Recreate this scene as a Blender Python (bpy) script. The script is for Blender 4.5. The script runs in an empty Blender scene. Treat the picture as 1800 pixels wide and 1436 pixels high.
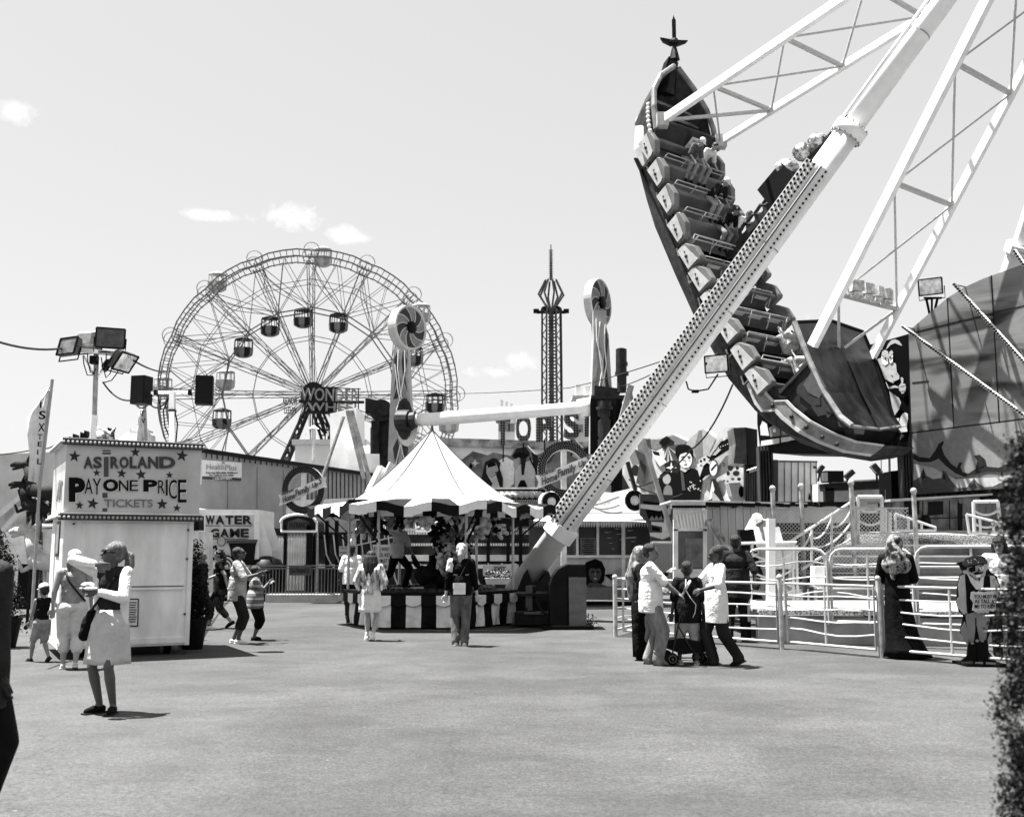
import bpy, bmesh, math, random
from mathutils import Vector, Matrix
import numpy as np
R = math.radians
SC = bpy.context.scene
C = SC.collection
rnd = random.Random(7)
# ------------------------------------------------------------------ camera
F = 1853.0; TH = math.atan(249/F); CT, ST = math.cos(TH), math.sin(TH)
CAMZ = 1.6
cam = bpy.data.cameras.new("camera"); camo = bpy.data.objects.new("camera", cam); C.objects.link(camo)
camo.location = (0, 0, CAMZ); camo.rotation_euler = (math.pi/2+TH, 0, 0)
cam.sensor_width = 36; cam.lens = 36*F/1800; cam.clip_end = 3000; cam.clip_start = .1
cam.dof.use_dof = True; cam.dof.focus_distance = 17; cam.dof.aperture_fstop = 3.0
SC.camera = camo
# ------------------------------------------------------------------ light
SUN_EL = 72.5; SUN_AZ = 13.0      # sun stands to the left, a touch behind
SC.view_settings.view_transform = 'Standard'; SC.view_settings.look = 'None'
SC.view_settings.exposure = 2.2; SC.view_settings.gamma = 1; SC.view_settings.use_curve_mapping = False
sun = bpy.data.lights.new("sun", 'SUN'); sun.energy = 4.8; sun.angle = R(.5); sun.color = (1, .995, .985)
suno = bpy.data.objects.new("sun", sun); C.objects.link(suno); suno.location = (0, 0, 60)
sd = Vector((-math.cos(R(SUN_EL))*math.cos(R(SUN_AZ)), math.cos(R(SUN_EL))*math.sin(R(SUN_AZ)), math.sin(R(SUN_EL))))
suno.rotation_euler = sd.to_track_quat('Z', 'Y').to_euler()
def P(px, py, Y):
    "world point seen at photo pixel (px,py) at distance y=Y"
    u = (px-900)/F; v = (718-py)/F
    y = CT-v*ST; t = Y/y
    return Vector((u*t, Y, CAMZ+(ST+v*CT)*t))
def G(px, py, z=0.0):
    u = (px-900)/F; v = (718-py)/F
    t = (z-CAMZ)/(ST+v*CT)
    return Vector((u*t, (CT-v*ST)*t, z))
W = bpy.data.worlds.new("World"); SC.world = W; W.use_nodes = True
nt = W.node_tree; nt.nodes.clear()
def N(nt, t, **k):
    n = nt.nodes.new(t)
    for a, b in k.items():
        if a in n.inputs: n.inputs[a].default_value = b
        else: setattr(n, a, b)
    return n
def build_world():
    L = nt.links.new
    out = N(nt, 'ShaderNodeOutputWorld'); bg = N(nt, 'ShaderNodeBackground'); bg.inputs['Strength'].default_value = 0.062
    sky = N(nt, 'ShaderNodeTexSky', sky_type='NISHITA', sun_disc=False, sun_elevation=R(SUN_EL), sun_rotation=R(-90+SUN_AZ),
            air_density=1.6, dust_density=1.0, ozone_density=0.6)
    bw = N(nt, 'ShaderNodeRGBToBW'); L(sky.outputs[0], bw.inputs[0])
    gm = N(nt, 'ShaderNodeMath', operation='POWER'); gm.inputs[1].default_value = .34; L(bw.outputs[0], gm.inputs[0])
    g2 = N(nt, 'ShaderNodeMath', operation='MULTIPLY'); g2.inputs[1].default_value = 1.78; L(gm.outputs[0], g2.inputs[0])
    tc = N(nt, 'ShaderNodeTexCoord')
    noi = N(nt, 'ShaderNodeTexNoise', Scale=21.0, Detail=12.0, Roughness=.74, Distortion=.6); L(tc.outputs['Generated'], noi.inputs['Vector'])
    cur = g2.outputs[0]
    # small cumulus clouds: (px, py, half width, half height, density)
    for (px, py, a, b, d) in [(30, 198, 55, 20, .8), (20, 360, 28, 10, .55), (385, 380, 78, 13, 1.0), (520, 382, 70, 30, 1.2), (608, 412, 46, 20, 1.0),
                              (915, 636, 46, 26, .9), (850, 653, 70, 14, .9), (1205, 572, 36, 18, .8), (1210, 600, 20, 12, .6), (1415, 557, 40, 14, .7), (1650, 900, 60, 12, .5), (700, 560, 0.1, .1, 0)]:
        d0 = (P(px, py, 1)-Vector((0, 0, CAMZ))).normalized(); s = F
        rt = Vector((d0.y, -d0.x, 0)).normalized(); up = rt.cross(d0).normalized()
        def dot(vec, sc):
            n = N(nt, 'ShaderNodeVectorMath', operation='DOT_PRODUCT'); L(tc.outputs['Generated'], n.inputs[0]); n.inputs[1].default_value = vec
            m = N(nt, 'ShaderNodeMath', operation='MULTIPLY'); L(n.outputs['Value'], m.inputs[0]); m.inputs[1].default_value = sc
            p = N(nt, 'ShaderNodeMath', operation='MULTIPLY'); L(m.outputs[0], p.inputs[0]); L(m.outputs[0], p.inputs[1]); return p.outputs[0]
        ad = N(nt, 'ShaderNodeMath', operation='ADD'); L(dot(rt, s/a), ad.inputs[0]); L(dot(up, s/b), ad.inputs[1])
        mr = N(nt, 'ShaderNodeMapRange'); L(ad.outputs[0], mr.inputs[0]); mr.inputs[1].default_value = 1.6; mr.inputs[2].default_value = 0; mr.inputs[3].default_value = 0; mr.inputs[4].default_value = .5*min(d, 1)+.1
        fr = N(nt, 'ShaderNodeVectorMath', operation='DOT_PRODUCT'); L(tc.outputs['Generated'], fr.inputs[0]); fr.inputs[1].default_value = d0
        fg = N(nt, 'ShaderNodeMath', operation='GREATER_THAN'); L(fr.outputs['Value'], fg.inputs[0]); fg.inputs[1].default_value = 0
        a2 = N(nt, 'ShaderNodeMath', operation='ADD'); L(mr.outputs[0], a2.inputs[0]); nz = N(nt, 'ShaderNodeMapRange'); L(noi.outputs[0], nz.inputs[0]); nz.inputs[1].default_value = .36; nz.inputs[2].default_value = .64; nz.inputs[3].default_value = 0; nz.inputs[4].default_value = .46; L(nz.outputs[0], a2.inputs[1])
        m2 = N(nt, 'ShaderNodeMapRange'); L(a2.outputs[0], m2.inputs[0]); m2.inputs[1].default_value = .56; m2.inputs[2].default_value = .95; m2.inputs[3].default_value = 0; m2.inputs[4].default_value = 1.1*d
        gg = N(nt, 'ShaderNodeMath', operation='MULTIPLY'); L(m2.outputs[0], gg.inputs[0]); L(fg.outputs[0], gg.inputs[1])
        cm = N(nt, 'ShaderNodeMath', operation='ADD'); L(cur, cm.inputs[0]); L(gg.outputs[0], cm.inputs[1]); cur = cm.outputs[0]
    L(cur, bg.inputs['Color']); L(bg.outputs[0], out.inputs[0])
build_world()
# ------------------------------------------------------------------ materials
MC = {}
def M(name, v=.5, rough=.7, var=0., scale=4., bump=0., metal=0., stretch=None, spec=.12, detail=6., lo=.35, hi=.65, bscale=None, trans=0., alpha=1.):
    if name in MC: return MC[name]
    if v < .3: v = v*(v/.3)**.72
    m = bpy.data.materials.new(name); m.use_nodes = True; t = m.node_tree; b = t.nodes['Principled BSDF']; L = t.links.new
    b.inputs['Base Color'].default_value = (v, v, v, 1); b.inputs['Roughness'].default_value = rough; b.inputs['Metallic'].default_value = metal
    b.inputs['Specular IOR Level'].default_value = spec
    if var or bump:
        tc = N(t, 'ShaderNodeTexCoord'); mp = N(t, 'ShaderNodeMapping'); L(tc.outputs['Object'], mp.inputs[0])
        if stretch: mp.inputs['Scale'].default_value = stretch
        no = N(t, 'ShaderNodeTexNoise', Scale=scale, Detail=detail, Roughness=.6); L(mp.outputs[0], no.inputs['Vector'])
        if var:
            mr = N(t, 'ShaderNodeMapRange'); L(no.outputs[0], mr.inputs[0]); mr.inputs[1].default_value = lo; mr.inputs[2].default_value = hi
            mr.inputs[3].default_value = v*(1-var); mr.inputs[4].default_value = min(.95, v*(1+var)); L(mr.outputs[0], b.inputs['Base Color'])
        if bump:
            n2 = no
            if bscale: n2 = N(t, 'ShaderNodeTexNoise', Scale=bscale, Detail=4.); L(mp.outputs[0], n2.inputs['Vector'])
            bp = N(t, 'ShaderNodeBump', Strength=bump, Distance=.05); L(n2.outputs[0], bp.inputs['Height']); L(bp.outputs[0], b.inputs['Normal'])
    MC[name] = m; return m
def g(v, rough=.75):
    return M('paint_%03d' % round(v*1000), v, rough, var=.12, scale=7)
def wood(name, v, sc=(1, 1, 14), var=.5): return M(name, v, .7, var=var, scale=3, stretch=sc, bump=.3)
def glass_dark(): return M('dark_glass', .03, .08, spec=.8)
m_white = M('white_paint', .74, .55, var=.10, scale=3, lo=.3, hi=.7)
m_white2 = M('weathered_white_paint', .68, .6, var=.2, scale=2.2, bump=.05)
m_black = M('black_paint', .012, .5, var=.3, scale=5)
m_steel = M('grey_steel', .28, .45, var=.25, scale=6, metal=.3)
m_dsteel = M('dark_steel', .07, .5, var=.4, scale=6)
m_rail = M('white_rail_paint', .40, .4, var=.12, scale=9)
# ------------------------------------------------------------------ mesh builder
class MB:
    def __init__(s): s.v = []; s.f = []; s.m = []; s.k = 0
    def mat(s, k): s.k = k; return s
    def add(s, vs, fs):
        n = len(s.v); s.v += [tuple(q) for q in vs]; s.f += [tuple(n+i for i in q) for q in fs]; s.m += [s.k]*len(fs); return s
    def frame(s, o, a, b, c):      # parallelepiped: origin corner + 3 edges
        o, a, b, c = map(Vector, (o, a, b, c))
        vs = [o, o+a, o+a+b, o+b, o+c, o+a+c, o+a+b+c, o+b+c]
        fs = [(0, 3, 2, 1), (4, 5, 6, 7), (0, 1, 5, 4), (1, 2, 6, 5), (2, 3, 7, 6), (3, 0, 4, 7)]
        if a.cross(b).dot(c) < 0: fs = [q[::-1] for q in fs]
        return s.add(vs, fs)
    def box(s, c, d, rz=0, M3=None):
        d = Vector(d); m = M3 if M3 is not None else Matrix.Rotation(rz, 3, 'Z'); c = Vector(c)
        a, b, e = m@Vector((d.x, 0, 0)), m@Vector((0, d.y, 0)), m@Vector((0, 0, d.z))
        return s.frame(c-(a+b+e)/2, a, b, e)
    def beam(s, p, q, w, h=None, up=(0, 0, 1)):
        p, q = Vector(p), Vector(q); h = h or w; d = (q-p); u = Vector(up); dn = d.normalized()
        if abs(dn.dot(u)) > .98: u = Vector((0, 1, 0))
        x = dn.cross(u).normalized()*w; y = x.cross(dn).normalized()*h
        return s.frame(p-x/2-y/2, x, y, d)
    def tube(s, pts, r, n=8, cap=True):
        pts = [Vector(p) for p in pts]; m = len(pts); rs = r if hasattr(r, '__len__') else [r]*m
        base = len(s.v); up = None; vs = []
        for i in range(m):
            d = (pts[min(i+1, m-1)]-pts[max(i-1, 0)]).normalized()
            if up is None or abs(up.dot(d)) > .95: up = Vector((0, 0, 1)) if abs(d.z) < .9 else Vector((1, 0, 0))
            x = d.cross(up).normalized(); y = d.cross(x).normalized(); up = -y if up.dot(-y) > 0 else y
            x = d.cross(up).normalized()
            for k in range(n):
                a = 2*math.pi*k/n; vs.append(pts[i]+(x*math.cos(a)+up*math.sin(a))*rs[i])
        fs = [(i*n+k, i*n+(k+1) % n, (i+1)*n+(k+1) % n, (i+1)*n+k) for i in range(m-1) for k in range(n)]
        if cap: fs += [tuple(range(n))[::-1], tuple((m-1)*n+k for k in range(n))]
        return s.add(vs, fs)
    def prism(s, poly, ext, back=True):
        poly = [Vector(p) for p in poly]; ext = Vector(ext); n = len(poly)
        nrm = Vector((0, 0, 0))
        for i in range(n): nrm += (poly[i]-poly[0]).cross(poly[(i+1) % n]-poly[0])
        if nrm.dot(ext) > 0: poly = poly[::-1]
        vs = poly+[p+ext for p in poly]
        fs = [tuple(range(n)), tuple(n+i for i in range(n))[::-1]]+[(i, n+i, n+(i+1) % n, (i+1) % n) for i in range(n)]
        return s.add(vs, fs)
    def lathe(s, prof, n=20, c=(0, 0, 0), ax=None, sx=1., sy=1.):
        c = Vector(c); m = ax or Matrix.Identity(3); k = len(prof)
        vs = [c+m@Vector((r*math.cos(2*math.pi*i/n)*sx, r*math.sin(2*math.pi*i/n)*sy, z)) for (r, z) in prof for i in range(n)]
        fs = [(j*n+i, j*n+(i+1) % n, (j+1)*n+(i+1) % n, (j+1)*n+i) for j in range(k-1) for i in range(n)]
        fs += [tuple(range(n))[::-1], tuple((k-1)*n+i for i in range(n))]
        return s.add(vs, fs)
    def ell(s, c, r, m=None, nu=12, nv=8):
        c = Vector(c); m = m or Matrix.Identity(3)
        if not hasattr(r, '__len__'): r = (r, r, r)
        vs = []; fs = []
        for j in range(1, nv):
            t = math.pi*j/nv
            for i in range(nu):
                a = 2*math.pi*i/nu
                vs.append(c+m@Vector((r[0]*math.sin(t)*math.cos(a), r[1]*math.sin(t)*math.sin(a), r[2]*math.cos(t))))
        for j in range(nv-2):
            for i in range(nu): fs.append((j*nu+i, (j+1)*nu+i, (j+1)*nu+(i+1) % nu, j*nu+(i+1) % nu))
        vs += [c+m@Vector((0, 0, r[2])), c-m@Vector((0, 0, r[2]))]; a = len(vs)-2
        for i in range(nu): fs.append((a, i, (i+1) % nu)); fs.append((a+1, (nv-2)*nu+(i+1) % nu, (nv-2)*nu+i))
        return s.add(vs, fs)
    def cone(s, p, q, r0, r1, n=10):      # capsule with rounded ends
        p, q = Vector(p), Vector(q)
        s.tube([p, q], [r0, r1], n); s.ell(p, r0, nu=n, nv=6); s.ell(q, r1, nu=n, nv=6); return s
ORG = {}
def org(o): return ORG.get(o, Vector((0, 0, 0)))
def tagit(o, label=None, cat=None, group=None, kind=None):
    for a, b in (('label', label), ('category', cat), ('group', group), ('kind', kind)):
        if b: o[a] = b
def thing(name, label, cat, loc=(0, 0, 0), group=None, rz=0):
    o = bpy.data.objects.new(name, None); C.objects.link(o); o.location = loc; o.rotation_euler = (0, 0, rz); o.empty_display_size = .2
    tagit(o, label, cat, group); ORG[o] = Vector(loc); return o
def put(mb, name, mats, parent=None, smooth=False, local=False, label=None, cat=None, group=None, kind=None, bev=0):
    vs = np.array(mb.v, dtype=float)
    if parent is None:
        o0 = Vector(((vs[:, 0].min()+vs[:, 0].max())/2, (vs[:, 1].min()+vs[:, 1].max())/2, vs[:, 2].min()))
        if kind == 'structure': o0 = Vector((0, 0, 0))
    else: o0 = Vector((0, 0, 0)) if local else org(parent)
    vs = vs-np.array(o0)
    me = bpy.data.meshes.new(name); me.from_pydata([tuple(q) for q in vs.tolist()], [], mb.f)
    if not isinstance(mats, (list, tuple)): mats = [mats]
    for q in mats: me.materials.append(q)
    if len(mats) > 1: me.polygons.foreach_set('material_index', mb.m)
    if smooth: me.polygons.foreach_set('use_smooth', [True]*len(me.polygons))
    me.update()
    o = bpy.data.objects.new(name, me); C.objects.link(o)
    if parent is None: o.location = o0; ORG[o] = o0
    else: o.parent = parent; ORG[o] = o0 if not local else Vector((0, 0, 0))
    if bev:
        md = o.modifiers.new('bevel', 'BEVEL'); md.width = bev; md.segments = 2; md.limit_method = 'ANGLE'
    tagit(o, label, cat, group, kind); return o
def word(name, s, O, rx, uz, Wd, H, mat, parent, ext=.006, bold=0., shear=0., local=False):
    cu = bpy.data.curves.new(name, 'FONT'); cu.body = s; cu.size = 1; cu.extrude = .5; cu.offset = bold; cu.shear = shear; cu.resolution_u = 3
    to = bpy.data.objects.new('tmp', cu); C.objects.link(to); dg = bpy.context.evaluated_depsgraph_get(); dg.update()
    me = bpy.data.meshes.new_from_object(to.evaluated_get(dg)); bpy.data.objects.remove(to); bpy.data.curves.remove(cu)
    n = len(me.vertices); co = np.empty(n*3); me.vertices.foreach_get('co', co); co = co.reshape(-1, 3)
    lo, hi = co.min(0), co.max(0); rx = Vector(rx).normalized(); uz = Vector(uz).normalized(); nn = rx.cross(uz)
    q = (co-lo)/(np.maximum(hi-lo, 1e-6)); O = Vector(O)-(Vector((0, 0, 0)) if local else org(parent))
    w = np.array(O)+np.outer(q[:, 0]*Wd, rx)+np.outer(q[:, 1]*H, uz)+np.outer(q[:, 2]*ext, nn)
    me.vertices.foreach_set('co', w.ravel()); me.materials.clear(); me.materials.append(mat); me.name = name; me.update()
    o = bpy.data.objects.new(name, me); C.objects.link(o); o.parent = parent; return o
def dup(o, parent=None):
    c = o.copy(); C.objects.link(c)
    if parent is not None: c.parent = parent
    for ch in o.children: dup(ch, c)
    return c
class Plane:
    "vertical plane through two ground points; maps photo pixels onto the real wall"
    def __init__(s, A, B):
        s.A = Vector((A[0], A[1], 0)); B = Vector((B[0], B[1], 0)); s.u = (B-s.A).normalized(); s.len = (B-s.A).length
        s.n = Vector((s.u.y, -s.u.x, 0))
        if s.n.dot(s.A) > 0: s.n = -s.n
    def px(s, x, y, off=0.):
        r = P(x, y, 1)-Vector((0, 0, CAMZ)); o = Vector((0, 0, CAMZ)); A = s.A+s.n*off
        return o+r*((A-o).dot(s.n)/r.dot(s.n))
    def poly(s, mb, pts, off, th=.01):
        return mb.prism([s.px(x, y, off) for x, y in pts], -s.n*th)
    def word(s, name, t, x0, y0, x1, y1, mat, parent, off=.01, **k):   # px box: left, top, right, bottom
        a = s.px(x0, y1, off); b = s.px(x1, y1, off); c = s.px(x0, y0, off)
        return word(name, t, a, b-a, c-a, (b-a).length, (c-a).length, mat, parent, ext=.006, **k)
def star(cx, cy, r, n=5, rot=0, inner=.42):
    return [(cx+(r if i % 2 == 0 else r*inner)*math.sin(math.pi*i/n+rot), cy-(r if i % 2 == 0 else r*inner)*math.cos(math.pi*i/n+rot)) for i in range(2*n)]
def circ(cx, cy, r, ry=None, n=20, a0=0, a1=360):
    ry = ry or r
    return [(cx+r*math.cos(R(a0+(a1-a0)*i/n)), cy-ry*math.sin(R(a0+(a1-a0)*i/n))) for i in range(n+(0 if a1-a0 == 360 else 1))]
def arc3(p, q, sag, n=12):
    p, q = Vector(p), Vector(q); return [p.lerp(q, i/n)+Vector((0, 0, -sag*4*(i/n)*(1-i/n))) for i in range(n+1)]
# ------------------------------------------------------------------ ground
def build_ground():
    m = bpy.data.materials.new('asphalt'); m.use_nodes = True; t = m.node_tree; b = t.nodes['Principled BSDF']; L = t.links.new
    tc = N(t, 'ShaderNodeTexCoord'); co = tc.outputs['Object']
    def noise(sc, st=None, det=6., ro=.6):
        src = co
        if st: mp = N(t, 'ShaderNodeMapping'); mp.inputs['Scale'].default_value = st; mp.inputs['Rotation'].default_value = (0, 0, .25); L(co, mp.inputs[0]); src = mp.outputs[0]
        n = N(t, 'ShaderNodeTexNoise', Scale=sc, Detail=det, Roughness=ro); L(src, n.inputs['Vector']); return n.outputs[0]
    def mr(s, a, bb, c, d):
        n = N(t, 'ShaderNodeMapRange'); L(s, n.inputs[0])
        for i, q in enumerate((a, bb, c, d)): n.inputs[i+1].default_value = q
        return n.outputs[0]
    def mul(a, bb):
        n = N(t, 'ShaderNodeMath', operation='MULTIPLY'); L(a, n.inputs[0]); L(bb, n.inputs[1]); return n.outputs[0]
    big = mul(mr(noise(.33, None, 6., .62), .44, .56, .84, 1.08), mr(noise(.13, (1.4, .6, 1), 7., .6), .47, .53, .90, 1.06))
    mid = mul(mr(noise(1.1, (.75, 1.2, 1), 10., .72), .40, .60, .88, 1.11), mr(noise(11, None, 8., .75), .40, .60, .88, 1.12))
    fine = mul(mr(noise(30, None, 3., .8), .38, .62, .70, 1.30), mr(noise(75, None, 2., .8), .36, .64, .72, 1.28))
    sp = mr(noise(140, None, 2.), .71, .75, 1.0, 1.9)
    dk = mr(noise(2.1, None, 3.), .68, .74, 1.0, .72)
    vo = N(t, 'ShaderNodeTexVoronoi', feature='DISTANCE_TO_EDGE', Scale=.23); 
    dn = N(t, 'ShaderNodeVectorMath', operation='ADD'); nz = N(t, 'ShaderNodeTexNoise', Scale=1.5, Detail=6.); L(co, nz.inputs['Vector']); L(co, dn.inputs[0]); L(nz.outputs['Color'], dn.inputs[1]); L(dn.outputs[0], vo.inputs['Vector'])
    cr = mr(vo.outputs['Distance'], .0, .004, .74, 1.0)
    v2 = N(t, 'ShaderNodeTexVoronoi', Scale=1.1); L(co, v2.inputs['Vector']); gum = mul(mr(v2.outputs['Distance'], .018, .022, 2.1, 1.0), mr(noise(.8, (1.7, 1.7, 1)), .56, .57, 1.0, .93))
    v3 = N(t, 'ShaderNodeTexVoronoi', Scale=1.7); L(co, v3.inputs['Vector']); gum = mul(gum, mr(v3.outputs['Distance'], .02, .03, .45, 1.0))
    cr = mul(cr, gum)
    col = mul(mul(mul(big, mid), mul(fine, sp)), mul(dk, cr))
    k = N(t, 'ShaderNodeMath', operation='MULTIPLY'); L(col, k.inputs[0]); k.inputs[1].default_value = .050
    L(k.outputs[0], b.inputs['Base Color']); b.inputs['Roughness'].default_value = .85; b.inputs['Specular IOR Level'].default_value = .25
    bp = N(t, 'ShaderNodeBump', Strength=.25, Distance=.02); L(noise(90, None, 4., .7), bp.inputs['Height']); L(bp.outputs[0], b.inputs['Normal'])
    mb = MB(); mb.add([(-1200, -60, 0), (1200, -60, 0), (1200, 2400, 0), (-1200, 2400, 0)], [(0, 1, 2, 3)])
    put(mb, 'ground', m, kind='structure')
build_ground()
# ================================================================== far things
def wheel():
    Y = 147.; c = P(549, 694, Y); rad = 20.4; yaw = R(-15)
    hx = Vector((math.cos(yaw), -math.sin(yaw), 0)); hw = Vector((math.sin(yaw), math.cos(yaw), 0)); vz = Vector((0, 0, 1))
    base = Vector((c.x, c.y, 0))
    t = thing('ferris_wheel', 'huge steel spoked ferris wheel with hanging cabins, tallest thing on the left', 'ferris wheel', base)
    lt = M('wheel_steel', .20, .6, var=.3, scale=1)
    lt2 = M('wheel_steel_dark', .06, .6, var=.3, scale=1)
    def q(a, r, w): return c+hx*(r*math.cos(a))+vz*(r*math.sin(a))+hw*w
    A = [R(2+22.5*i) for i in range(16)]
    sp = MB(); rim = MB(); brace = MB(); inner = MB(); loops = MB()
    for w in (-1.6, 1.6):
        for i, a in enumerate(A):
            b = A[(i+1) % 16]+(2*math.pi if i == 15 else 0)
            for s in (-.5, .5):
                o = Vector((0, 0, 0)); n = (-hx*math.sin(a)+vz*math.cos(a))
                sp.beam(q(a, 1.2, w)+n*s*.25, q(a, rad-.5, w*1.1)+n*s*.9, .11, .11)
            for k in range(1, 9):
                r = 1.5+k*2.1; n = (-hx*math.sin(a)+vz*math.cos(a)); f = .15+.35*r/rad; f2 = .15+.35*(r+1.5)/rad
                sp.beam(q(a, r, w)+n*f*(1 if k % 2 else -1), q(a, min(r+1.8, rad-.5), w)+n*f2*(-1 if k % 2 else 1), .06)
            for (r, th) in ((rad, .17), (rad-1.0, .15)):
                m = 4; pts = [q(a+(b-a)*k/m, r*(1+(.012 if 0 < k < m else 0)), w*1.1) for k in range(m+1)]
                for k in range(m): rim.beam(pts[k], pts[k+1], th)
            for k in range(9): 
                aa = a+(b-a)*k/9; rim.beam(q(aa, rad-.98, w*1.1), q(aa, rad+.1, w*1.1), .1)
            inner.beam(q(a, rad*.60, w), q(b, rad*.60, w), .16); inner.beam(q(a, rad*.40, w), q(b, rad*.40, w), .09)
            # bracing between spokes
            mid = (a+b)/2
            brace.beam(q(a, rad*.60, w), q(b, rad-.5, w*1.1), .085); brace.beam(q(b, rad*.60, w), q(a, rad-.5, w*1.1), .085)
            brace.beam(q(a, rad*.80, w), q(b, rad*.80, w), .08); brace.beam(q(a, 1.5, w), q(b, rad*.60, -w), .05)
            brace.beam(q(a, rad*.6, w), q(mid, rad-.6, w*1.1), .07); brace.beam(q(b, rad*.6, w), q(mid, rad-.6, w*1.1), .07)
            # curved cabin tracks
            pts = [q(a+(b-a)*(.1+.8*k/8)*(1)+.12*math.sin(k/8*3.14), rad*(.62+.33*k/8), w*.8) for k in range(9)]
            brace.tube(pts, .06, 5)
            loops.tube([q(a, rad+.15, w)+hx*(1.1*math.cos(k*math.pi/7))+vz*(1.1*math.sin(k*math.pi/7)) for k in range(15)], .06, 4)
    for i, a in enumerate(A):
        for r in (rad, rad*.8, rad*.6, rad*.4): rim.beam(q(a, r, -1.7), q(a, r, 1.7), .1)
    hub = MB(); hub.lathe([(1.5, -2.4), (1.5, 2.4)], 16, c, Matrix((hx, vz, hw)).transposed()); hub.lathe([(.6, -3.4), (.6, 3.4)], 12, c, Matrix((hx, vz, hw)).transposed())
    put(sp, 'spokes', lt, t); put(rim, 'rim', lt, t); put(brace, 'bracing', lt, t); put(inner, 'inner_ring', lt, t); put(loops, 'rim_loops', lt, t); put(hub, 'hub', lt2, t)
    # tower legs
    for sw in (-3.2, 3.2):
        for sx in (-1, 1):
            lg = MB(); top = c+hw*sw*.8-vz*.4; bot = base+hx*(sx*9.0)+hw*sw*2.2; n1 = hx*.55; n2 = hw*.55
            for a in (-1, 1):
                for b in (-1, 1): lg.beam(top+n1*a*.5+n2*b*.5, bot+n1*a*1.5+n2*b*1.5, .24)
            for k in range(14):
                f0, f1 = k/14, (k+1)/14; s0, s1 = .5+f0, .5+f1; p0 = top.lerp(bot, f0); p1 = top.lerp(bot, f1)
                sg = 1 if k % 2 else -1
                for a in (-1, 1):
                    lg.beam(p0+n1*sg*s0+n2*a*s0, p1-n1*sg*s1+n2*a*s1, .14); lg.beam(p1-n1*s1+n2*a*s1, p1+n1*s1+n2*a*s1, .12)
                    lg.beam(p0+n1*a*s0+n2*sg*s0, p1+n1*a*s1-n2*sg*s1, .1)
            put(lg, 'leg', lt2, t)
    st = MB()
    for z in (4., 8., 12.): 
        for s in (-1, 1): st.beam(base+hx*(-9+z*.37)+vz*z+hw*s*4, base+hx*(9-z*.37)+vz*z+hw*s*4, .3)
    st.box(base+vz*9.5+hx*(-1.0), (5, 5, 3.2)); st.box(base+vz*14.5+hx*(1.5), (3.5, 4, 2.2)); st.box(base+vz*6+hx*3, (7, 6, 1.8))
    put(st, 'machinery_platform', M('wheel_platform', .05, .7, var=.4, scale=.6), t)
    sg = MB(); y = Y-6
    for (a, b, w) in (((526, 706), (640, 707), .35), ((535, 725), (615, 727), .3), ((527, 679), (634, 684), .12)):
        sg.beam(P(a[0], a[1], y), P(b[0], b[1], y), w)
    for x in (535, 560, 585, 610, 630): sg.beam(P(x, 682, y+.3), P(x, 724, y+.3), .14)
    bd = put(sg, 'sign_frame', lt2, t)
    def dot(x0, y0, x1, y1, s): word('sign_letters', s, P(x0, y1, y-.4), (1, 0, -.03), (0, 0, 1), (x1-x0)*y/F, (y1-y0)*y/F, M('sign_letter_grey', .26, .5), t, ext=.2, bold=.01)
    dot(529, 681, 631, 704, 'WONDER'); dot(540, 707, 636, 722, 'WHEEL')
    bk = MB(); a = P(553, 680, y+.6); b = P(592, 726, y+.6); bk.box(((a.x+b.x)/2, y+.6, (a.z+b.z)/2), (b.x-a.x, .1, a.z-b.z)); put(bk, 'sign_backing', lt2, t)
    word('side_sign_letters', 'REDNOW', P(498, 711, y+3), (1, 0, 0), (0, 0, 1), 1.9, 1.0, lt2, t, ext=.2); word('side_sign_letters', 'LEEHW', P(500, 727, y+3), (1, 0, 0), (0, 0, 1), 1.7, .9, lt2, t, ext=.2)
    # cabins: px of their centres, kind
    dk = M('cabin_dark', .05, .5); li = M('cabin_light', .5, .5, var=.2, scale=3)
    protos = {}
    def cabin(kind):
        o = bpy.data.objects.new('cabin', None); C.objects.link(o); o.parent = t
        wd, h = 2.1, 2.35; o.scale = (1.2, 1.2, 1.15)
        b = MB(); b.lathe([(.55, -h*.5), (1.05, -h*.38), (1.12, 0), (1.08, .02), (1.0, 0)], 10, sx=1, sy=.85)
        b2 = put(b, 'basket', [li if kind == 'w' else M('cabin_mid', .22, .5)], o, local=True)
        s = MB()
        for k in range(10):
            if k % 2 == 0:
                a0, a1 = 2*math.pi*k/10, 2*math.pi*(k+1)/10
                for (r0, z0, r1, z1) in ((1.10, -h*.37, 1.17, 0), (.62, -h*.49, 1.10, -h*.37)):
                    s.add([(r0*math.cos(a0), r0*.85*math.sin(a0), z0), (r0*math.cos(a1), r0*.85*math.sin(a1), z0), (r1*math.cos(a1), r1*.85*math.sin(a1), z1), (r1*math.cos(a0), r1*.85*math.sin(a0), z1)], [(0, 1, 2, 3)])
        put(s, 'painted_stripes', dk if kind == 'd' else g(.3), o, local=True)
        cg = MB()
        for k in range(10):
            a = 2*math.pi*k/10; cg.tube([(1.08*math.cos(a), .9*math.sin(a), 0), (1.05*math.cos(a), .88*math.sin(a), h*.42)], .05, 4)
        cg.lathe([(1.1, h*.42), (1.05, h*.47), (.5, h*.55), (.1, h*.6)], 10, sy=.85)
        put(cg, 'cage', dk if kind == 'd' else g(.4), o, local=True)
        return o
    for (x, y0, k) in [(475, 575, 'd'), (533, 560, 'd'), (595, 569, 'd'), (428, 612, 'd'), (396, 669, 'w'), (390, 737, 'd'), (727, 627, 'd'), (765, 710, 'd'), (382, 497, 'w'), (567, 453, 'w'), (286, 681, 'w'), (740, 552, 'w'), (789, 745, 'w')]:
        o = cabin(k) if k not in protos else dup(protos[k], t)
        protos.setdefault(k, o); o.location = P(x, y0, Y)-base
    return t
wheel()
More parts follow.
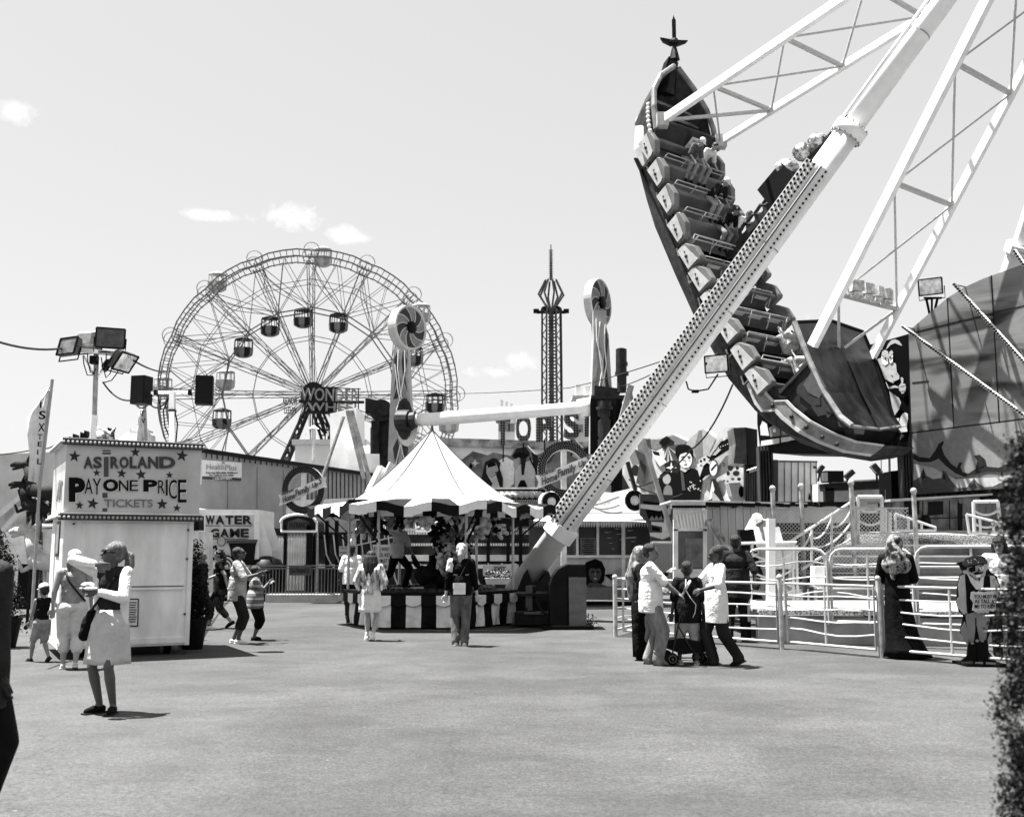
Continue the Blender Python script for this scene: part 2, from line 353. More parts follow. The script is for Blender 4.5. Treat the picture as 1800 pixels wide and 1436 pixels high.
def drop_tower():
    Y = 95.; c = P(971, 960, Y); c.z = 0; top = P(969, 430, Y).z; zt = P(971, 545, Y).z; k = Y/F
    t = thing('tower_ride', 'tall slim lattice tower ride with diamond crown and needle spire in the distance', 'tower ride', c)
    ws = M('tower_steel', .14, .5, var=.4, scale=1.5); bl = M('tower_bulbs', .05, .4)
    m = MB(); bm = MB()
    for sx in (-14.5, 14.5):
        for sy in (-.7, .7):
            for d in (-4, 4):
                m.beam(c+Vector((sx*k+d*k, sy, 0)), c+Vector((sx*k*.85+d*k, sy, zt)), .13)
        n = 38
        for i in range(n):
            z0, z1 = zt*i/n, zt*(i+1)/n; e = 4*k*(1 if i % 2 else -1); f = 1-.15*i/n
            m.beam(c+Vector((sx*k*f+e, -.7, z0)), c+Vector((sx*k*f-e, -.7, z1)), .08)
    m.beam(c, c+Vector((0, 0, zt)), .42)
    put(m, 'mast', ws, t)
    for i in range(150):
        z = zt*(i+.5)/150; f = 1-.15*i/150
        for sx in (-1, 1):
            bm.box(c+Vector((sx*k*(14.5*f+4.5), -.8, z)), (.16, .12, .12))
            if i % 2 == 0: bm.box(c+Vector((sx*k*5, -.8, z)), (.14, .12, .12))
    put(bm, 'bulb_strips', bl, t)
    cr = MB(); zb, zm, ztt = P(0, 545, Y).z, P(0, 518, Y).z, P(0, 492, Y).z
    for i in range(8):
        a = 2*math.pi*i/8+.2; e = Vector((math.cos(a), math.sin(a), 0))
        p = [c+e*.25*1+Vector((0, 0, zb)), c+e*23*k+Vector((0, 0, zm)), c+e*.5+Vector((0, 0, ztt))]
        cr.tube(p[:2], .07, 5); cr.tube(p[1:], .07, 5)
        for s0, s1 in ((0, 1), (1, 2)):
            for j in range(9): cr.box(p[s0].lerp(p[s1], j/9), (.17, .17, .17))
    put(cr, 'crown', ws, t)
    ar = MB()
    for s in (-1, 1):
        ar.beam(c+Vector((0, 0, P(0, 548, Y).z)), c+Vector((s*26*k, 0, P(0, 549, Y).z)), .25); ar.box(c+Vector((s*27*k, 0, P(0, 547, Y).z)), (.5, .4, .35)); ar.lathe([(.35, -.1), (.35, .1)], 10, c+Vector((s*12*k, 0, P(0, 545, Y).z)), Matrix.Rotation(R(90), 3, 'X'))
    put(ar, 'top_arms', M('tower_dark', .03), t)
    s = MB(); s.tube([c+Vector((0, 0, ztt)), c+Vector((0, 0, top))], [.14, .05], 6)
    for i in range(16): z = ztt+(top-ztt)*i/18; s.lathe([(.02, -.07), (.22, 0), (.02, .07)], 8, c+Vector((0, 0, z)))
    put(s, 'spire', ws, t)
drop_tower()
def far_buildings():
    # long white wall-like building behind the spinning ride
    pl = Plane((P(775, 967, 58).x, 58), (P(1060, 967, 60).x, 60))
    w = MB(); a, b = pl.A, pl.A+pl.u*pl.len
    za = pl.px(775, 777).z; zb = pl.px(1060, 786).z; th = Vector((0, 9, 0))
    w.prism([a, b, b+Vector((0, 0, zb)), a+Vector((0, 0, za))], th)
    t = thing('white_building', 'long low white painted building behind the mural and bulb letters', 'building', a)
    put(w, 'wall', M('stained_white_wall', .62, .8, var=.22, scale=.8, bump=.1), t)
    cp = MB(); cp.beam(a+Vector((-.3, -.1, za)), b+Vector((0, -.1, zb)), .3, .45)
    put(cp, 'parapet', M('parapet_dirt', .28, .8, var=.6, scale=1.6), t)
    # pale blocks on the roofs far behind
    for (nm, lab, x0, x1, y0, yb, Y, v, cat) in [
        ('apartment_block', 'pale distant block with stepped roof beside the right tower', 1008, 1062, 700, 792, 120, .6, 'building'),
        ('apartment_block', 'small pale flat roof block behind the letter O', 876, 905, 728, 780, 118, .75, 'building'),
        ('warehouse', 'low white roofed hall in front of the ferris wheel legs', 519, 640, 782, 830, 62, .66, 'building')]:
        a = P(x0, y0, Y); b = P(x1, y0, Y); m = MB(); m.box(((a.x+b.x)/2, Y+5, a.z/2), (b.x-a.x, 10, a.z))
        tt = thing(nm, lab, cat, (a.x, Y, 0)); put(m, 'wall', M('far_wall_%d' % x0, v, .8, var=.12, scale=.5), tt)
        r = MB(); r.box(((a.x+b.x)/2, Y+4.9, a.z+.15), (b.x-a.x+.3, 10.4, .3))
        if cat == 'building' and Y > 100:
            for k in range(3): r.box((a.x+(b.x-a.x)*(.2+.3*k), Y+3, a.z+1.0), ((b.x-a.x)*.16, 2, 1.8-.4*k))
            wn = MB()
            for i in range(3):
                for j in range(3): wn.box((a.x+(b.x-a.x)*(.2+.3*i), Y-.02, a.z-1.5-j*2), (.7, .1, .9))
            put(wn, 'window', g(.25), tt)
        else:
            for k in range(6): r.box((a.x+.5+k*.62, Y+.6, a.z+.5), (.08, .08, .5))
        put(r, 'roof', g(.5), tt)
    # white tower block left of the spinning ride
    Y = 52; t = thing('white_hoarding', 'tall white flat sided block standing left of the spinning ride tower', 'structure', P(600, 967, Y))
    m = MB(); m.prism([P(581, 845, Y), P(626, 845, Y), P(626, 716, Y), P(580, 727, Y)], (0, 3, 0)); m.prism([P(612, 850, Y-1), P(648, 850, Y-1), P(648, 782, Y-1), P(612, 788, Y-1)], (0, 2, 0))
    m.box((P(604, 845, Y).x, Y+1.5, 2), (1.3, 2.9, 4.2)); put(m, 'panel', M('hoarding_white', .74, .7, var=.1, scale=1), t)
    rr = MB(); rr.prism([P(640, 842, Y-3), P(690, 850, Y-3), P(690, 800, Y-3), P(632, 795, Y-3)], (0, 3, 0)); put(rr, 'side_roof', M('hoarding_white', .74), t)
    # thin flagpole
    f = MB(); f.tube([P(551, 810, 60), P(551, 752, 60)], .09, 6); f.lathe([(.35, 0), (.05, .2)], 8, P(551, 754, 60)); f.tube([P(546, 812, 60), P(551, 795, 60), P(556, 812, 60)], .05, 5)
    put(f, 'roof_mast', g(.6), None, label='thin white mast with small cap rising in front of the ferris wheel legs', cat='mast')
far_buildings()
# ================================================================== grey corrugated hall on the left
def hall():
    A = P(300, 967, 36.0); B = P(655, 967, 49.5); pl = Plane((A.x, A.y), (B.x, B.y)); n = pl.n
    t = thing('grey_hall', 'long grey walled hall with dark roof edge behind the water game stand', 'building', A)
    top = [(300, 786), (345, 789), (450, 805), (560, 822), (655, 836)]
    a = pl.px(*top[0]); b = pl.px(*top[-1]); w = MB()
    w.prism([Vector((a.x, a.y, 0)), Vector((b.x, b.y, 0)), b, a], -n*8)
    put(w, 'wall', M('hall_wall', .33, .75, var=.13, scale=.9, bump=.06), t)
    r = MB(); r.beam(a+n*.08+Vector((0, 0, .03)), b+n*.08+Vector((0, 0, .03)), .22, .14); put(r, 'roof_edge', m_black, t)
    s = MB()
    for i in range(19):
        x = 343+i*9.6; pl.poly(s, [(x, 789+(x-343)*.152+4), (x+1.6, 789+(x-343)*.152+4), (x+1.6, 789+(x-343)*.152+13-i*.3), (x, 789+(x-343)*.152+13-i*.3)], .03)
    for i in range(15):
        x = 541+i*7.2; yt = 822+(x-560)*.148; pl.poly(s, [(x, yt+3), (x+1.1, yt+3), (x+1.1, 900), (x, 900)], .03)
    put(s, 'panel_joints', g(.06), t)
    sm = MB()
    for x in (400, 452, 498): pl.poly(sm, [(x, 815+(x-400)*.12), (x+.7, 815+(x-400)*.12), (x+.7, 985), (x, 985)], .02)
    put(sm, 'sheet_seams', g(.22), t)
    bd = MB(); pl.poly(bd, [(463, 926), (500, 930), (500, 942), (466, 938)], .05, .05); put(bd, 'dark_opening', m_black, t)
    lt = MB(); pl.poly(lt, [(505, 880), (640, 874), (640, 882), (505, 889)], .1, .08); pl.poly(lt, [(504, 889), (640, 883), (640, 900), (504, 905)], .06, .05); put(lt, 'white_band', m_white2, t)
    # signs fixed on the wall
    s1 = thing('wall_sign', 'white rectangular health advertisement with dark strip on the grey hall wall', 'sign', pl.px(390, 846, .1))
    q = MB(); pl.poly(q, [(355.5, 808), (425, 813), (425, 845.5), (355.5, 843)], .06, .05); put(q, 'board', m_white, s1)
    q = MB(); pl.poly(q, [(356, 837), (424.5, 840), (424.5, 845.3), (356, 842.6)], .075, .01); put(q, 'strip', g(.12), s1)
    pl.word('lettering', 'Health', 363, 815.5, 394, 825.5, g(.3), s1, .09); pl.word('lettering', 'Plus', 396, 817, 416, 827, g(.3), s1, .09)
    pl.word('lettering', 'Free and Affordable Healthcare', 362, 829, 418, 832.5, g(.1), s1, .09, bold=.02); pl.word('lettering', 'for Children and Adults', 368, 833.4, 411, 836.8, g(.1), s1, .09, bold=.02)
    pl.word('lettering', '1-800-809-8009', 374, 839.0, 407, 842.8, m_white, s1, .09)
    q = MB(); pl.poly(q, star(393, 813, 4, 5), .09, .006); put(q, 'emblem', g(.35), s1)
    s2 = thing('wall_sign', 'white sign ending in letter Z partly hidden by the ticket booth', 'sign', pl.px(345, 850, .1))
    q = MB(); pl.poly(q, [(330, 802), (354.6, 803), (354, 851.5), (330, 850)], .06, .05); put(q, 'board', m_white, s2)
    pl.word('lettering', 'Z', 335.5, 811, 345, 828, g(.02), s2, .09, bold=.03); pl.word('lettering', 'KS', 336, 832.5, 345, 840, g(.02), s2, .09, bold=.03); pl.word('lettering', '24', 347, 836, 352, 840, g(.02), s2, .09)
    q = MB(); pl.poly(q, circ(350.5, 826, 1.2), .09, .006); pl.poly(q, [(338, 841), (346, 841), (346, 846), (338, 846)], .09, .006); put(q, 'marks', g(.02), s2)
hall()
def water_game():
    Y = 34.0; pl = Plane((P(335, 967, Y).x, Y), (P(460, 967, Y).x, Y)); n = pl.n
    t = thing('game_stand', 'white water game stand with pale sign panel and dark painted counter', 'game stand', P(400, 1047, Y))
    w = MB(); pl.poly(w, [(349, 895), (455, 896), (455, 1048), (349, 1048)], 0, 2.2)
    pl.poly(w, [(333, 895), (349, 893), (349, 904), (333, 906)], .1, 1.5)
    pl.poly(w, [(455, 897), (463, 925), (478, 968), (482, 1046), (455, 1046)], -.3, 1.5)
    put(w, 'body', m_white, t)
    i = MB(); pl.poly(i, [(361, 905), (446, 905), (446, 986), (361, 986)], .02, .015); put(i, 'sign_panel', g(.5), t)
    dk, mid = g(.06), g(.22)
    for s, x0, y0, x1, y1 in (('W', 361.5, 906, 377, 921), ('A', 379, 906, 394, 921), ('T', 396, 906, 410, 921), ('E', 412, 906, 425, 921), ('R', 427, 906, 443, 921),
                              ('G', 370, 929, 385, 944), ('A', 387, 929, 402, 944), ('M', 404, 929, 421, 944), ('E', 423, 929, 437, 944)):
        pl.word('letter_shadow', s, x0+.8, y0+.8, x1+.8, y1+.8, mid, t, .03, bold=.04); pl.word('letter', s, x0, y0, x1, y1, dk, t, .045, bold=.03)
    dd = MB()
    for k in range(34):
        if k not in (11, 12): pl.poly(dd, circ(362+k*2.45, 924, 1.0, n=6), .03, .008)
    for k in range(27): pl.poly(dd, circ(371+k*2.45, 947, 1.0, n=6), .03, .008)
    put(dd, 'letter_dots', dk, t)
    a = MB().mat(0); pl.poly(a, [(400, 950), (452, 949), (449, 960), (446, 993), (408, 993), (405, 965)], .05, .02)
    a.mat(1); pl.poly(a, [(398, 949), (453, 948), (451, 954), (399, 955)], .08, .03)
    a.mat(2); pl.poly(a, circ(389, 951, 6.5, 8), .07, .01); a.mat(0); pl.poly(a, circ(389, 951, 7.5, 9), .06, .01)
    for k, r in enumerate((17, 14.5, 12, 9.5, 7, 4.5)): a.mat(0 if k % 2 == 0 else 3); pl.poly(a, circ(397, 996, r, r*1.25, 16, 0, 180), .08+k*.006, .005)
    a.mat(0); pl.poly(a, [(368, 962), (380, 958), (384, 970), (376, 985), (367, 980)], .05, .01); a.mat(2); pl.poly(a, [(371, 966), (378, 963), (380, 972), (374, 978)], .06, .01)
    a.mat(0); pl.poly(a, [(375, 1000), (450, 1000), (450, 1046), (375, 1046)], .04, .01)
    put(a, 'painted_art', [g(.03), g(.13), g(.35), g(.6)], t)
    lf = MB(); Yl = 31.5; lf.prism([P(330, 906, Yl), P(350, 906, Yl), P(350, 932, Yl), P(330, 932, Yl)], (0, .5, 0)); put(lf, 'dark_counter', m_black, t)
    l2 = MB(); l2.prism([P(330, 934, Yl), P(349, 934, Yl), P(349, 1044, Yl), P(330, 1044, Yl)], (0, 1.5, 0)); put(l2, 'white_side_cabinet', m_white2, t)
    # free standing white board and rubbish bag
    b = MB(); b.prism([P(459, 958, 35.6), P(488, 958, 35.6), P(488, 1036, 35.6), P(463, 1036, 35.6)], (0, .06, 0)); put(b, 'white_board', m_white, None, label='plain white board leaning between water game and picket fence', cat='board')
    bg = MB(); c = P(467, 1044, 34.3); c.z = 0; bg.lathe([(.62, 0), (.66, .4), (.6, 1.0), (.45, 1.3), (.1, 1.42)], 16, c); put(bg, 'covered_bin', m_black, None, smooth=True, label='black covered bin behind the railing beside water game', cat='bin')
water_game()
def bulb_ring(cx, cy, rx, ry, Y, lab, pole_bot):
    c = P(cx, cy, Y); k = Y/F; t = thing('ring_sign', lab, 'sign', P(cx, pole_bot, Y), 'round bulb signs')
    r1 = ry*k; sx = rx/ry; r0 = r1*.70; n = 48
    m = MB(); vs = []; th = .16
    for i in range(n):
        a = 2*math.pi*i/n
        for (r, y) in ((r0, -th), (r1, -th), (r1, th), (r0, th)): vs.append(c+Vector((math.cos(a)*r*sx, y, math.sin(a)*r)))
    fs = [(4*i+j, 4*i+(j+1) % 4, 4*((i+1) % n)+(j+1) % 4, 4*((i+1) % n)+j) for i in range(n) for j in range(4)]
    m.add(vs, fs); put(m, 'ring', g(.3), t)
    b = MB()
    for j, rr in enumerate((.75, .83, .91, .97)):
        for i in range(56):
            a = 2*math.pi*(i+.5*(j % 2))/56; b.box(c+Vector((math.cos(a)*r1*rr*sx, -th-.02, math.sin(a)*r1*rr)), (r1*.058, .06, r1*.058), M3=Matrix.Rotation(-a, 3, 'Y'))
    put(b, 'bulbs', M('ring_bulbs', .012, .3), t)
    p = MB(); q0 = P(cx-2, 910, Y+1.4) if cx < 700 else P(cx-2, pole_bot, Y+.3); q0.z = q0.z if cx < 700 else 0; p.beam(P(cx-1, cy-ry*.8, Y+.3), q0, .16); put(p, 'pole', m_white2, t)
    bn = MB(); q = [(-1.08, -.28), (1.0, .48), (1.13, .10), (-.96, -.76), (-.9, -.55)]
    q = [(-1.1, -.22), (-.95, -.22), (1.0, .5), (1.12, .5), (1.08, .3), (1.16, .08), (.95, .06), (-.85, -.62), (-1.05, -.68), (-.98, -.45)]
    bn.prism([c+Vector((x*rx*k, -.4, z*ry*k)) for x, z in q], (0, .1, 0)); put(bn, 'banner', m_white2, t)
    u = Vector((1.0*rx, 0, .36*ry)).normalized(); uz = Vector((-u.z*.5, 0, u.x)).normalized()
    for s, x, z, w, h in (('American', -.93, -.28, .62, .13), ('Home', -.85, -.58, .62, .26), ('Family', -.25, -.38, .75, .34), ("Up", .52, -.02, .3, .26), ('S', .82, .18, .16, .3)):
        word('bulb_lettering', s, c+Vector((x*rx*k, -.43, z*ry*k)), u, uz, w*rx*k, h*ry*k, g(.16), t, ext=.04, bold=.03, shear=.2)
    return t
bulb_ring(535, 861, 37, 42, 33, 'round bulb sign with slanted banner above the entrance arch', 905)
bulb_ring(992, 826, 47, 50, 30, 'larger round bulb sign with slanted banner beside the white leg', 905)
def entrance():
    Y = 34.0; t = thing('entrance_gate', 'dark arched entrance canopy on black posts by the picket fence', 'gate', P(525, 1040, Y))
    m = MB(); pts = [P(495, 934, Y)]+[P(525+31*math.cos(R(a)), 920-13*math.sin(R(a)), Y) for a in range(180, -1, -15)]+[P(557, 934, Y)]
    m.prism(pts, (0, 1.4, 0)); put(m, 'canopy', g(.05), t)
    f = MB(); f.prism([p+Vector((0, -.06, 0)) for p in [P(505, 931, Y), P(507, 917, Y), P(525, 911, Y), P(543, 917, Y), P(546, 931, Y)]], (0, .05, 0)); put(f, 'panel', g(.14), t)
    b = MB()
    for p0, p1 in zip(pts[1:-2], pts[2:-1]):
        for k in range(3): b.ell(p0.lerp(p1, k/3)+Vector((0, -.05, .05)), .045, nu=6, nv=4)
    for k in range(30): b.ell(P(496+k*2.05, 934, Y)+Vector((0, -.05, 0)), .042, nu=6, nv=4)
    for k in range(6): b.ell(P(495, 918+k*3, Y), .04, nu=6, nv=4); b.ell(P(557, 918+k*3, Y), .04, nu=6, nv=4)
    put(b, 'bulbs', m_white, t)
    sc = MB()
    for k in range(9): sc.prism([P(499+k*6, 935, Y), P(505+k*6, 935, Y), P(504+k*6, 940, Y), P(502+k*6, 942, Y), P(500+k*6, 940, Y)], (0, .04, 0))
    put(sc, 'valance', g(.2), t)
    word('lettering', 'ENTRANCE', P(508, 928, Y-.08), (1, 0, 0), (0, 0, 1), 34*Y/F, 10*Y/F, g(.02), t)
    for x, dy in ((501.5, 0), (544, 0), (553, 1.2), (552, .2)): p = MB(); q = P(x, 967, Y+dy); p.box((q.x, Y+dy, 1.2), (.1 if x != 544 else .2, .12, 2.4)); put(p, 'post', m_black, t)
    # picket fence
    pf = thing('picket_fence', 'white wooden picket fence panel behind the entrance posts', 'fence', P(530, 1040, 37))
    m = MB(); a = P(486, 967, 37).x
    for k in range(17): m.box((a+k*.085*1.02, 37, 1.1-.0), (.07, .03, 1.75)); m.prism([(a+k*.0867-.035, 36.985, 1.975), (a+k*.0867+.035, 36.985, 1.975), (a+k*.0867, 36.985, 2.05)], (0, .03, 0))
    for z in (.5, 1.6): m.box((a+.7, 37.04, z), (1.5, .04, .1))
    put(m, 'pickets', m_white2, pf)
    # black railing
    Yr = 33.2; rl = thing('iron_railing', 'low metal railing with thin bars running behind the family by the entrance', 'railing', P(520, 1045, Yr))
    m = MB(); x0, x1 = P(418, 967, Yr).x, P(612, 967, Yr).x
    for z in (1.12, 1.04, .28): m.beam((x0, Yr, z), (x1, Yr, z), .035)
    n = 34
    for k in range(n+1): m.beam((x0+(x1-x0)*k/n, Yr, .24), (x0+(x1-x0)*k/n, Yr, 1.06), .022)
    put(m, 'bars', g(.2), rl)
    cb = MB(); cb.box(((P(486, 0, Yr).x+x1)/2, Yr+.5, .12), (x1-P(486, 967, Yr).x, 1.3, .24)); put(cb, 'kerb', M('concrete', .36, .8, var=.15, scale=4), rl)
    sb = MB(); sb.prism([P(508, 994, Yr-.1), P(546, 994, Yr-.1), P(546, 1011, Yr-.1), P(508, 1011, Yr-.1)], (0, .04, 0)); put(sb, 'sign', g(.14), rl)
    word('lettering', 'ENTRANCE', P(511, 1007, Yr-.12), (1, 0, 0), (0, 0, 1), 32*Yr/F, 8*Yr/F, g(.02), rl)
    for (x, y, lab) in ((537, 1051, 'black belt stanchion left of the pair before the railing'), (579, 1056, 'black belt stanchion right of the pair before the railing')):
        p = G(x, y); s = MB(); s.lathe([(.3, 0), (.3, .02), (.06, .05), (.055, 1.02), (.075, 1.03), (.075, 1.12), (.03, 1.14)], 14, p); o = put(s, 'stanchion', m_black, None, smooth=False, label=lab, cat='stanchion', group='belt stanchions by the entrance')
entrance()
# ================================================================== left edge: kiosk, creatures, banner
def left_side():
    Y = 24.; t = thing('carnival_kiosk', 'white kiosk with layered ledges and patterned columns behind the ticket booth', 'kiosk', P(85, 1040, Y))
    m = MB()
    for (x0, y0, x1, y1, d) in ((62, 853, 100, 863, 1.2), (60, 921, 105, 929, 1.4)): m.prism([P(x0, y0, Y), P(x1, y0-3, Y), P(x1, y1-3, Y), P(x0, y1, Y)], (0, d, 0))
    m.prism([P(67, 930, Y+.1), P(120, 928, Y+.1), P(120, 1045, Y+.1), P(67, 1045, Y+.1)], (0, 2, 0)); put(m, 'walls', m_white2, t)
    c = MB()
    for x in (66, 74, 84, 92): c.prism([P(x, 863, Y+.2), P(x+5, 863, Y+.2), P(x+5, 922, Y+.2), P(x, 922, Y+.2)], (0, .3, 0))
    c.prism([P(46, 880, Y+.6), P(62, 875, Y+.6), P(62, 975, Y+.6), P(58, 975, Y+.6), P(58, 930, Y+.6), P(46, 920, Y+.6)], (0, .3, 0))
    c.prism([P(68.5, 935, Y), P(71.5, 935, Y), P(71.5, 1030, Y), P(68.5, 1030, Y)], (0, .1, 0))
    put(c, 'patterned_columns', M('pattern_dark', .12, .6, var=.9, scale=14, lo=.45, hi=.55), t)
    b = MB()
    for k in range(14): b.ell(P(62+k*3, 924, Y-.05), .035, nu=6, nv=4)
    for k in range(8): b.ell(P(67, 870+k*6.3, Y+.1), .04, nu=6, nv=4); b.ell(P(83, 870+k*6.3, Y+.1), .04, nu=6, nv=4)
    put(b, 'bulbs', m_white, t)
    # slanting roof of the ride behind
    t2 = thing('ride_roof', 'pale slanting corrugated ride roof at the far left edge', 'roof', P(20, 1000, 26))
    m = MB(); m.prism([P(-30, 925, 26), P(-10, 905, 26), P(45, 862, 26), P(64, 860, 26), P(62, 868, 26), P(28, 915, 26), P(10, 935, 26)], (0, 4, 0)); put(m, 'roof_slope', M('ride_roof_mat', .45, .7, var=.3, scale=2, stretch=(3, 1, 1)), t2)
    e = MB(); e.beam(P(-30, 930, 25.9), P(50, 862, 25.9), .12); e.beam(P(0, 938, 25.9), P(62, 868, 25.9), .1); put(e, 'roof_edge', g(.6), t2)
    t3 = thing('white_shed', 'white shed wall with lettered sign boards at far left edge', 'shed', P(20, 1000, 30))
    m = MB(); m.prism([P(-60, 935, 30), P(62, 935, 30), P(62, 1010, 30), P(-60, 1010, 30)], (0, 3, 0)); m.box((P(0, 967, 30).x, 31.5, .6), (P(62, 967, 30).x-P(-60, 967, 30).x, 2.9, 1.2)); put(m, 'wall', m_white2, t3)
    s = MB(); s.prism([P(-60, 909, 29.5), P(36, 909, 29.5), P(36, 930, 29.5), P(-60, 930, 29.5)], (0, .15, 0)); put(s, 'sign_board', g(.6), t3)
    word('lettering', 'TIONS', P(-20, 926, 29.45), (1, 0, 0), (0, 0, 1), 51*29.5/F, 12*29.5/F, g(.06), t3, bold=.01); word('lettering', 'INA', P(-8, 945, 29.9), (1, 0, 0), (0, 0, 1), 20*30/F, 9*30/F, g(.08), t3)
    f = MB(); Yf = 27.5; x0, x1 = P(36, 967, Yf).x, P(66, 967, Yf).x
    for z in (1.15, .25): f.beam((x0, Yf, z), (x1, Yf, z), .05)
    for k in range(11): f.beam((x0+(x1-x0)*k/10, Yf, .1), (x0+(x1-x0)*k/10, Yf, 1.25), .035)
    put(f, 'iron_fence', m_black, None, label='short black iron fence left of the kiosk', cat='fence')
    # horse heads
    def horse(px, py, s, lab, v, flip=False):
        c = P(px, py, 23.5); m = MB(); f = -1
        def q(x, z, y=0): return c+Vector((x*s, y*s, z*s))
        m.cone(q(.35, -.75), q(.15, -.1), .22*s, .15*s); m.cone(q(.15, -.05), q(-.22, .0), .14*s, .09*s); m.cone(q(-.22, 0), q(-.34, -.04), .085*s, .07*s)
        m.cone(q(-.05, -.08), q(-.3, -.16), .06*s, .04*s); m.cone(q(.15, .08, -.07), q(.2, .28, -.09), .05*s, .01); m.cone(q(.15, .08, .07), q(.2, .28, .09), .05*s, .01)
        for k in range(6): m.cone(q(.24+.04*k, .08-.15*k), q(.36+.04*k, .02-.15*k), .07*s, .02)
        m.cone(q(.35, -.75), q(1.0, -.95), .24*s, .2*s); m.cone(q(.4, -.85), q(.0, -1.05), .09*s, .05*s); m.cone(q(.0, -1.05), q(-.1, -.8), .05*s, .04*s); m.cone(q(.95, -.95), q(1.1, -1.4), .1*s, .05*s)
        a = q(.6, -.95); m.beam(a, (a.x, a.y, 0), .05)
        o = put(m, 'horse_figure', g(v), None, smooth=True, label=lab, cat='figure', group='carved ride figures'); return o
    horse(42, 815, .75, 'dark rearing horse figure, uppermost beside the feather banner', .07); horse(34, 850, .6, 'dark horse figure just below the upper horse', .05); horse(43, 932, .85, 'pale leaping animal figure beside the patterned column', .4)
    # dark jagged silhouettes above booth
    Yb = 27; m = MB(); xs = [112, 120, 127, 134, 140, 147, 154, 160, 167, 174, 181, 188, 196]; 
    for i, x in enumerate(xs[:-1]): h = [5, 9, 14, 8, 17, 20, 11, 22, 17, 24, 20, 25][i]; m.prism([P(x, 776, Yb), P(xs[i+1]-1, 776, Yb), P(xs[i+1]-1-2, 776-h*.9, Yb), P(x+1, 776-h, Yb)], (0, .3, 0))
    for x in (125, 180): a = P(x, 776, Yb+.2); m.beam(a, (a.x, a.y, 0), .08)
    put(m, 'jagged_sign', m_black, None, label='black jagged sign silhouette above ticket booth roof', cat='sign')
    m = MB(); c = P(180, 770, 25.5); m.ell(c, (.26, .2, .22)); m.cone(c+Vector((-.3, 0, -.02)), c+Vector((-.1, 0, .2)), .05, .08); m.cone(c+Vector((.22, 0, .1)), c+Vector((.3, 0, .26)), .06, .02); m.ell(c+Vector((0, .1, -.25)), (.35, .2, .2))
    m.beam(c+Vector((0, .1, -.3)), (c.x, c.y+.1, 0), .12)
    put(m, 'animal_head_figure', M('striped_head', .3, .6, var=.9, scale=5, lo=.45, hi=.55), None, smooth=True, label='striped animal head ornament peeking over the ticket booth roof', cat='figure')
    m = MB(); 
    for k, (x, h) in enumerate(((214, 9), (220, 16), (227, 22), (233, 12), (239, 18), (258, 22), (262, 14))): m.prism([P(x, 778, Yb), P(x+5, 778, Yb), P(x+4, 778-h, Yb), P(x+2, 778-h*1.2, Yb)], (0, .3, 0))
    m.lathe([(.45, 0), (.42, .3), (.25, .5)], 14, P(235, 778, Yb)-Vector((0, 0, .3)))
    a = P(235, 778, Yb); m.beam(a, (a.x, a.y, 0), .12)
    put(m, 'pale_ornament', g(.5), None, label='pale spiky ornament above the booth roof under the second banner', cat='ornament')
    # feather banners
    def banner(poly, pole, Y, lets, lab):
        t = thing('feather_banner', lab, 'banner', P(pole[0][0], 1040, Y), 'tall feather banners')
        p = MB(); b = P(*pole[0], Y); b.z = 0; p.tube([b, P(*pole[0], Y), P(*pole[1], Y)], .035, 8); put(p, 'pole', g(.3), t)
        f = MB(); pts = [P(x, y, Y) for x, y in poly]; nn = len(pts)//2; rows = []
        for i in range(nn):
            a, b = pts[i], pts[-1-i]
            rows.append([a.lerp(b, j/5)+Vector((0, .07*math.sin(j*1.9+i*1.3)*math.sin(math.pi*j/5), 0)) for j in range(6)])
        vs = [q for r in rows for q in r]; fs = [(i*6+j, i*6+j+1, (i+1)*6+j+1, (i+1)*6+j) for i in range(nn-1) for j in range(5)]
        f.add(vs, fs); o = put(f, 'cloth', M('banner_cloth', .72, .8, var=.12, scale=5, bump=.4, bscale=3), t, smooth=True)
        md = o.modifiers.new('s', 'SOLIDIFY'); md.thickness = .01
        for (s, x, y, h) in lets: word('lettering', s, P(x, y+h, Y-.15), (1, 0, 0), (0, 0, 1), h*(.25 if s == 'I' else .8)*Y/F, h*Y/F, g(.02), t, bold=.02)
    banner([(91, 676), (90, 690), (86, 712), (83, 735), (80, 760), (76, 800), (70, 850), (49, 845), (52, 800), (48, 765), (48, 735), (56, 722), (70, 705), (80, 690)], ((69, 862), (92, 667)), 22,
           [('I', 70, 706, 11), ('S', 68, 722, 15), ('X', 67, 744, 14), ('T', 66, 763, 10), ('E', 66, 776, 9), ('I', 65, 790, 9), ('L', 65, 806, 10)], 'tall white feather banner with black letters, left of the ticket booth')
    banner([(254, 716), (255, 735), (256, 755), (257, 776), (240, 776), (242, 750), (243, 735), (246, 720)], ((257, 778), (254, 712)), 21, [('T', 246, 722, 10), ('V', 248, 735, 9)], 'shorter white feather banner rising behind the ticket booth roof')
left_side()
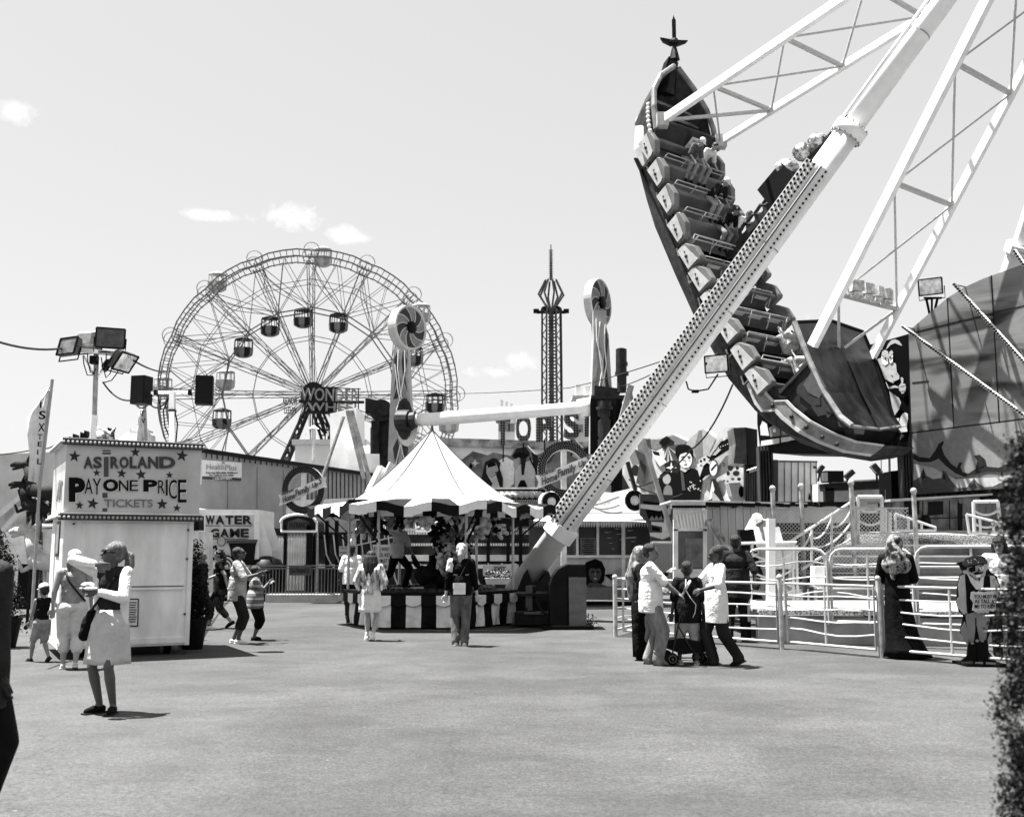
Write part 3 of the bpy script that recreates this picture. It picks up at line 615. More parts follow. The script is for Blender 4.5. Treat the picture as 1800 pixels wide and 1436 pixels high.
# ================================================================== ticket booth
def booth():
    c0 = Vector((-6.72, 15.9, 0)); a = R(28); u = Vector((math.cos(a), math.sin(a), 0)); d = Vector((-math.sin(a), math.cos(a), 0)); n = -d
    z0, z1, z2 = .14, 2.13, 3.22; Wf, D = 1.9, 1.9
    t = thing('ticket_booth', 'white ticket booth on wheels with pay one price sign box on top', 'ticket booth', c0)
    def L(x, y, z): return c0+u*x+d*y+Vector((0, 0, z))
    def bx(m, x0, x1, y0, y1, za, zb): m.frame(L(x0, y0, za), u*(x1-x0), d*(y1-y0), Vector((0, 0, zb-za)))
    wm = M('booth_white', .66, .45, var=.16, scale=2.6, bump=.05, stretch=(1, 1, .35))
    m = MB(); bx(m, 0, Wf, 0, D, z0, z1); o = put(m, 'body', wm, t, bev=.012)
    m = MB(); bx(m, .3, Wf-.12, -.045, 0, 1.0, 1.035); bx(m, .06, Wf-.06, -.03, 0, z0+.04, z0+.12); bx(m, .14, .16, -.008, 0, z0+.12, z1-.1); bx(m, Wf-.07, Wf, -.02, 0, z0, z1)
    bx(m, .25, Wf-.1, -.012, 0, 1.06, z1-.12); put(m, 'trim_ledges', wm, t)
    m = MB()
    for (x, z) in ((.12, 1.98), (.12, 1.3), (Wf-.1, 1.9), (Wf-.1, 1.45), (.2, .7), (Wf-.1, .6)): bx(m, x, x+.03, -.035, -.012, z, z+.03)
    bx(m, .3, Wf-.12, -.0135, -.0125, 1.036, 1.05); put(m, 'bolts', g(.12), t)
    m = MB(); bx(m, -.03, Wf+.06, -.10, D+.05, z1, z2); put(m, 'sign_box', M('booth_sign_face', .44, .55, var=.16, scale=1.1, bump=.03), t)
    m = MB(); bx(m, -.1, Wf+.1, -.16, D+.1, z2, z2+.06); bx(m, -.08, Wf+.09, -.15, D+.08, z1-.02, z1+.035); put(m, 'roof', m_white2, t)
    b = MB(); tr = MB()
    for zz in (z2-.005, z1-.04):
        bx(tr, -.1, Wf+.1, -.165, -.155, zz-.045, zz+.05)
        for k in range(34): b.ell(L(-.08+k*(Wf+.16)/33, -.17, zz), (.021, .021, .023), nu=7, nv=5)
        for k in range(20): b.ell(L(-.11, -.1+k*.1, zz), (.021, .021, .023), nu=7, nv=5)
    put(tr, 'trim_strip', g(.10), t); put(b, 'bulbs', g(.33), t)
    pl = Plane(L(0, -.1, 0)[:2], L(Wf, -.1, 0)[:2])
    q = MB()
    for (x, y, r, rt) in ((131, 802, 11, .1), (238, 795, 9, 0), (320, 801, 11, .15), (170, 831, 7, 0), (214, 832, 9, .1), (248, 834, 10, -.1), (298, 835, 7, 0), (140, 888, 8, .1), (163, 885, 11, .2), (285, 886, 10.5, 0), (311, 893, 7.5, .1)):
        pl.poly(q, star(x, y, r, rot=rt), .004, .006)
    put(q, 'stars', g(.075), t)
    dk, gy = g(.015), g(.11)
    q = MB(); 
    for pts in ([(180.5, 791), (194.5, 791), (194.5, 793.5), (180.5, 793.5)], [(180, 795), (195, 795), (195, 798.5), (180, 798.5)], [(182.5, 803), (191, 803), (191, 838), (182.5, 838)], [(180, 866), (189, 866), (189, 875), (180, 875)], [(180, 893), (188.5, 893), (188.5, 899), (180, 899)]): pl.poly(q, pts, .003, .004)
    put(q, 'painted_tower', g(.13), t)
    for s, x0, x1 in (('A', 147, 163), ('S', 164, 179), ('R', 194, 209), ('O', 210, 226), ('L', 228, 240), ('A', 241, 259), ('N', 260, 278), ('D', 280, 308)):
        pl.word('lettering', s, x0+1, 804, x1+1, 824.5, g(.3), t, .006, bold=.035); pl.word('lettering', s, x0, 802.5, x1, 823, gy, t, .012, bold=.04)
    for s, x0, y0, x1, y1, bo in (('P', 121, 839, 150, 882, .06), ('A', 149, 841, 163, 868, .0), ('Y', 163, 841, 178, 869, .0), ('O', 181, 842, 208, 864, .05), ('N', 209, 844, 226, 863, .01), ('E', 228, 844, 243, 863, .0), ('P', 252, 843, 277, 864, .05), ('R', 278, 844, 290, 867, 0), ('I', 291.5, 843, 295, 871, 0), ('C', 297, 843, 311, 877, 0), ('E', 313, 843, 328, 883, 0)):
        pl.word('lettering', s, x0+.6, y0+1.0, x1+1.2, y1+1.2, g(.62), t, .006, bold=bo+.015); pl.word('lettering', s, x0, y0, x1, y1, dk, t, .012, bold=bo)
    for s, x0, y0, x1, y1 in (('TICKETS', 183, 877, 269, 891.5),): pl.word('lettering', s, x0-.8, y0-.8, x1+.8, y1+.8, g(.60), t, .005, bold=.05); pl.word('lettering', s, x0, y0, x1, y1, g(.2), t, .012, bold=.02)
    # small notice on the front
    nb = MB(); pb = Plane(L(0, 0, 0)[:2], L(Wf, 0, 0)[:2]); pb.poly(nb, [(219, 1052), (244, 1052), (243, 1101), (218, 1101)], .02, .02); o = put(nb, 'notice_frame', dk, t)
    nb = MB(); pb.poly(nb, [(221, 1054), (242, 1054), (241, 1099), (220, 1099)], .026, .004); put(nb, 'notice', g(.5), t)
    ln = MB()
    for k in range(9): y = 1058+k*4.2; pb.poly(ln, [(223, y), (240-(k % 3), y), (240-(k % 3), y+1.6), (223, y+1.6)], .032, .003)
    put(ln, 'notice_text', dk, t)
    # left side window, door
    w = MB(); w.frame(L(-.012, .5, 1.5), u*.012, d*.5, Vector((0, 0, .55))); wo = put(w, 'side_window', m_dsteel, t)
    w = MB(); w.frame(L(-.018, .55, 1.55), u*.006, d*.4, Vector((0, 0, .45))); put(w, 'pane', M('window_glass', .2, .1), wo)
    w = MB(); w.frame(L(-.02, 1.15, .35), u*.02, d*.6, Vector((0, 0, 1.7))); put(w, 'side_door', m_white2, t)
    for s, y, z in (('T', .2, 2.35), ('I', .5, 2.38), ('X', .8, 2.36)): word('side_lettering', s, L(-.035, y+.2, z), -d, (0, 0, 1), .22, .3, g(.2), t)
    ww = MB()
    for x, y in ((.35, .25), (Wf-.3, .25), (.35, D-.3), (Wf-.3, D-.3)): ww.lathe([(.06, -.06), (.14, -.06), (.14, .06), (.06, .06)], 14, L(x, y, .14), Matrix((d, Vector((0, 0, 1)), u)).transposed())
    put(ww, 'wheels', m_black, t)
    j = MB()
    for x in (.15, Wf-.12, .9): j.beam(L(x, .06, 0), L(x, .06, z0), .04); j.box(L(x, .06, .015), (.14, .14, .03))
    bx(j, .2, Wf-.1, .3, .4, .2, .3); put(j, 'jacks', m_dsteel, t)
    # loudspeaker mast
    Ys = 17.4; s = thing('speaker_mast', 'white mast on the booth roof carrying two black loudspeakers', 'mast', P(303, 786, Ys))
    m = MB(); m.beam(P(303, 790, Ys), P(303, 687, Ys), .085); m.tube([P(266, 690, Ys), P(341, 689, Ys)], .025, 8); put(m, 'mast_pole', m_white2, s)
    cl = MB(); cl.box(P(303, 722, Ys), (.11, .11, .03)); cl.tube([P(262, 700, Ys), P(277, 692, Ys), P(283, 720, Ys), P(296, 715, Ys)], .012, 6); cl.tube([P(296, 700, Ys), P(287, 722, Ys), P(290, 750, Ys), P(299, 770, Ys)], .012, 6)
    cl.tube([P(306, 715, Ys), P(312, 745, Ys), P(309, 780, Ys)], .012, 6); cl.box(P(274, 690, Ys-.04), (.05, .08, .08)); cl.box(P(334, 690, Ys-.04), (.05, .08, .08)); put(cl, 'cable_and_clamps', m_black, s)
    for x0, x1, y0, y1, rz, lab in ((233, 265, 661, 712, -.25, 0), (342, 377, 661, 712, .2, 1)):
        m = MB(); c = P((x0+x1)/2, (y0+y1)/2, Ys); m.box(c, ((x1-x0)*Ys/F*.86, .26, (y1-y0)*Ys/F), rz); o = put(m, 'loudspeaker', M('speaker_black', .018, .55, var=.3, scale=20), s, bev=.01)
        q = MB(); mm = Matrix.Rotation(rz, 3, 'Z'); q.box(c+mm@Vector((0, -.135, 0)), ((x1-x0)*Ys/F*.78, .012, (y1-y0)*Ys/F*.93), rz); put(q, 'grille', M('speaker_grille', .03, .6, var=.5, scale=60), o)
booth()
# ================================================================== floodlight pole
def flood(c, size, yaw, pitch, parent, face=.25, v=.16, name='floodlight'):
    mm = Matrix.Rotation(yaw, 3, 'Z')@Matrix.Rotation(pitch, 3, 'X'); c = Vector(c)
    w, h, dd = size, size*.72, size*.42
    def q(x, y, z): return c+mm@Vector((x, y, z))
    F4 = [(-w/2, -dd/2, -h/2), (w/2, -dd/2, -h/2), (w/2, -dd/2, h/2), (-w/2, -dd/2, h/2)]; B4 = [(-w*.33, dd/2, -h*.3), (w*.33, dd/2, -h*.3), (w*.33, dd/2, h*.3), (-w*.33, dd/2, h*.3)]
    m4 = [(x, 0, z) for x, y, z in F4]
    m = MB(); m.add([q(*p) for p in F4+m4+B4], [(0, 1, 2, 3), (8, 11, 10, 9)]+[(i+k, k+4+i, k+4+(i+1) % 4, k+(i+1) % 4) for k in (0, 4) for i in range(4)])
    o = put(m, name, M('flood_%03d' % round(v*1000), v, .45, var=.25, scale=9, metal=.3), parent, bev=.008)
    r = MB()
    for (a, b) in ((0, 1), (1, 2), (2, 3), (3, 0)): pa = Vector(F4[a])+Vector((0, -.01, 0)); pb = Vector(F4[b])+Vector((0, -.01, 0)); r.beam(q(*pa), q(*pb), .028)
    put(r, 'rim', m_black, o)
    gl = MB(); gl.add([q(x*.93, y-.008, z*.93) for x, y, z in F4], [(0, 1, 2, 3)]); put(gl, 'glass', M('flood_glass_%03d' % round(face*1000), face, .12, var=.5, scale=6, spec=.8), o)
    y = MB(); y.tube([q(-w*.55, 0, 0), q(-w*.55, 0, -h*.75), q(w*.55, 0, -h*.75), q(w*.55, 0, 0)], .014, 6); put(y, 'yoke', m_black, o)
    return o
def light_pole():
    Y = 19.5; b = P(165, 967, Y); b.z = 0
    t = thing('floodlight_pole', 'tall pole behind the ticket booth topped by a cluster of five floodlights', 'floodlight pole', b)
    m = MB(); m.tube([b, P(164, 760, Y), P(166, 730, Y)], .06, 10); put(m, 'pole', m_white2, t)
    m = MB(); m.tube([P(166, 731, Y), P(169, 640, Y), P(169, 618, Y)], .045, 10); put(m, 'upper_pole', m_steel, t)
    m = MB(); m.beam(P(143, 616, Y), P(203, 622, Y), .08); m.beam(P(169, 618, Y-.3), P(169, 618, Y+.4), .07); m.tube([P(147, 625, Y), P(168, 665, Y)], .018, 6); m.tube([P(201, 624, Y), P(172, 662, Y)], .018, 6); put(m, 'crossbar', m_white2, t)
    m = MB(); m.box(P(165.5, 633, Y-.08), (.13, .13, .15)); put(m, 'junction_box', m_black, t)
    m = MB()
    for pts in ([(146, 625), (149, 655), (158, 664), (166, 655)], [(154, 622), (155, 648), (163, 662), (168, 648)], [(178, 628), (183, 660), (190, 668), (197, 645), (200, 630)], [(187, 622), (186, 648), (183, 640)], [(210, 645), (203, 665), (190, 672), (181, 672)]): 
        pp = [P(x, y, Y-.05) for x, y in pts]; m.tube([pp[0]]+[(pp[i]+pp[i+1])/2 for i in range(len(pp)-1)]+[pp[-1]], .011, 5)
    put(m, 'cables', m_black, t)
    k = Y/F
    flood(P(126, 612, Y-.1), 44*k, R(-28), R(-14), t, .16); flood(P(154, 598, Y+.15), 48*k, R(160), R(8), t, .2, .26); flood(P(194, 594, Y-.1), 48*k, R(22), R(14), t, .1, .22)
    flood(P(213, 632, Y), 48*k, R(75), R(35), t, .5, .14); flood(P(187, 640, Y+.1), 26*k, R(120), R(30), t, .2, .1)
light_pole()
def wires():
    def w(name, pts, r, lab, grp=None, sag=.1):
        m = MB(); pp = []
        for a, b in zip(pts[:-1], pts[1:]): pp += arc3(P(*a), P(*b), sag)[:-1]
        pp.append(P(*pts[-1])); m.tube(pp, r, 5); put(m, name, g(.05), None, label=lab, cat='cable', group=grp)
    w('overhead_cable', [(-40, 588, 15), (112, 612, 19.5)], .02, 'overhead cable from left edge to the floodlight pole', sag=.1)
    w('overhead_cable', [(235, 634, 19.5), (300, 652, 34), (370, 700, 60)], .02, 'overhead cable from floodlight pole towards the ferris wheel')
    w('overhead_cable', [(181, 672, 19.4), (235, 703, 18.4), (262, 708, 18.0), (296, 700, 17.5)], .016, 'sagging cable from floodlight pole to the loudspeaker mast', sag=.12)
    w('overhead_cable', [(795, 692, 60), (1000, 682, 40), (1190, 626, 24.5)], .016, 'long thin wire from the ferris wheel side to the bulb studded leg', sag=.05)
    w('overhead_cable', [(1090, 680, 35), (1175, 642, 25)], .016, 'short wire between the right tower and the bulb studded leg', sag=.05)
    w('overhead_cable', [(-40, 800, 26), (70, 788, 26), (100, 780, 24)], .016, 'wire behind the feather banner at far left', sag=.05)
    w('overhead_cable', [(1288, 676, 27), (1215, 790, 30), (1112, 856, 32)], .025, 'black cable slanting down across the face mural', sag=.25)
    w('overhead_cable', [(1105, 842, 31.5), (1160, 868, 31.5), (1200, 868, 31)], .02, 'loose black cable in front of the mural beside the bulb disc', sag=.1)
wires()
# ================================================================== painted art helper
TONES = [.008, .05, .12, .22, .36, .52, .72]
def art(pl, parent, name, items, base=.01, step=.004):
    m = MB(); 
    for i, (tone, pts) in enumerate(items): m.mat(tone); pl.poly(m, pts, base+step*i, .003)
    return put(m, name, [g(v) for v in TONES], parent)
# ================================================================== spinning ride with two disc topped towers
def top_spin():
    t = thing('spinning_ride', 'spinning thrill ride with two flame painted towers joined by a white crossbeam', 'thrill ride', P(880, 1040, 38))
    fl = M('tower_pale', .34, .5, var=.15, scale=3); ln = m_white; dk = g(.10); md = g(.24)
    def disc(c, r, th, yaw, back):
        mm = Matrix.Rotation(yaw, 3, 'Z'); c = Vector(c); m = MB(); n = 40
        ax = Matrix((mm@Vector((1, 0, 0)), mm@Vector((0, 0, 1)), mm@Vector((0, -1, 0)))).transposed()
        m.lathe([(r, -th/2), (r, th/2)], n, c, ax); o = put(m, 'disc', g(.38), t)
        q = MB()
        def pt(rr, a, s): return c+ax@Vector((rr*math.cos(a), rr*math.sin(a), (th/2+.012)*s))
        for s in (1,):
            for k in range(10):
                q.mat(k % 2)
                a0 = 2*math.pi*k/10; N_ = 7
                A_ = [pt(r*.95*j/N_, a0+.75*(j/N_)**1.3, s) for j in range(N_+1)]; B_ = [pt(r*.95*j/N_, a0+.628+.75*(j/N_)**1.3, s) for j in range(N_+1)]
                q.add(A_+B_, [(j, j+1, N_+2+j, N_+1+j) for j in range(N_)])
        put(q, 'painted_segments', [dk, md], o)
        q = MB()
        for k in range(10):
            a0 = 2*math.pi*k/10; q.tube([pt(r*.97*j/7, a0+.75*(j/7)**1.3, 1)+mm@Vector((0, -.01, 0)) for j in range(8)], .018, 5)
        q.tube([pt(r*.98, a*math.pi/18, 1) for a in range(37)], .05 if back else .03, 5)
        put(q, 'painted_lines', g(.5), o)
        h = MB(); h.lathe([(.22, th/2), (.22, th/2+.12), (.1, th/2+.16)], 12, c, ax); put(h, 'hub_cap', m_black, o)
    def column(pts, Y, th, name='tower'):     # pts: list of (xl, xr, y)
        m = MB(); n = len(pts)
        L_ = [P(a, y, Y) for a, b, y in pts]; R_ = [P(b, y, Y) for a, b, y in pts]
        vs = L_+R_+[p+Vector((0, th, 0)) for p in L_]+[p+Vector((0, th, 0)) for p in R_]; fs = []
        for i in range(n-1): fs += [(i, i+1, n+i+1, n+i), (2*n+i, 3*n+i, 3*n+i+1, 2*n+i+1), (i, 2*n+i, 2*n+i+1, i+1), (n+i, n+i+1, 3*n+i+1, 3*n+i)]
        fs += [(0, n, 3*n, 2*n), (n-1, 3*n-1, 4*n-1, 2*n-1)]
        m.add(vs, fs); return put(m, name, fl, t)
    Yl, Yr = 38, 35
    column([(693, 717, 612), (688, 719, 660), (685, 722, 720), (682, 723, 800), (678, 726, 967), (678, 726, 1040)], Yl, 1.0)
    column([(1043, 1066, 545), (1043, 1066, 575), (1044, 1070, 590), (1042, 1073, 640), (1040, 1076, 690), (1036, 1078, 967), (1036, 1078, 1045)], Yr, 1.0)
    f = MB()
    def flame(a, Y, k):
        f.mat(k); f.prism([P(x, y, Y-.03) for x, y in a], (0, .02, 0))
    for Y, cx, y0, y1, w in ((Yl, 704, 615, 712, 13), (Yl, 704, 770, 860, 15)):
        for s in (-1, 1):
            flame([(cx+s*w*.9, y0+18), (cx+s*w*.35, y0), (cx+s*w*.15, y0+20), (cx+s*w*.35, y0+48), (cx+s*w*.95, y0+75), (cx+s*w*.6, y0+46)], Y, 0)
            flame([(cx+s*w*1.0, y1-10), (cx+s*w*.1, y0+50), (cx+s*w*.0, y0+62), (cx+s*w*.4, y1-12)], Y, 0 if s < 0 else 1)
        flame([(cx-w*.5, y1), (cx, y1-34), (cx+w*.5, y1), (cx, y1+6)], Y, 1)
    for s, x0 in ((-1, 1054), (1, 1062)):
        flame([(x0+s*2, 570), (x0+s*7, 600), (x0+s*3, 640), (x0+s*9, 685), (x0+s*4, 685), (x0-s*1, 640), (x0+s*3, 600)], Yr, 1 if s < 0 else 0)
    put(f, 'flame_paint', [dk, md], t)
    w = MB()
    for Y, pts in ((Yl, [(700, 615), (699, 650), (704, 690), (711, 720)]), (Yl, [(711, 615), (712, 650), (705, 690), (697, 722)]), (Yl, [(694, 640), (700, 690), (704, 705)]), (Yl, [(690, 860), (697, 810), (704, 780)]), (Yl, [(719, 860), (711, 810), (704, 780)]),
                   (Yr, [(1048, 560), (1049, 600), (1060, 640), (1052, 690)]), (Yr, [(1064, 570), (1062, 600), (1066, 640), (1058, 688)]), (Yr, [(1055, 565), (1051, 600), (1057, 645), (1064, 690)])): w.tube([P(x, y, Y-.05) for x, y in pts], .02, 5)
    put(w, 'flame_outlines', ln, t)
    disc(P(715, 577, Yl-.3), 39*Yl/F, .36, R(52), True); disc(P(1050, 533, Yr+1.2), 43*(Yr+1)/F, .26, R(60), False)
    m = MB(); ax = Matrix((Vector((1, 0, 0)), Vector((0, 0, 1)), Vector((0, -1, 0)))).transposed(); m.lathe([(34*Yl/F, 0), (34*Yl/F, .12)], 28, P(716, 751, Yl), ax, sx=.55); put(m, 'bearing_plate', m_white2, t)
    m = MB(); m.tube([P(703, 740, Yl-.3), P(722, 739, Yl-.5)], [.42, .38], 14); m.tube([P(722, 739, Yl-.5), P(731, 738, Yl-.55)], .3, 12); m.lathe([(.5, 0), (.5, .35)], 14, P(712, 738, Yl-.1), ax, sx=.6, sy=1.5); put(m, 'drive_hub', m_dsteel, t)
    m = MB(); m.tube([P(729, 738, Yl-.5), P(760, 737, Yl-.5), P(1020, 717, Yr-.1), P(1036, 716, Yr)], [.2, .24, .2, .2], 14); m.tube([P(1018, 718, Yr-.1), P(1042, 714, Yr)], .31, 14); put(m, 'crossbeam', m_white, t, smooth=True)
    # motors and frames, left
    m = MB(); Y = Yl+.6
    m.prism([P(642, 700, Y), P(683, 706, Y), P(683, 724, Y), P(664, 730, Y), P(642, 726, Y)], (0, .8, 0)); m.lathe([(.42, -.5), (.42, .1)], 16, P(670, 722, Y), ax); m.lathe([(.24, .1), (.24, .2)], 14, P(676, 720, Y-.1), ax)
    m.tube([P(660, 752, Y), P(660, 797, Y)], [.19, .19], 14); m.box(P(661, 747, Y), (.3, .4, .3)); m.prism([P(666, 730, Y+.1), P(684, 728, Y+.1), P(680, 862, Y+.1), P(668, 862, Y+.1)], (0, .5, 0))
    put(m, 'left_drive', M('drive_dark', .05, .5, var=.5, scale=4), t)
    m = MB(); m.tube([P(604, 732, Y-1), P(560, 860, Y-1)], .06, 8); put(m, 'brace', m_steel, t)
    for a, b, w_ in (((611, 722), (640, 842), .14), ((618, 722), (652, 852), .14)): m = MB(); m.beam(P(*a, Y-1), P(*b, Y-1), w_); put(m, 'brace', M('brace_grey', .3, .6, var=.4, scale=3), t)
    for a, b in (((690, 815), (618, 960)), ((672, 822), (648, 870))): m = MB(); m.beam(P(*a, Y-2), P(*b, Y-2.4), .24); put(m, 'brace', m_white2, t)
    # right
    m = MB(); Y = Yr-.2
    m.prism([P(1045, 678, Y), P(1060, 679, Y), P(1060, 693, Y), P(1052, 702, Y), P(1045, 697, Y)], (0, .8, 0)); m.prism([P(1060, 679, Y), P(1090, 683, Y), P(1090, 692, Y), P(1060, 695, Y)], (0, .6, 0)); m.box(P(1070, 700, Y), (1.2, .6, .12))
    m.tube([P(1093, 660, Y), P(1093, 690, Y)], .16, 12); put(m, 'gearbox', m_dsteel, t)
    m = MB(); m.tube([P(1092, 612, Y), P(1092, 614, Y), P(1092, 658, Y)], [.1, .185, .185], 16); m.lathe([(.23, -.06), (.23, .06)], 14, P(1093, 657, Y)); m.lathe([(.2, -.06), (.2, .06)], 14, P(1093, 640, Y)); put(m, 'upper_motor', M('motor_grey', .07, .45, var=.4, scale=4), t)
    m = MB(); m.tube([P(1063, 738, Y-.5), P(1063, 792, Y-.5)], .2, 16); m.lathe([(.28, -.05), (.28, .05)], 14, P(1063, 718, Y-.5)); m.tube([P(1063, 705, Y-.5), P(1063, 738, Y-.5)], .15, 12); m.lathe([(.2, 0), (.08, -.25)], 12, P(1063, 792, Y-.5)); put(m, 'lower_motor', M('motor_grey', .07), t)
    m = MB()
    for x in (1041, 1047, 1078, 1084, 1090): m.beam(P(x, 700, Y-.2), P(x, 880, Y-.2), .13)
    for y in (735, 770, 805, 850): m.beam(P(1040, y, Y-.1), P(1092, y, Y-.1), .09)
    m.tube([P(1081, 702, Y-.5), P(1079, 725, Y-.5), P(1084, 790, Y-.5)], .05, 6); m.tube([P(1076, 702, Y-.5), P(1074, 730, Y-.5), P(1079, 800, Y-.5)], .04, 6)
    put(m, 'mast_frame', m_black, t)
    for a, b, w_ in (((1109, 678), (1076, 800), .2), ((1108, 690), (1120, 745), .1)): m = MB(); m.beam(P(*a, Y-.8), P(*b, Y-.8), w_); put(m, 'brace', M('brace_grey', .3), t)
    # bulb boards on platform front and stage
    m = MB(); m.prism([P(560, 935, 36.5), P(1000, 935, 36.5), P(1000, 1042, 36.5), P(560, 1042, 36.5)], (0, 4, 0)); put(m, 'stage', M('stage_dark', .07, .7, var=.7, scale=1.3), t)
    m = MB()
    for (x0, x1, y0, y1) in ((620, 990, 975, 986), (560, 990, 992, 999)): m.prism([P(x0, y0, 36.4), P(x1, y0, 36.4), P(x1, y1, 36.4), P(x0, y1, 36.4)], (0, .05, 0))
    put(m, 'white_trim', m_white, t)
    m = MB()
    for r_, (y0, Yb, xa, xb) in enumerate(((931, 36.3, 700, 985), (937, 36.3, 700, 985), (957, 36.3, 715, 990))):
        for k in range(64): x = xa+(xb-xa)*k/63; m.box(P(x, y0, Yb), (.06, .06, .09))
    put(m, 'stage_bulbs', m_white, t)
    m = MB()
    for x in (575, 592, 630, 660, 858, 893, 915, 935, 990): m.beam(P(x, 915, 36.1), P(x, 1040, 36.1), .12)
    for a, b in (((560, 945), (640, 935)), ((630, 950), (700, 930)), ((880, 945), (940, 900))): m.beam(P(*a, 36), P(*b, 36), .06)
    put(m, 'stage_posts', m_black, t)
    m = MB()
    for k in range(9): m.tube([P(570+k*16, 940, 35.9), P(574+k*16, 975, 35.9), P(582+k*16, 992, 35.9)], .025, 5)
    for k in range(5): m.beam(P(620+k*14, 938-k*3, 35.9), P(620+k*14, 960-k*3, 35.9), .03)
    m.beam(P(610, 940, 35.9), P(690, 922, 35.9), .04); m.beam(P(610, 962, 35.9), P(690, 944, 35.9), .04)
    for k in range(10): m.tube([P(690+k*24, 990, 35.9), P(694+k*24, 1015, 35.9), P(702+k*24, 1035, 35.9)], .03, 5)
    put(m, 'stage_rails', m_rail, t)
    for (x0, y0, x1, y1, ls) in ((655, 957, 690, 1002, (('IF YOU WANT A', .1), ('COOL RIDE', .33), ('YOU MUST SIT', .56), ('QUIET', .8))), (596, 960, 628, 978, (('WE DO NOT', .1), ('REFUND', .55)))):
        s = thing('notice_sign', 'pale notice board with dark lettering '+('beside the man in white behind the tent' if x0 < 640 else 'under the raised stage of the spinning ride'), 'sign', P(x0, y1, 35.6))
        q = MB(); q.prism([P(x0, y0, 35.6), P(x1, y0, 35.6), P(x1, y1, 35.6), P(x0, y1, 35.6)], (0, .05, 0)); put(q, 'board', g(.42), s)
        for w_, fy in ls: yy = y0+(y1-y0)*fy; word('lettering', w_, P(x0+2, yy+(y1-y0)*.15, 35.56), (1, 0, 0), (0, 0, 1), (x1-x0-4)*35.6/F, (y1-y0)*.15*35.6/F, g(.02), s, bold=.01)
top_spin()
def bulb_letters():
    Y = 39.0; spec = [('T', 872, 733, 897, 783), ('O', 906, 729, 934, 779), ('P', 943, 726, 972, 777), ('S', 990, 722, 1019, 773), ('P', 1028, 718, 1052, 768), ('I', 1101, 712, 1112, 750), ('N', 1116, 708, 1132, 748)]
    for i, (ch, x0, y0, x1, y1) in enumerate(spec):
        b = P((x0+x1)/2, y1, Y); t = thing('bulb_letter', 'big upright bulb covered letter '+(ch if i != 4 else 'P half hidden by the right tower'), 'letter', b, 'big bulb covered letters')
        ww, hh = (x1-x0)*Y/F, (y1-y0)*Y/F; O = P(x0, y1, Y)
        o = word('letter_body', ch, O, (1, 0, 0), (0, 0, 1), ww, hh, g(.26), t, ext=.35, bold=.035)
        # bulbs laid inside the letter outline
        me = o.data; co = [(o.matrix_basis@v.co)+b for v in me.vertices]; fy = min(c.y for c in co)+.01
        tri = [[(co[k].x, co[k].z) for k in p.vertices] for p in me.polygons if all(co[k].y < fy for k in p.vertices)]
        def ins(x, z):
            for q in tri:
                s = False; j = len(q)-1
                for k in range(len(q)):
                    if (q[k][1] > z) != (q[j][1] > z) and x < (q[j][0]-q[k][0])*(z-q[k][1])/(q[j][1]-q[k][1])+q[k][0]: s = not s
                    j = k
                if s: return True
            return False
        m = MB(); stp = .10; nx, nz = int(ww/stp), int(hh/stp)
        for a in range(nx+1):
            for c in range(nz+1):
                x, z = O.x+a*stp, O.z+c*stp
                if ins(x, z): m.box((x, fy-.05, z), (.062, .05, .062))
        if m.v: put(m, 'bulbs', M('letter_bulbs', .02, .4), t)
        s = MB(); s.beam((b.x, Y+.1, b.z+.1), (b.x, Y+.1, b.z-.6), .05); put(s, 'support_rod', m_black, t)
bulb_letters()
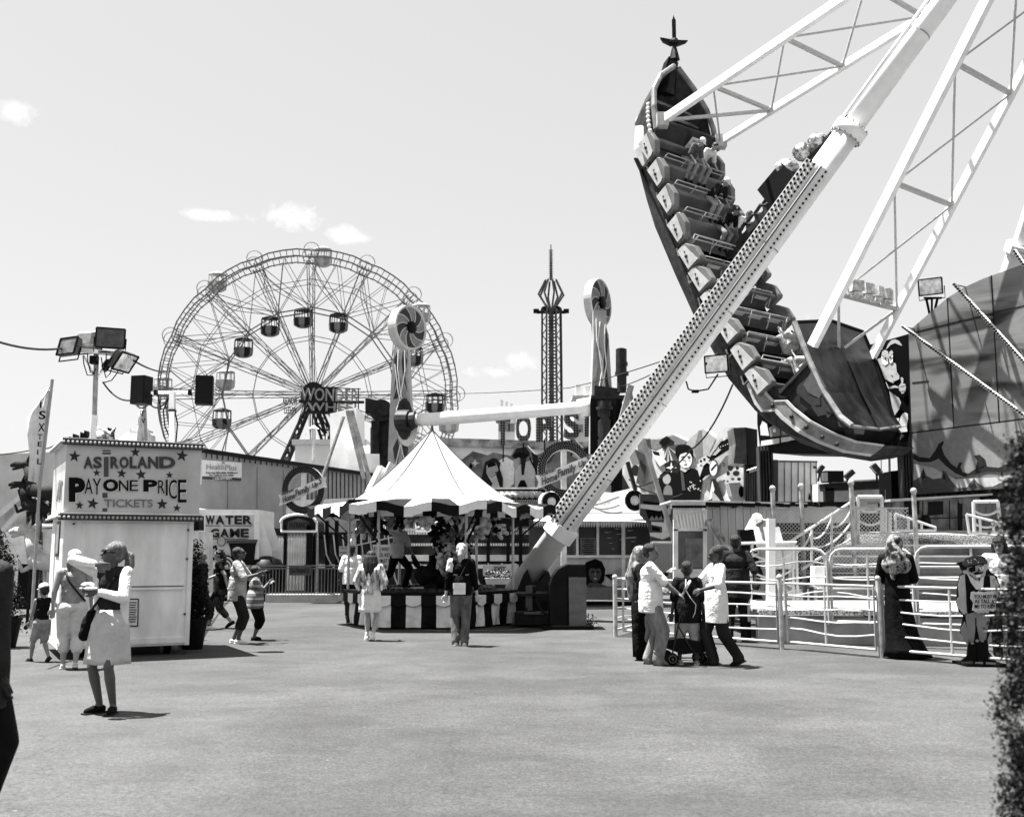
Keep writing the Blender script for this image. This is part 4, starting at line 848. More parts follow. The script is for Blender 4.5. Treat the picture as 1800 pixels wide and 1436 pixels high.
def murals():
    A = P(800, 967, 41.0); B = P(1050, 967, 39.6); pl = Plane((A.x, A.y), (B.x, B.y))
    t = thing('painted_mural', 'zigzag topped painted mural with tilted face of a woman in sunglasses', 'mural', pl.px(920, 960))
    top = [(806, 812), (831, 793), (857, 800), (867, 795), (898, 801), (906, 785), (926, 783), (942, 800), (965, 791), (978, 791), (990, 775), (1010, 772), (1024, 787), (1042, 782)]
    w = MB(); pl.poly(w, top+[(1042, 935), (806, 935)], 0, .3); put(w, 'panel', M('mural_grey', .22, .7, var=.55, scale=.9, bump=.02), t)
    hair = [(1, [(845, 845), (850, 826), (853, 812), (862, 805), (873, 806), (880, 814), (878, 822), (884, 840), (884, 858), (868, 858), (858, 862)]),
            (4, [(855, 818), (864, 812), (873, 815), (876, 826), (872, 834), (862, 840), (855, 832)]), (0, [(856, 816), (865, 811), (874, 817), (866, 820), (858, 822)]),
            (5, [(856, 833), (863, 840), (872, 835), (876, 848), (880, 860), (862, 860), (864, 848)]), (1, [(861, 842), (866, 850), (863, 856), (858, 848)]),
            (3, [(845, 806), (858, 800), (870, 803), (862, 807), (853, 812), (848, 825)]), (0, [(870, 830), (874, 829), (875, 831), (871, 832)])]
    it = [(6, [(872, 812), (890, 803), (905, 812), (903, 850), (890, 862), (878, 862), (882, 835)]), (5, [(905, 820), (940, 806), (940, 862), (905, 862)]),
          (1, [(900, 803), (908, 788), (924, 785), (932, 798), (925, 806), (921, 835), (917, 835), (915, 806), (905, 806)]), (4, [(903, 808), (914, 803), (913, 815), (906, 828), (902, 818)]), (0, [(900, 800), (914, 795), (930, 800), (918, 806)]),
          (1, [(934, 795), (945, 800), (950, 830), (952, 845), (944, 838), (938, 820)]), (0, [(930, 798), (936, 812), (946, 832), (938, 822), (931, 808)]), (0, [(909, 857), (915, 844), (922, 844), (928, 857)]),
          (2, [(945, 806), (965, 794), (978, 794), (968, 812), (950, 822)]), (0, [(950, 803), (958, 798), (964, 806), (955, 810)]), (4, [(985, 790), (1005, 778), (1018, 786), (1000, 792)]), (1, [(1010, 795), (1035, 786), (1040, 815), (1026, 815), (1022, 802)]), (4, [(1004, 800), (1018, 795), (1020, 810), (1008, 803)]),
          (3, [(815, 815), (828, 802), (838, 812), (828, 828)]), (5, [(833, 812), (835, 806), (837, 812), (843, 814), (837, 816), (835, 822), (833, 816), (827, 814)]), (0, [(823, 822), (828, 812), (831, 820), (826, 830)])]+hair
    art(pl, t, 'painting', it)
    s = MB()
    for (x0, x1, y, d) in ((858, 945, 858, 40.2), (868, 945, 865, 40)): s.beam(P(x0, y, 38.6), P(x1, y, 38.6), .07)
    put(s, 'front_beams', m_white2, t)
    m = MB(); m.prism([P(868, 860, 38.9), P(1010, 860, 38.9), P(1010, 925, 38.9), P(868, 925, 38.9)], (0, .3, 0)); put(m, 'under_stage', m_black, t)
    m = MB()
    for k in range(26): x = 872+k*3.2; m.lathe([(.03, 0), (.12, .08), (.05, .2)], 6, P(x, 873+(k % 3)*1.5, 38.6)); m.beam(P(x, 878, 38.6), P(x+2, 884, 38.6), .03)
    put(m, 'hanging_lamps', g(.35), t)
    # right mural
    A = P(1095, 967, 39.5); B = P(1320, 967, 35.5); pl = Plane((A.x, A.y), (B.x, B.y))
    t = thing('painted_mural', 'zigzag topped painted mural with short haired figure in black holding a record player', 'mural', pl.px(1200, 960))
    top = [(1085, 800), (1100, 790), (1133, 771), (1160, 770), (1184, 763), (1208, 774), (1228, 755), (1238, 754), (1258, 769), (1271, 753), (1290, 751)]
    w = MB(); pl.poly(w, top+[(1312, 800), (1312, 890), (1180, 940), (1085, 950)], 0, .3); put(w, 'panel', M('mural_light', .5, .7, var=.35, scale=1.2), t)
    it = [(3, [(1133, 773), (1160, 772), (1184, 765), (1208, 776), (1200, 782), (1170, 782), (1152, 790), (1136, 786)]), (4, [(1208, 776), (1228, 757), (1238, 756), (1258, 771), (1245, 800), (1225, 812), (1212, 800)]), (3, [(1228, 757), (1234, 756), (1236, 800), (1225, 812), (1220, 790)]),
          (1, [(1162, 772), (1172, 766), (1185, 776), (1182, 790), (1170, 792), (1163, 786)]), (0, [(1158, 778), (1164, 771), (1176, 768), (1178, 776), (1168, 784)]),
          (2, [(1168, 792), (1175, 784), (1200, 780), (1192, 800), (1194, 825), (1180, 832), (1168, 820)]), (5, [(1174, 785), (1166, 805), (1169, 805)]), (5, [(1174, 785), (1180, 812), (1183, 810)]), (5, [(1174, 785), (1190, 800), (1191, 798)]), (5, [(1174, 785), (1173, 815), (1176, 815)]),
          (1, circ(1182, 822, 13)), (6, [(1180, 812), (1182, 820), (1190, 822), (1182, 824), (1180, 832), (1178, 824), (1170, 822), (1178, 820)]), (6, [(1145, 790), (1160, 800), (1172, 812), (1160, 820), (1150, 805)]), (0, [(1146, 792), (1158, 795), (1160, 801), (1150, 799)]),
          (0, [(1163, 880), (1155, 855), (1160, 835), (1168, 828), (1190, 832), (1200, 822), (1222, 824), (1232, 830), (1245, 818), (1248, 828), (1235, 842), (1232, 862), (1230, 882)]),
          (4, circ(1172, 842, 7, 9)), (3, circ(1174, 866, 8, 14)), (2, [(1196, 826), (1201, 830), (1205, 862), (1199, 862)]), (5, [(1196, 815), (1210, 815), (1212, 824), (1204, 830), (1197, 826)]),
          (0, circ(1203, 796, 16, 15)), (0, circ(1196, 790, 9, 8)), (6, circ(1205, 808, 11.5, 15)), (0, [(1192, 802), (1193, 790), (1206, 787), (1217, 793), (1219, 804), (1215, 797), (1205, 795), (1196, 798)]),
          (1, [(1197, 803), (1203, 801), (1203, 803), (1198, 804.5)]), (1, [(1208, 801), (1214, 802), (1213, 804), (1208, 803)]), (1, circ(1200.5, 806, 1.6, 1.1)), (1, circ(1211, 806, 1.6, 1.1)), (3, [(1204, 806), (1206, 812), (1203, 812)]), (2, [(1201, 817), (1205, 816), (1209, 817), (1205, 818.5)]),
          (0, [(1237, 818), (1243, 813), (1256, 822), (1250, 833), (1238, 838), (1232, 832)]), (5, [(1226, 825), (1232, 815), (1236, 820), (1230, 838)]),
          (0, [(1243, 802), (1265, 772), (1288, 765), (1290, 785), (1262, 803), (1246, 812)]), (4, [(1244, 801), (1265, 772), (1286, 764), (1286, 768), (1267, 776), (1248, 803)]), (5, [(1270, 768), (1273, 763), (1276, 772), (1272, 775)]), (5, [(1280, 768), (1288, 762), (1289, 772), (1282, 775)]), (4, [(1252, 800), (1262, 788), (1268, 790), (1258, 800)]),
          (5, [(1228, 808), (1240, 802), (1248, 808), (1236, 816), (1228, 814)]), (1, circ(1232, 810, 2.2)), (1, circ(1238, 807, 2.2)),
          (2, circ(1255, 822, 8, 15)), (6, circ(1254, 823, 6.5, 13)), (1, [(1249, 825), (1258, 815), (1260, 817), (1251, 828)]), (1, [(1250, 842), (1258, 842), (1274, 882), (1262, 880), (1246, 880)]), (6, [(1252, 845), (1256, 860), (1250, 878), (1246, 878)]),
          (1, circ(1284, 820, 5, 8)), (1, circ(1294, 832, 6, 5)), (1, circ(1280, 832, 3, 4)), (1, circ(1296, 822, 3, 4)), (2, circ(1272, 816, 2.5, 4)), (2, circ(1288, 842, 3, 2.4)), (2, circ(1273, 845, 2, 2)), (2, circ(1279, 846, 2, 2)), (1, circ(1299, 842, 3.5, 3)),
          (4, [(1252, 862), (1268, 882), (1252, 882)]), (3, [(1105, 800), (1118, 790), (1132, 800), (1128, 815), (1112, 818)]), (1, circ(1117, 827, 7, 10)), (1, [(1092, 830), (1108, 860), (1090, 880)]), (2, [(1125, 808), (1136, 820), (1130, 850), (1118, 850)])]
    for k in range(18): rr = random.Random(k); x, y = 1207+rr.random()*25, 845+rr.random()*18; it.append((6 if k % 2 else 5, circ(x, y, 1.1, n=5)))
    for k in range(9): it.append((6, circ(1254+k*4.2, 790-k*1.6, .9, n=5)))
    art(pl, t, 'painting', it, step=.003)
    # speaker box painted board and steel cladding box at the mural's right end
    b = MB(); Y = 34.6; b.prism([P(1281, 849, Y), P(1300, 848, Y), P(1308, 858, Y), P(1311, 882, Y), P(1294, 883, Y), P(1287, 872, Y)], (0, .6, 0)); o = put(b, 'speaker_cutout', g(.5), t); q = MB(); q.prism([p+Vector((0, -.03, 0)) for p in [P(x, y, Y) for x, y in circ(1303, 864, 5, 10)]], (0, .02, 0)); put(q, 'speaker_cone', m_black, o)
    s = thing('steel_clad_box', 'creased steel clad box with dark side hanging at the right end of the mural', 'box', P(1300, 817, 34)); Y = 34
    m = MB().mat(0); m.prism([P(1289, 752, Y), P(1311, 751, Y), P(1313, 816, Y), P(1290, 814, Y), P(1293, 780, Y)], (0, 1, 0)); m.mat(1); m.prism([P(1311, 751, Y), P(1331, 755, Y-.6), P(1332, 818, Y-.6), P(1313, 816, Y)], (0, 1.2, 0)); put(m, 'cladding', [M('creased_steel', .22, .35, var=.5, scale=1.4, metal=.6, bump=.4), m_black], s)
    m = MB()
    for k in range(6): m.prism([P(1309+k*4, 816, 34.2), P(1311+k*4, 816, 34.2), P(1311+k*4, 888, 34.2), P(1309+k*4, 888, 34.2)], (0, .15, 0))
    m.prism([P(1308, 816, 34.4), P(1334, 816, 34.4), P(1334, 890, 34.4), P(1308, 890, 34.4)], (0, .1, 0)); put(m, 'slats', M('slat_grey', .16, .6, var=.6, scale=3, stretch=(6, 6, .3)), s)
    c = thing('security_camera', 'small white security camera on a bracket beside the dark slatted column', 'camera', P(1325, 828, 33.3)); m = MB(); m.beam(P(1315, 829, 33), P(1331, 823, 33.2), .12, .1); m.beam(P(1331, 823, 33.3), P(1334, 835, 33.4), .04); put(m, 'housing', m_white, c); m = MB(); m.lathe([(.045, -.03), (.045, .03)], 10, P(1314.5, 829.5, 32.95), Matrix.Rotation(R(90), 3, 'X')); put(m, 'lens', m_black, c)
murals()
# ================================================================== food stand
def food_stand():
    Y = 31.5; t = thing('food_stand', 'food stand with white scalloped awning, menu windows and painted counter front', 'food stand', P(1060, 1055, Y))
    pl = Plane((P(930, 967, Y).x, Y), (P(1150, 967, Y).x, Y))
    m = MB(); pl.poly(m, [(930, 975), (1147, 975), (1147, 1054), (930, 1054)], 0, 2.5); o = put(m, 'counter_front', M('counter_pale', .46, .7, var=.2, scale=2), t)
    it = [(3, [(930, 1030), (1147, 1030), (1147, 1054), (930, 1054)])]
    it += [(0, [(1026, 1025), (1024, 1000), (1030, 988), (1046, 982), (1058, 987), (1064, 1000), (1062, 1020), (1056, 1028), (1050, 1030), (1036, 1032)]), (2, circ(1046, 1008, 11, 15)), (0, [(1034, 1000), (1037, 988), (1050, 987), (1058, 1000), (1054, 998), (1048, 1000), (1040, 998)]), (0, [(1039, 1004), (1044, 1003), (1044, 1006), (1040, 1006)]), (0, [(1049, 1003), (1054, 1004), (1053, 1006), (1049, 1006)]), (4, [(1043, 1016), (1047, 1015), (1050, 1017), (1046, 1019)]), (3, [(1045, 1006), (1047, 1006), (1048, 1012), (1045, 1012)]), (2, [(1036, 1024), (1050, 1024), (1070, 1031), (1030, 1031)]), (0, [(1062, 1010), (1075, 1008), (1086, 1020), (1080, 1024), (1070, 1016)])]
    for k in range(5): it += [(4, [(965+j*4, 1005+k*4-10*math.sin(j*.5)) for j in range(13)]+[(965+j*4, 1006+k*4-10*math.sin(j*.5)) for j in range(12, -1, -1)])]
    for k in range(5): it += [(3, [(1072+j*5, 1010+k*4-14*math.sin(j*.28)) for j in range(13)]+[(1072+j*5, 1011+k*4-14*math.sin(j*.28)) for j in range(12, -1, -1)])]
    art(pl, t, 'counter_painting', it)
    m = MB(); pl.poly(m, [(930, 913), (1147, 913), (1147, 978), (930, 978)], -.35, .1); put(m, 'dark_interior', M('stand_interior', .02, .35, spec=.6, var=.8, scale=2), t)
    for (x, w_) in ((1013, 4), (1049, 4), (1093, 6)): m = MB(); pl.poly(m, [(x, 915), (x+w_, 915), (x+w_, 1050 if w_ == 6 else 978), (x, 1050 if w_ == 6 else 978)], .1, .1); put(m, 'post', m_white2, t)
    m = MB(); pl.poly(m, [(985, 976), (1147, 976), (1147, 980), (985, 980)], .15, .3); put(m, 'counter_top', m_white2, t)
    for (x0, x1, y0, y1) in ((985, 1013, 930, 978), (1020, 1048, 945, 978)):
        m = MB(); pl.poly(m, [(x0, y0), (x1, y0), (x1, y1), (x0, y1)], -.1, .03); mo = put(m, 'menu_board', g(.22), t)
        q = MB()
        for k in range(int((y1-y0-4)/3.6)): yy = y0+3+k*3.6; e = (k*7) % 5; pl.poly(q, [(x0+3+e, yy), (x1-3-e*.6, yy), (x1-3-e*.6, yy+1.5), (x0+3+e, yy+1.5)], -.08, .01)
        put(q, 'menu_lines', m_black, mo)
    q = MB()
    for k in range(12): x = 1056+(k*13) % 60; y = 925+(k*29) % 45; pl.poly(q, [(x, y), (x+5+(k % 3)*5, y-.5), (x+5, y+1.5)], -.28, .01)
    pl.poly(q, [(1100, 944), (1118, 943), (1118, 946), (1100, 947)], -.2, .01); put(q, 'interior_glints', g(.4), t)
    # awning
    a = MB(); p0, p1 = P(945, 904, Y+.4), P(1128, 904, Y+.4); q0, q1 = P(938, 915, Y-1.0), P(1150, 918, Y-1.0); q1b = P(1112, 916, Y-1.2)
    a.add([p0, p1, q1, q1b, q0]+[v-Vector((0, 0, .03)) for v in (p0, p1, q1, q1b, q0)], [(0, 4, 3, 2, 1), (5, 6, 7, 8, 9), (0, 1, 6, 5), (1, 2, 7, 6), (2, 3, 8, 7), (3, 4, 9, 8), (4, 0, 5, 9)]); put(a, 'awning', m_white, t)
    s = MB()
    for k in range(40):
        c = q0.lerp(q1b, k/40); d = q0.lerp(q1b, (k+1)/40); s.prism([c, d, d.lerp(c, .2)-Vector((0, 0, .14)), c.lerp(d, .5)-Vector((0, 0, .19)), c.lerp(d, .2)-Vector((0, 0, .14))], (0, .012, 0))
    for k in range(8):
        c = q1b.lerp(q1, k/8); d = q1b.lerp(q1, (k+1)/8); s.prism([c, d, c.lerp(d, .5)-Vector((0, 0, .17))], (0, .012, 0))
    put(s, 'scalloped_edge', g(.35), t)
    # roof board
    pr = Plane((P(990, 967, Y+.5).x, Y+.5), (P(1150, 967, Y+.5).x, Y+.5)); m = MB(); pr.poly(m, [(940, 903), (955, 885), (985, 872), (1040, 862), (1075, 866), (1110, 858), (1150, 872), (1172, 886), (1172, 903)], 0, .2); put(m, 'roof_board', m_white2, t)
    it = []
    for k in range(3): it += [(3, [(985+j*9, 893-k*7-8*math.sin(j*.45+k)) for j in range(13)]+[(985+j*9, 895.5-k*7-8*math.sin(j*.45+k)) for j in range(12, -1, -1)])]
    for k in range(10): it.append((4, circ(998+k*8, 882+5*math.sin(k*1.7), 3, n=8)))
    art(pr, t, 'roof_board_painting', it)
    for (cx, cy, r, Yd, lab) in ((1112, 880, 19.5, 30.9, 'round disc covered in rings of dark bulbs on the food stand roof'), (967, 882, 18, 29.8, 'round bulb disc partly behind the striped awning corner')):
        dd = thing('bulb_disc', lab, 'bulb disc', P(cx, cy+r, Yd), 'round discs covered in rings of bulbs'); k = Yd/F; ax = (Matrix.Rotation(R(18 if cx > 1000 else 14), 3, 'Z')@Matrix((Vector((1, 0, 0)), Vector((0, 0, 1)), Vector((0, -1, 0)))).transposed()); c = P(cx, cy, Yd)
        m = MB(); m.lathe([(r*k, -.22), (r*k, .1), (r*k*.97, .12)], 36, c, ax); put(m, 'drum', m_white, dd)
        m = MB(); rr = r*k
        m.lathe([(rr*.9, .122), (rr*.9, .13)], 36, c, ax); put(m, 'face', g(.25), dd)
        m = MB()
        for j, f in enumerate((.86, .74, .62, .5)):
            nb = int(52*f)+4
            for i in range(nb): a = 2*math.pi*i/nb; m.box(c+ax@Vector((rr*f*math.cos(a), rr*f*math.sin(a), .15)), (.036, .05, .036))
        put(m, 'bulbs', m_black, dd)
        m = MB()
        for j, f in enumerate((.4, .3, .2, .1, .02)):
            nb = int(30*f)+3
            for i in range(nb): a = 2*math.pi*i/nb+j; m.ell(c+ax@Vector((rr*f*math.cos(a), rr*f*math.sin(a), .15)), .024, nu=5, nv=4)
        put(m, 'pale_bulbs', m_white, dd)
    # ribbed panels and robot-like painted panel right of the stand
    Yc = 29.5; w = thing('ribbed_fence', 'pale vertically ribbed metal fence panel between food stand and white booth', 'fence', P(1165, 1045, Yc)); m = MB()
    for k in range(14): m.prism([P(1145+k*2.75, 952, Yc), P(1147+k*2.75, 952, Yc), P(1147+k*2.75, 1046, Yc), P(1145+k*2.75, 1046, Yc)], (0, .12, 0))
    m.prism([P(1144, 953, Yc+.05), P(1185, 953, Yc+.05), P(1185, 1046, Yc+.05), P(1144, 1046, Yc+.05)], (0, .1, 0)); put(m, 'ribs', M('rib_paint', .33, .6, var=.1, scale=2), w)
    m = MB()
    for k in range(13): m.prism([P(1146+k*2.9, 956, Yc-.02), P(1148.5+k*2.9, 951, Yc-.02), P(1150+k*2.9, 951, Yc-.02), P(1147.5+k*2.9, 956, Yc-.02)], (0, .02, 0))
    put(m, 'lit_notches', m_white, w)
    Yd = 30; pd = Plane((P(1130, 967, Yd).x, Yd), (P(1190, 967, Yd).x, Yd)); w = thing('pipe_mural', 'painted panel of bent pipes above the ribbed fence', 'mural', pd.px(1160, 950)); m = MB(); pd.poly(m, [(1125, 868), (1183, 870), (1183, 955), (1145, 952), (1140, 920), (1125, 905)], 0, .15); put(m, 'panel', g(.12), w)
    art(pd, w, 'painting', [(0, [(1130, 880), (1168, 885), (1165, 915), (1140, 912)]), (5, [(1126, 886), (1160, 888), (1166, 895), (1160, 898), (1126, 893)]), (5, [(1168, 900), (1176, 902), (1176, 930), (1183, 940), (1165, 948), (1143, 942), (1142, 936), (1164, 936), (1164, 926), (1145, 922), (1145, 917), (1167, 918)]), (0, [(1146, 925), (1160, 928), (1160, 934), (1146, 932)]), (4, [(1172, 898), (1180, 880), (1183, 884), (1178, 905)]), (0, circ(1178, 925, 2)), (3, [(1142, 912), (1146, 906), (1150, 912), (1154, 906), (1158, 912), (1162, 906), (1166, 914), (1142, 915)])])
    d = MB(); d.beam(P(1130, 772, 28.5), P(1221, 1068, 28.5), .26, .1); put(d, 'slanting_post', M('slant_post', .3, .6, var=.2, scale=3), None, label='broad slanting grey post in front of the murals', cat='post')
    d = MB(); d.beam(P(1103, 812, 29), P(1117, 862, 29), .2, .1); put(d, 'slanting_post', m_dsteel, None, label='short dark slanting post above the bulb disc', cat='post')
food_stand()
# ================================================================== tent stall
def tent():
    cX, cY = P(757, 967, 23.5).x, 23.5; rot = R(-2); c0 = Vector((cX, cY, 0))
    def hx(r, k, z=0, y=0): a = R(60*k)+rot; return c0+Vector((math.cos(a)*r, math.sin(a)*r+y, z))
    t = thing('tent_stall', 'hexagonal prize stall with peaked white canopy, striped awning and striped skirt', 'tent stall', c0)
    apex = P(762, 755, cY).z; R0, z0 = 1.85, 2.66
    m = MB(); n = 9
    for k in range(6):
        vs = []; S = 6
        for i in range(n+1):
            f = i/n; r = R0*f**1.0; z = z0+(apex-z0)*((1-f)**1.28)
            for j in range(S+1):
                p = hx(r, k).lerp(hx(r, k+1), j/S); sag = .06*math.sin(math.pi*j/S)*math.sin(math.pi*f); vs.append(p+Vector((0, 0, z-sag-.02*math.sin(j*2.1+k)*f)))
        fs = [(i*(S+1)+j, (i+1)*(S+1)+j, (i+1)*(S+1)+j+1, i*(S+1)+j+1) for i in range(n) for j in range(S)]
        m.add(vs, fs)
    cm = M('canopy_white', .42, .8, var=.06, scale=1.2, bump=.12, bscale=2.2)
    o = put(m, 'canopy', cm, t); md = o.modifiers.new('s', 'SOLIDIFY'); md.thickness = .012
    m = MB(); m.lathe([(.05, -.05), (.02, .1)], 8, c0+Vector((0, 0, apex))); 
    for k in range(6):
        pts = [hx(R0*i/8, k, z0+(apex-z0)*((1-i/8)**1.28)+.008) for i in range(9)]; m.tube(pts, .012, 5)
    put(m, 'seams', g(.1), t)
    # striped flaps + hanging valance
    R1, z1 = 2.76, 2.56; st = 5
    for k in range(6):
        m = MB(); v = MB()
        for s in range(st):
            m.mat(s % 2 if k % 2 == 0 else (s+1) % 2); v.mat(m.k)
            for q in range(3):
                f0, f1 = (s+q/3)/st, (s+(q+1)/3)/st; rows0 = []; rows1 = []
                for i in range(5):
                    e = i/4; w_ = .05*math.sin(f0*17+k)*e; w2 = .05*math.sin(f1*17+k)*e
                    rows0.append(hx(R0+.02, k).lerp(hx(R0+.02, k+1), f0).lerp(hx(R1, k).lerp(hx(R1, k+1), f0), e)+Vector((0, 0, z0+(z1-z0)*e+w_-.05*math.sin(math.pi*f0)*e)))
                    rows1.append(hx(R0+.02, k).lerp(hx(R0+.02, k+1), f1).lerp(hx(R1, k).lerp(hx(R1, k+1), f1), e)+Vector((0, 0, z0+(z1-z0)*e+w2-.05*math.sin(math.pi*f1)*e)))
                m.add(rows0+rows1, [(i, i+1, 6+i, 5+i) for i in range(4)])
                a, b = rows0[-1], rows1[-1]; dz = Vector((0, 0, -.19-.02*math.sin(f0*20))); v.add([a, b, b+dz*1.05, a+dz], [(0, 1, 2, 3)])
        sm = [M('stripe_white', .66, .8, var=.12, scale=3, bump=.3, bscale=3), M('stripe_black', .018, .7, var=.3, scale=3, bump=.3, bscale=3)]
        for mb, nm in ((m, 'awning_flap'), (v, 'valance')):
            o = put(mb, nm, sm, t); md = o.modifiers.new('s', 'SOLIDIFY'); md.thickness = .01
    # inner striped valance
    v = MB()
    for k in range(6):
        for s in range(6):
            v.mat(s % 2); a, b = hx(R0-.05, k).lerp(hx(R0-.05, k+1), s/6), hx(R0-.05, k).lerp(hx(R0-.05, k+1), (s+1)/6); v.add([a+Vector((0, 0, 2.45)), b+Vector((0, 0, 2.45)), b+Vector((0, 0, 2.30)), a+Vector((0, 0, 2.30))], [(0, 1, 2, 3)])
    o = put(v, 'inner_valance', [M('stripe_white'), M('stripe_black')], t); md = o.modifiers.new('s', 'SOLIDIFY'); md.thickness = .01
    # frame
    for k in range(6):
        m = MB(); m.tube([hx(1.82, k, 0), hx(1.82, k, 2.66)], .032, 10); put(m, 'post', M('pole_grey', .45, .35, metal=.5), t)
        m = MB(); m.beam(hx(1.82, k, 1.75), hx(R1-.05, k, z1-.03), .035); m.beam(hx(1.82, k, 1.95), hx(R1-.3, k, z1), .02)
        put(m, 'awning_strut', m_black, t)
    m = MB()
    for k in range(6): m.beam(hx(1.83, k, 2.6), hx(1.83, k+1, 2.6), .04); m.beam(hx(1.83, k, 2.6), c0+Vector((0, 0, 3.0)), .03)
    put(m, 'ring_frame', m_dsteel, t)
    # counter + skirt
    m = MB(); m.prism([hx(1.93, k, .70) for k in range(6)], (0, 0, .045)); o = put(m, 'counter_rim', m_black, t)
    m = MB(); m.prism([hx(1.80, k, .05) for k in range(6)], (0, 0, .64)); put(m, 'base', m_black, t)
    m = MB(); fl = MB(); nS = 6
    for k in range(6):
        for s in range(nS):
            kk = (s+k) % 2; m.mat(kk); fl.mat(kk)
            for q in range(4):
                f0, f1 = (s+q/4)/nS, (s+(q+1)/4)/nS; cols = []
                for f in (f0, f1):
                    cols.append([hx(1.86, k).lerp(hx(1.86, k+1), f)+(hx(1, k+.5)-c0).normalized()*(.025*math.sin(f*31+i*.9)*i/4+.01)+Vector((0, 0, .68-.64*i/5)) for i in range(6)])
                m.add(cols[0]+cols[1], [(i, i+1, 7+i, 6+i) for i in range(5)])
                d = (hx(1, k+.5)-c0).normalized()*.045; g0, g1 = .17+.05*math.sin(math.pi*q/4), .17+.05*math.sin(math.pi*(q+1)/4)
                a, b = cols[0][0]+d, cols[1][0]+d; fl.add([a, b, b-Vector((0, 0, g1)), a-Vector((0, 0, g0))], [(0, 1, 2, 3)])
    for mb, nm in ((m, 'skirt'), (fl, 'pocket_flaps')):
        o = put(mb, nm, [M('stripe_white'), M('stripe_black')], t); md = o.modifiers.new('s', 'SOLIDIFY'); md.thickness = .01
    pp = MB()
    for k in range(6):
        for s in range(nS): pts = [hx(1.915, k).lerp(hx(1.915, k+1), (s+j/6)/nS)+Vector((0, 0, .51-.05*math.sin(math.pi*j/6))) for j in range(7)]; pp.tube(pts, .008, 4)
    put(pp, 'flap_piping', m_black, t)
    # hanging paper square
    m = MB(); Y = 22.6; m.prism([P(677, 907, Y), P(699, 908, Y), P(701, 936, Y), P(679, 933, Y)], (0, .015, 0)); put(m, 'hanging_card', g(.42), t)
    # central prize pile, pedestal, water trough
    m = MB(); rr = random.Random(3)
    for k in range(26): a = rr.random()*6.28; m.ell(c0+Vector((math.cos(a)*.28*rr.random()+.05, math.sin(a)*.25, .78+rr.random()*.45)), .12+.08*rr.random(), nu=7, nv=5)
    m.tube([c0+Vector((.05, 0, .7)), c0+Vector((.05, 0, 1.5))], .09, 8); put(m, 'prize_pedestal', M('rocky_dark', .03, .8, var=.6, scale=8, bump=.5), t, smooth=True)
    m = MB()
    for k in range(60): a = 6.28*k/60; m.ell(c0+Vector((math.cos(a)*1.35, math.sin(a)*1.35, .76)), (.12, .12, .05+.03*rr.random()), nu=6, nv=4)
    m.lathe([(1.5, .72), (1.5, .76), (1.2, .77)], 24, c0); put(m, 'water_trough', M('trough_mat', .06, .3, var=.8, scale=9), t, smooth=True)
    # plush prizes: three kinds, copied
    def plush(kind):
        vm = [M('plush_white', .5, .9, bump=.5, var=.15, scale=30), M('plush_grey', .2, .9, bump=.5, var=.3, scale=30), M('plush_dark', .03, .9, bump=.5, var=.3, scale=30)]
        o = thing('plush_toy', ['pale plush toy hanging inside the tent stall', 'grey plush toy hanging inside the tent stall', 'dark plush toy hanging inside the tent stall'][kind], 'plush toy', (0, 0, 0), ['pale', 'grey', 'dark'][kind]+' plush prizes hanging inside the tent')
        m = MB(); m.ell((0, 0, 0), (.11, .09, .14)); m.ell((0, -.02, .18), (.1, .09, .09)); m.cone((.08, 0, .05), (.17, -.05, -.03), .035, .04); m.cone((-.08, 0, .05), (-.17, -.05, -.03), .035, .04); m.cone((.06, 0, -.1), (.1, -.08, -.2), .045, .05); m.cone((-.06, 0, -.1), (-.1, -.08, -.2), .045, .05)
        put(m, 'body', vm[kind], o, smooth=True, local=True)
        m = MB(); m.ell((.07, -.02, .26), .04, nu=8, nv=6); m.ell((-.07, -.02, .26), .04, nu=8, nv=6); put(m, 'ears', vm[(kind+2) % 3], o, smooth=True, local=True)
        m = MB(); m.ell((0, -.1, .16), (.05, .04, .035), nu=8, nv=6); mu = put(m, 'muzzle', vm[(kind+1) % 3], o, smooth=True, local=True); return o
    pr = [plush(k) for k in range(3)]; cnt = [0, 0, 0]
    def place(p, s=1.):
        k = rr.randrange(3); o = pr[k] if cnt[k] == 0 else dup(pr[k]); cnt[k] += 1; o.location = p; o.rotation_euler = (rr.uniform(-.5, .5), rr.uniform(-.7, .7), rr.uniform(-.9, .9)); o.scale = (s, s, s)
    for k in range(46):
        f = k/46; px = 790+rr.uniform(-28, 36)*(1-.3*f); py = 912+f*88; place(P(px, py, 23.2+rr.uniform(-.35, .35)), rr.uniform(.6, 1.0))
    for k in range(9): place(hx(1.45, 4.05+k*.11, 2.28+rr.uniform(-.1, .04)), rr.uniform(.7, 1.1))
    for k in range(9): place(hx(1.4, 4.9+k*.14, 2.27+rr.uniform(-.12, .04)), rr.uniform(.8, 1.2))
    for k in range(4): place(hx(1.5, 3.2+k*.2, 2.2+rr.uniform(-.1, .04)), rr.uniform(1.0, 1.4))
    for k in range(5): place(c0+Vector((rr.uniform(.9, 1.5), rr.uniform(-.5, .3), 2.2+rr.uniform(-.15, .1))), rr.uniform(.8, 1.2))
tent()
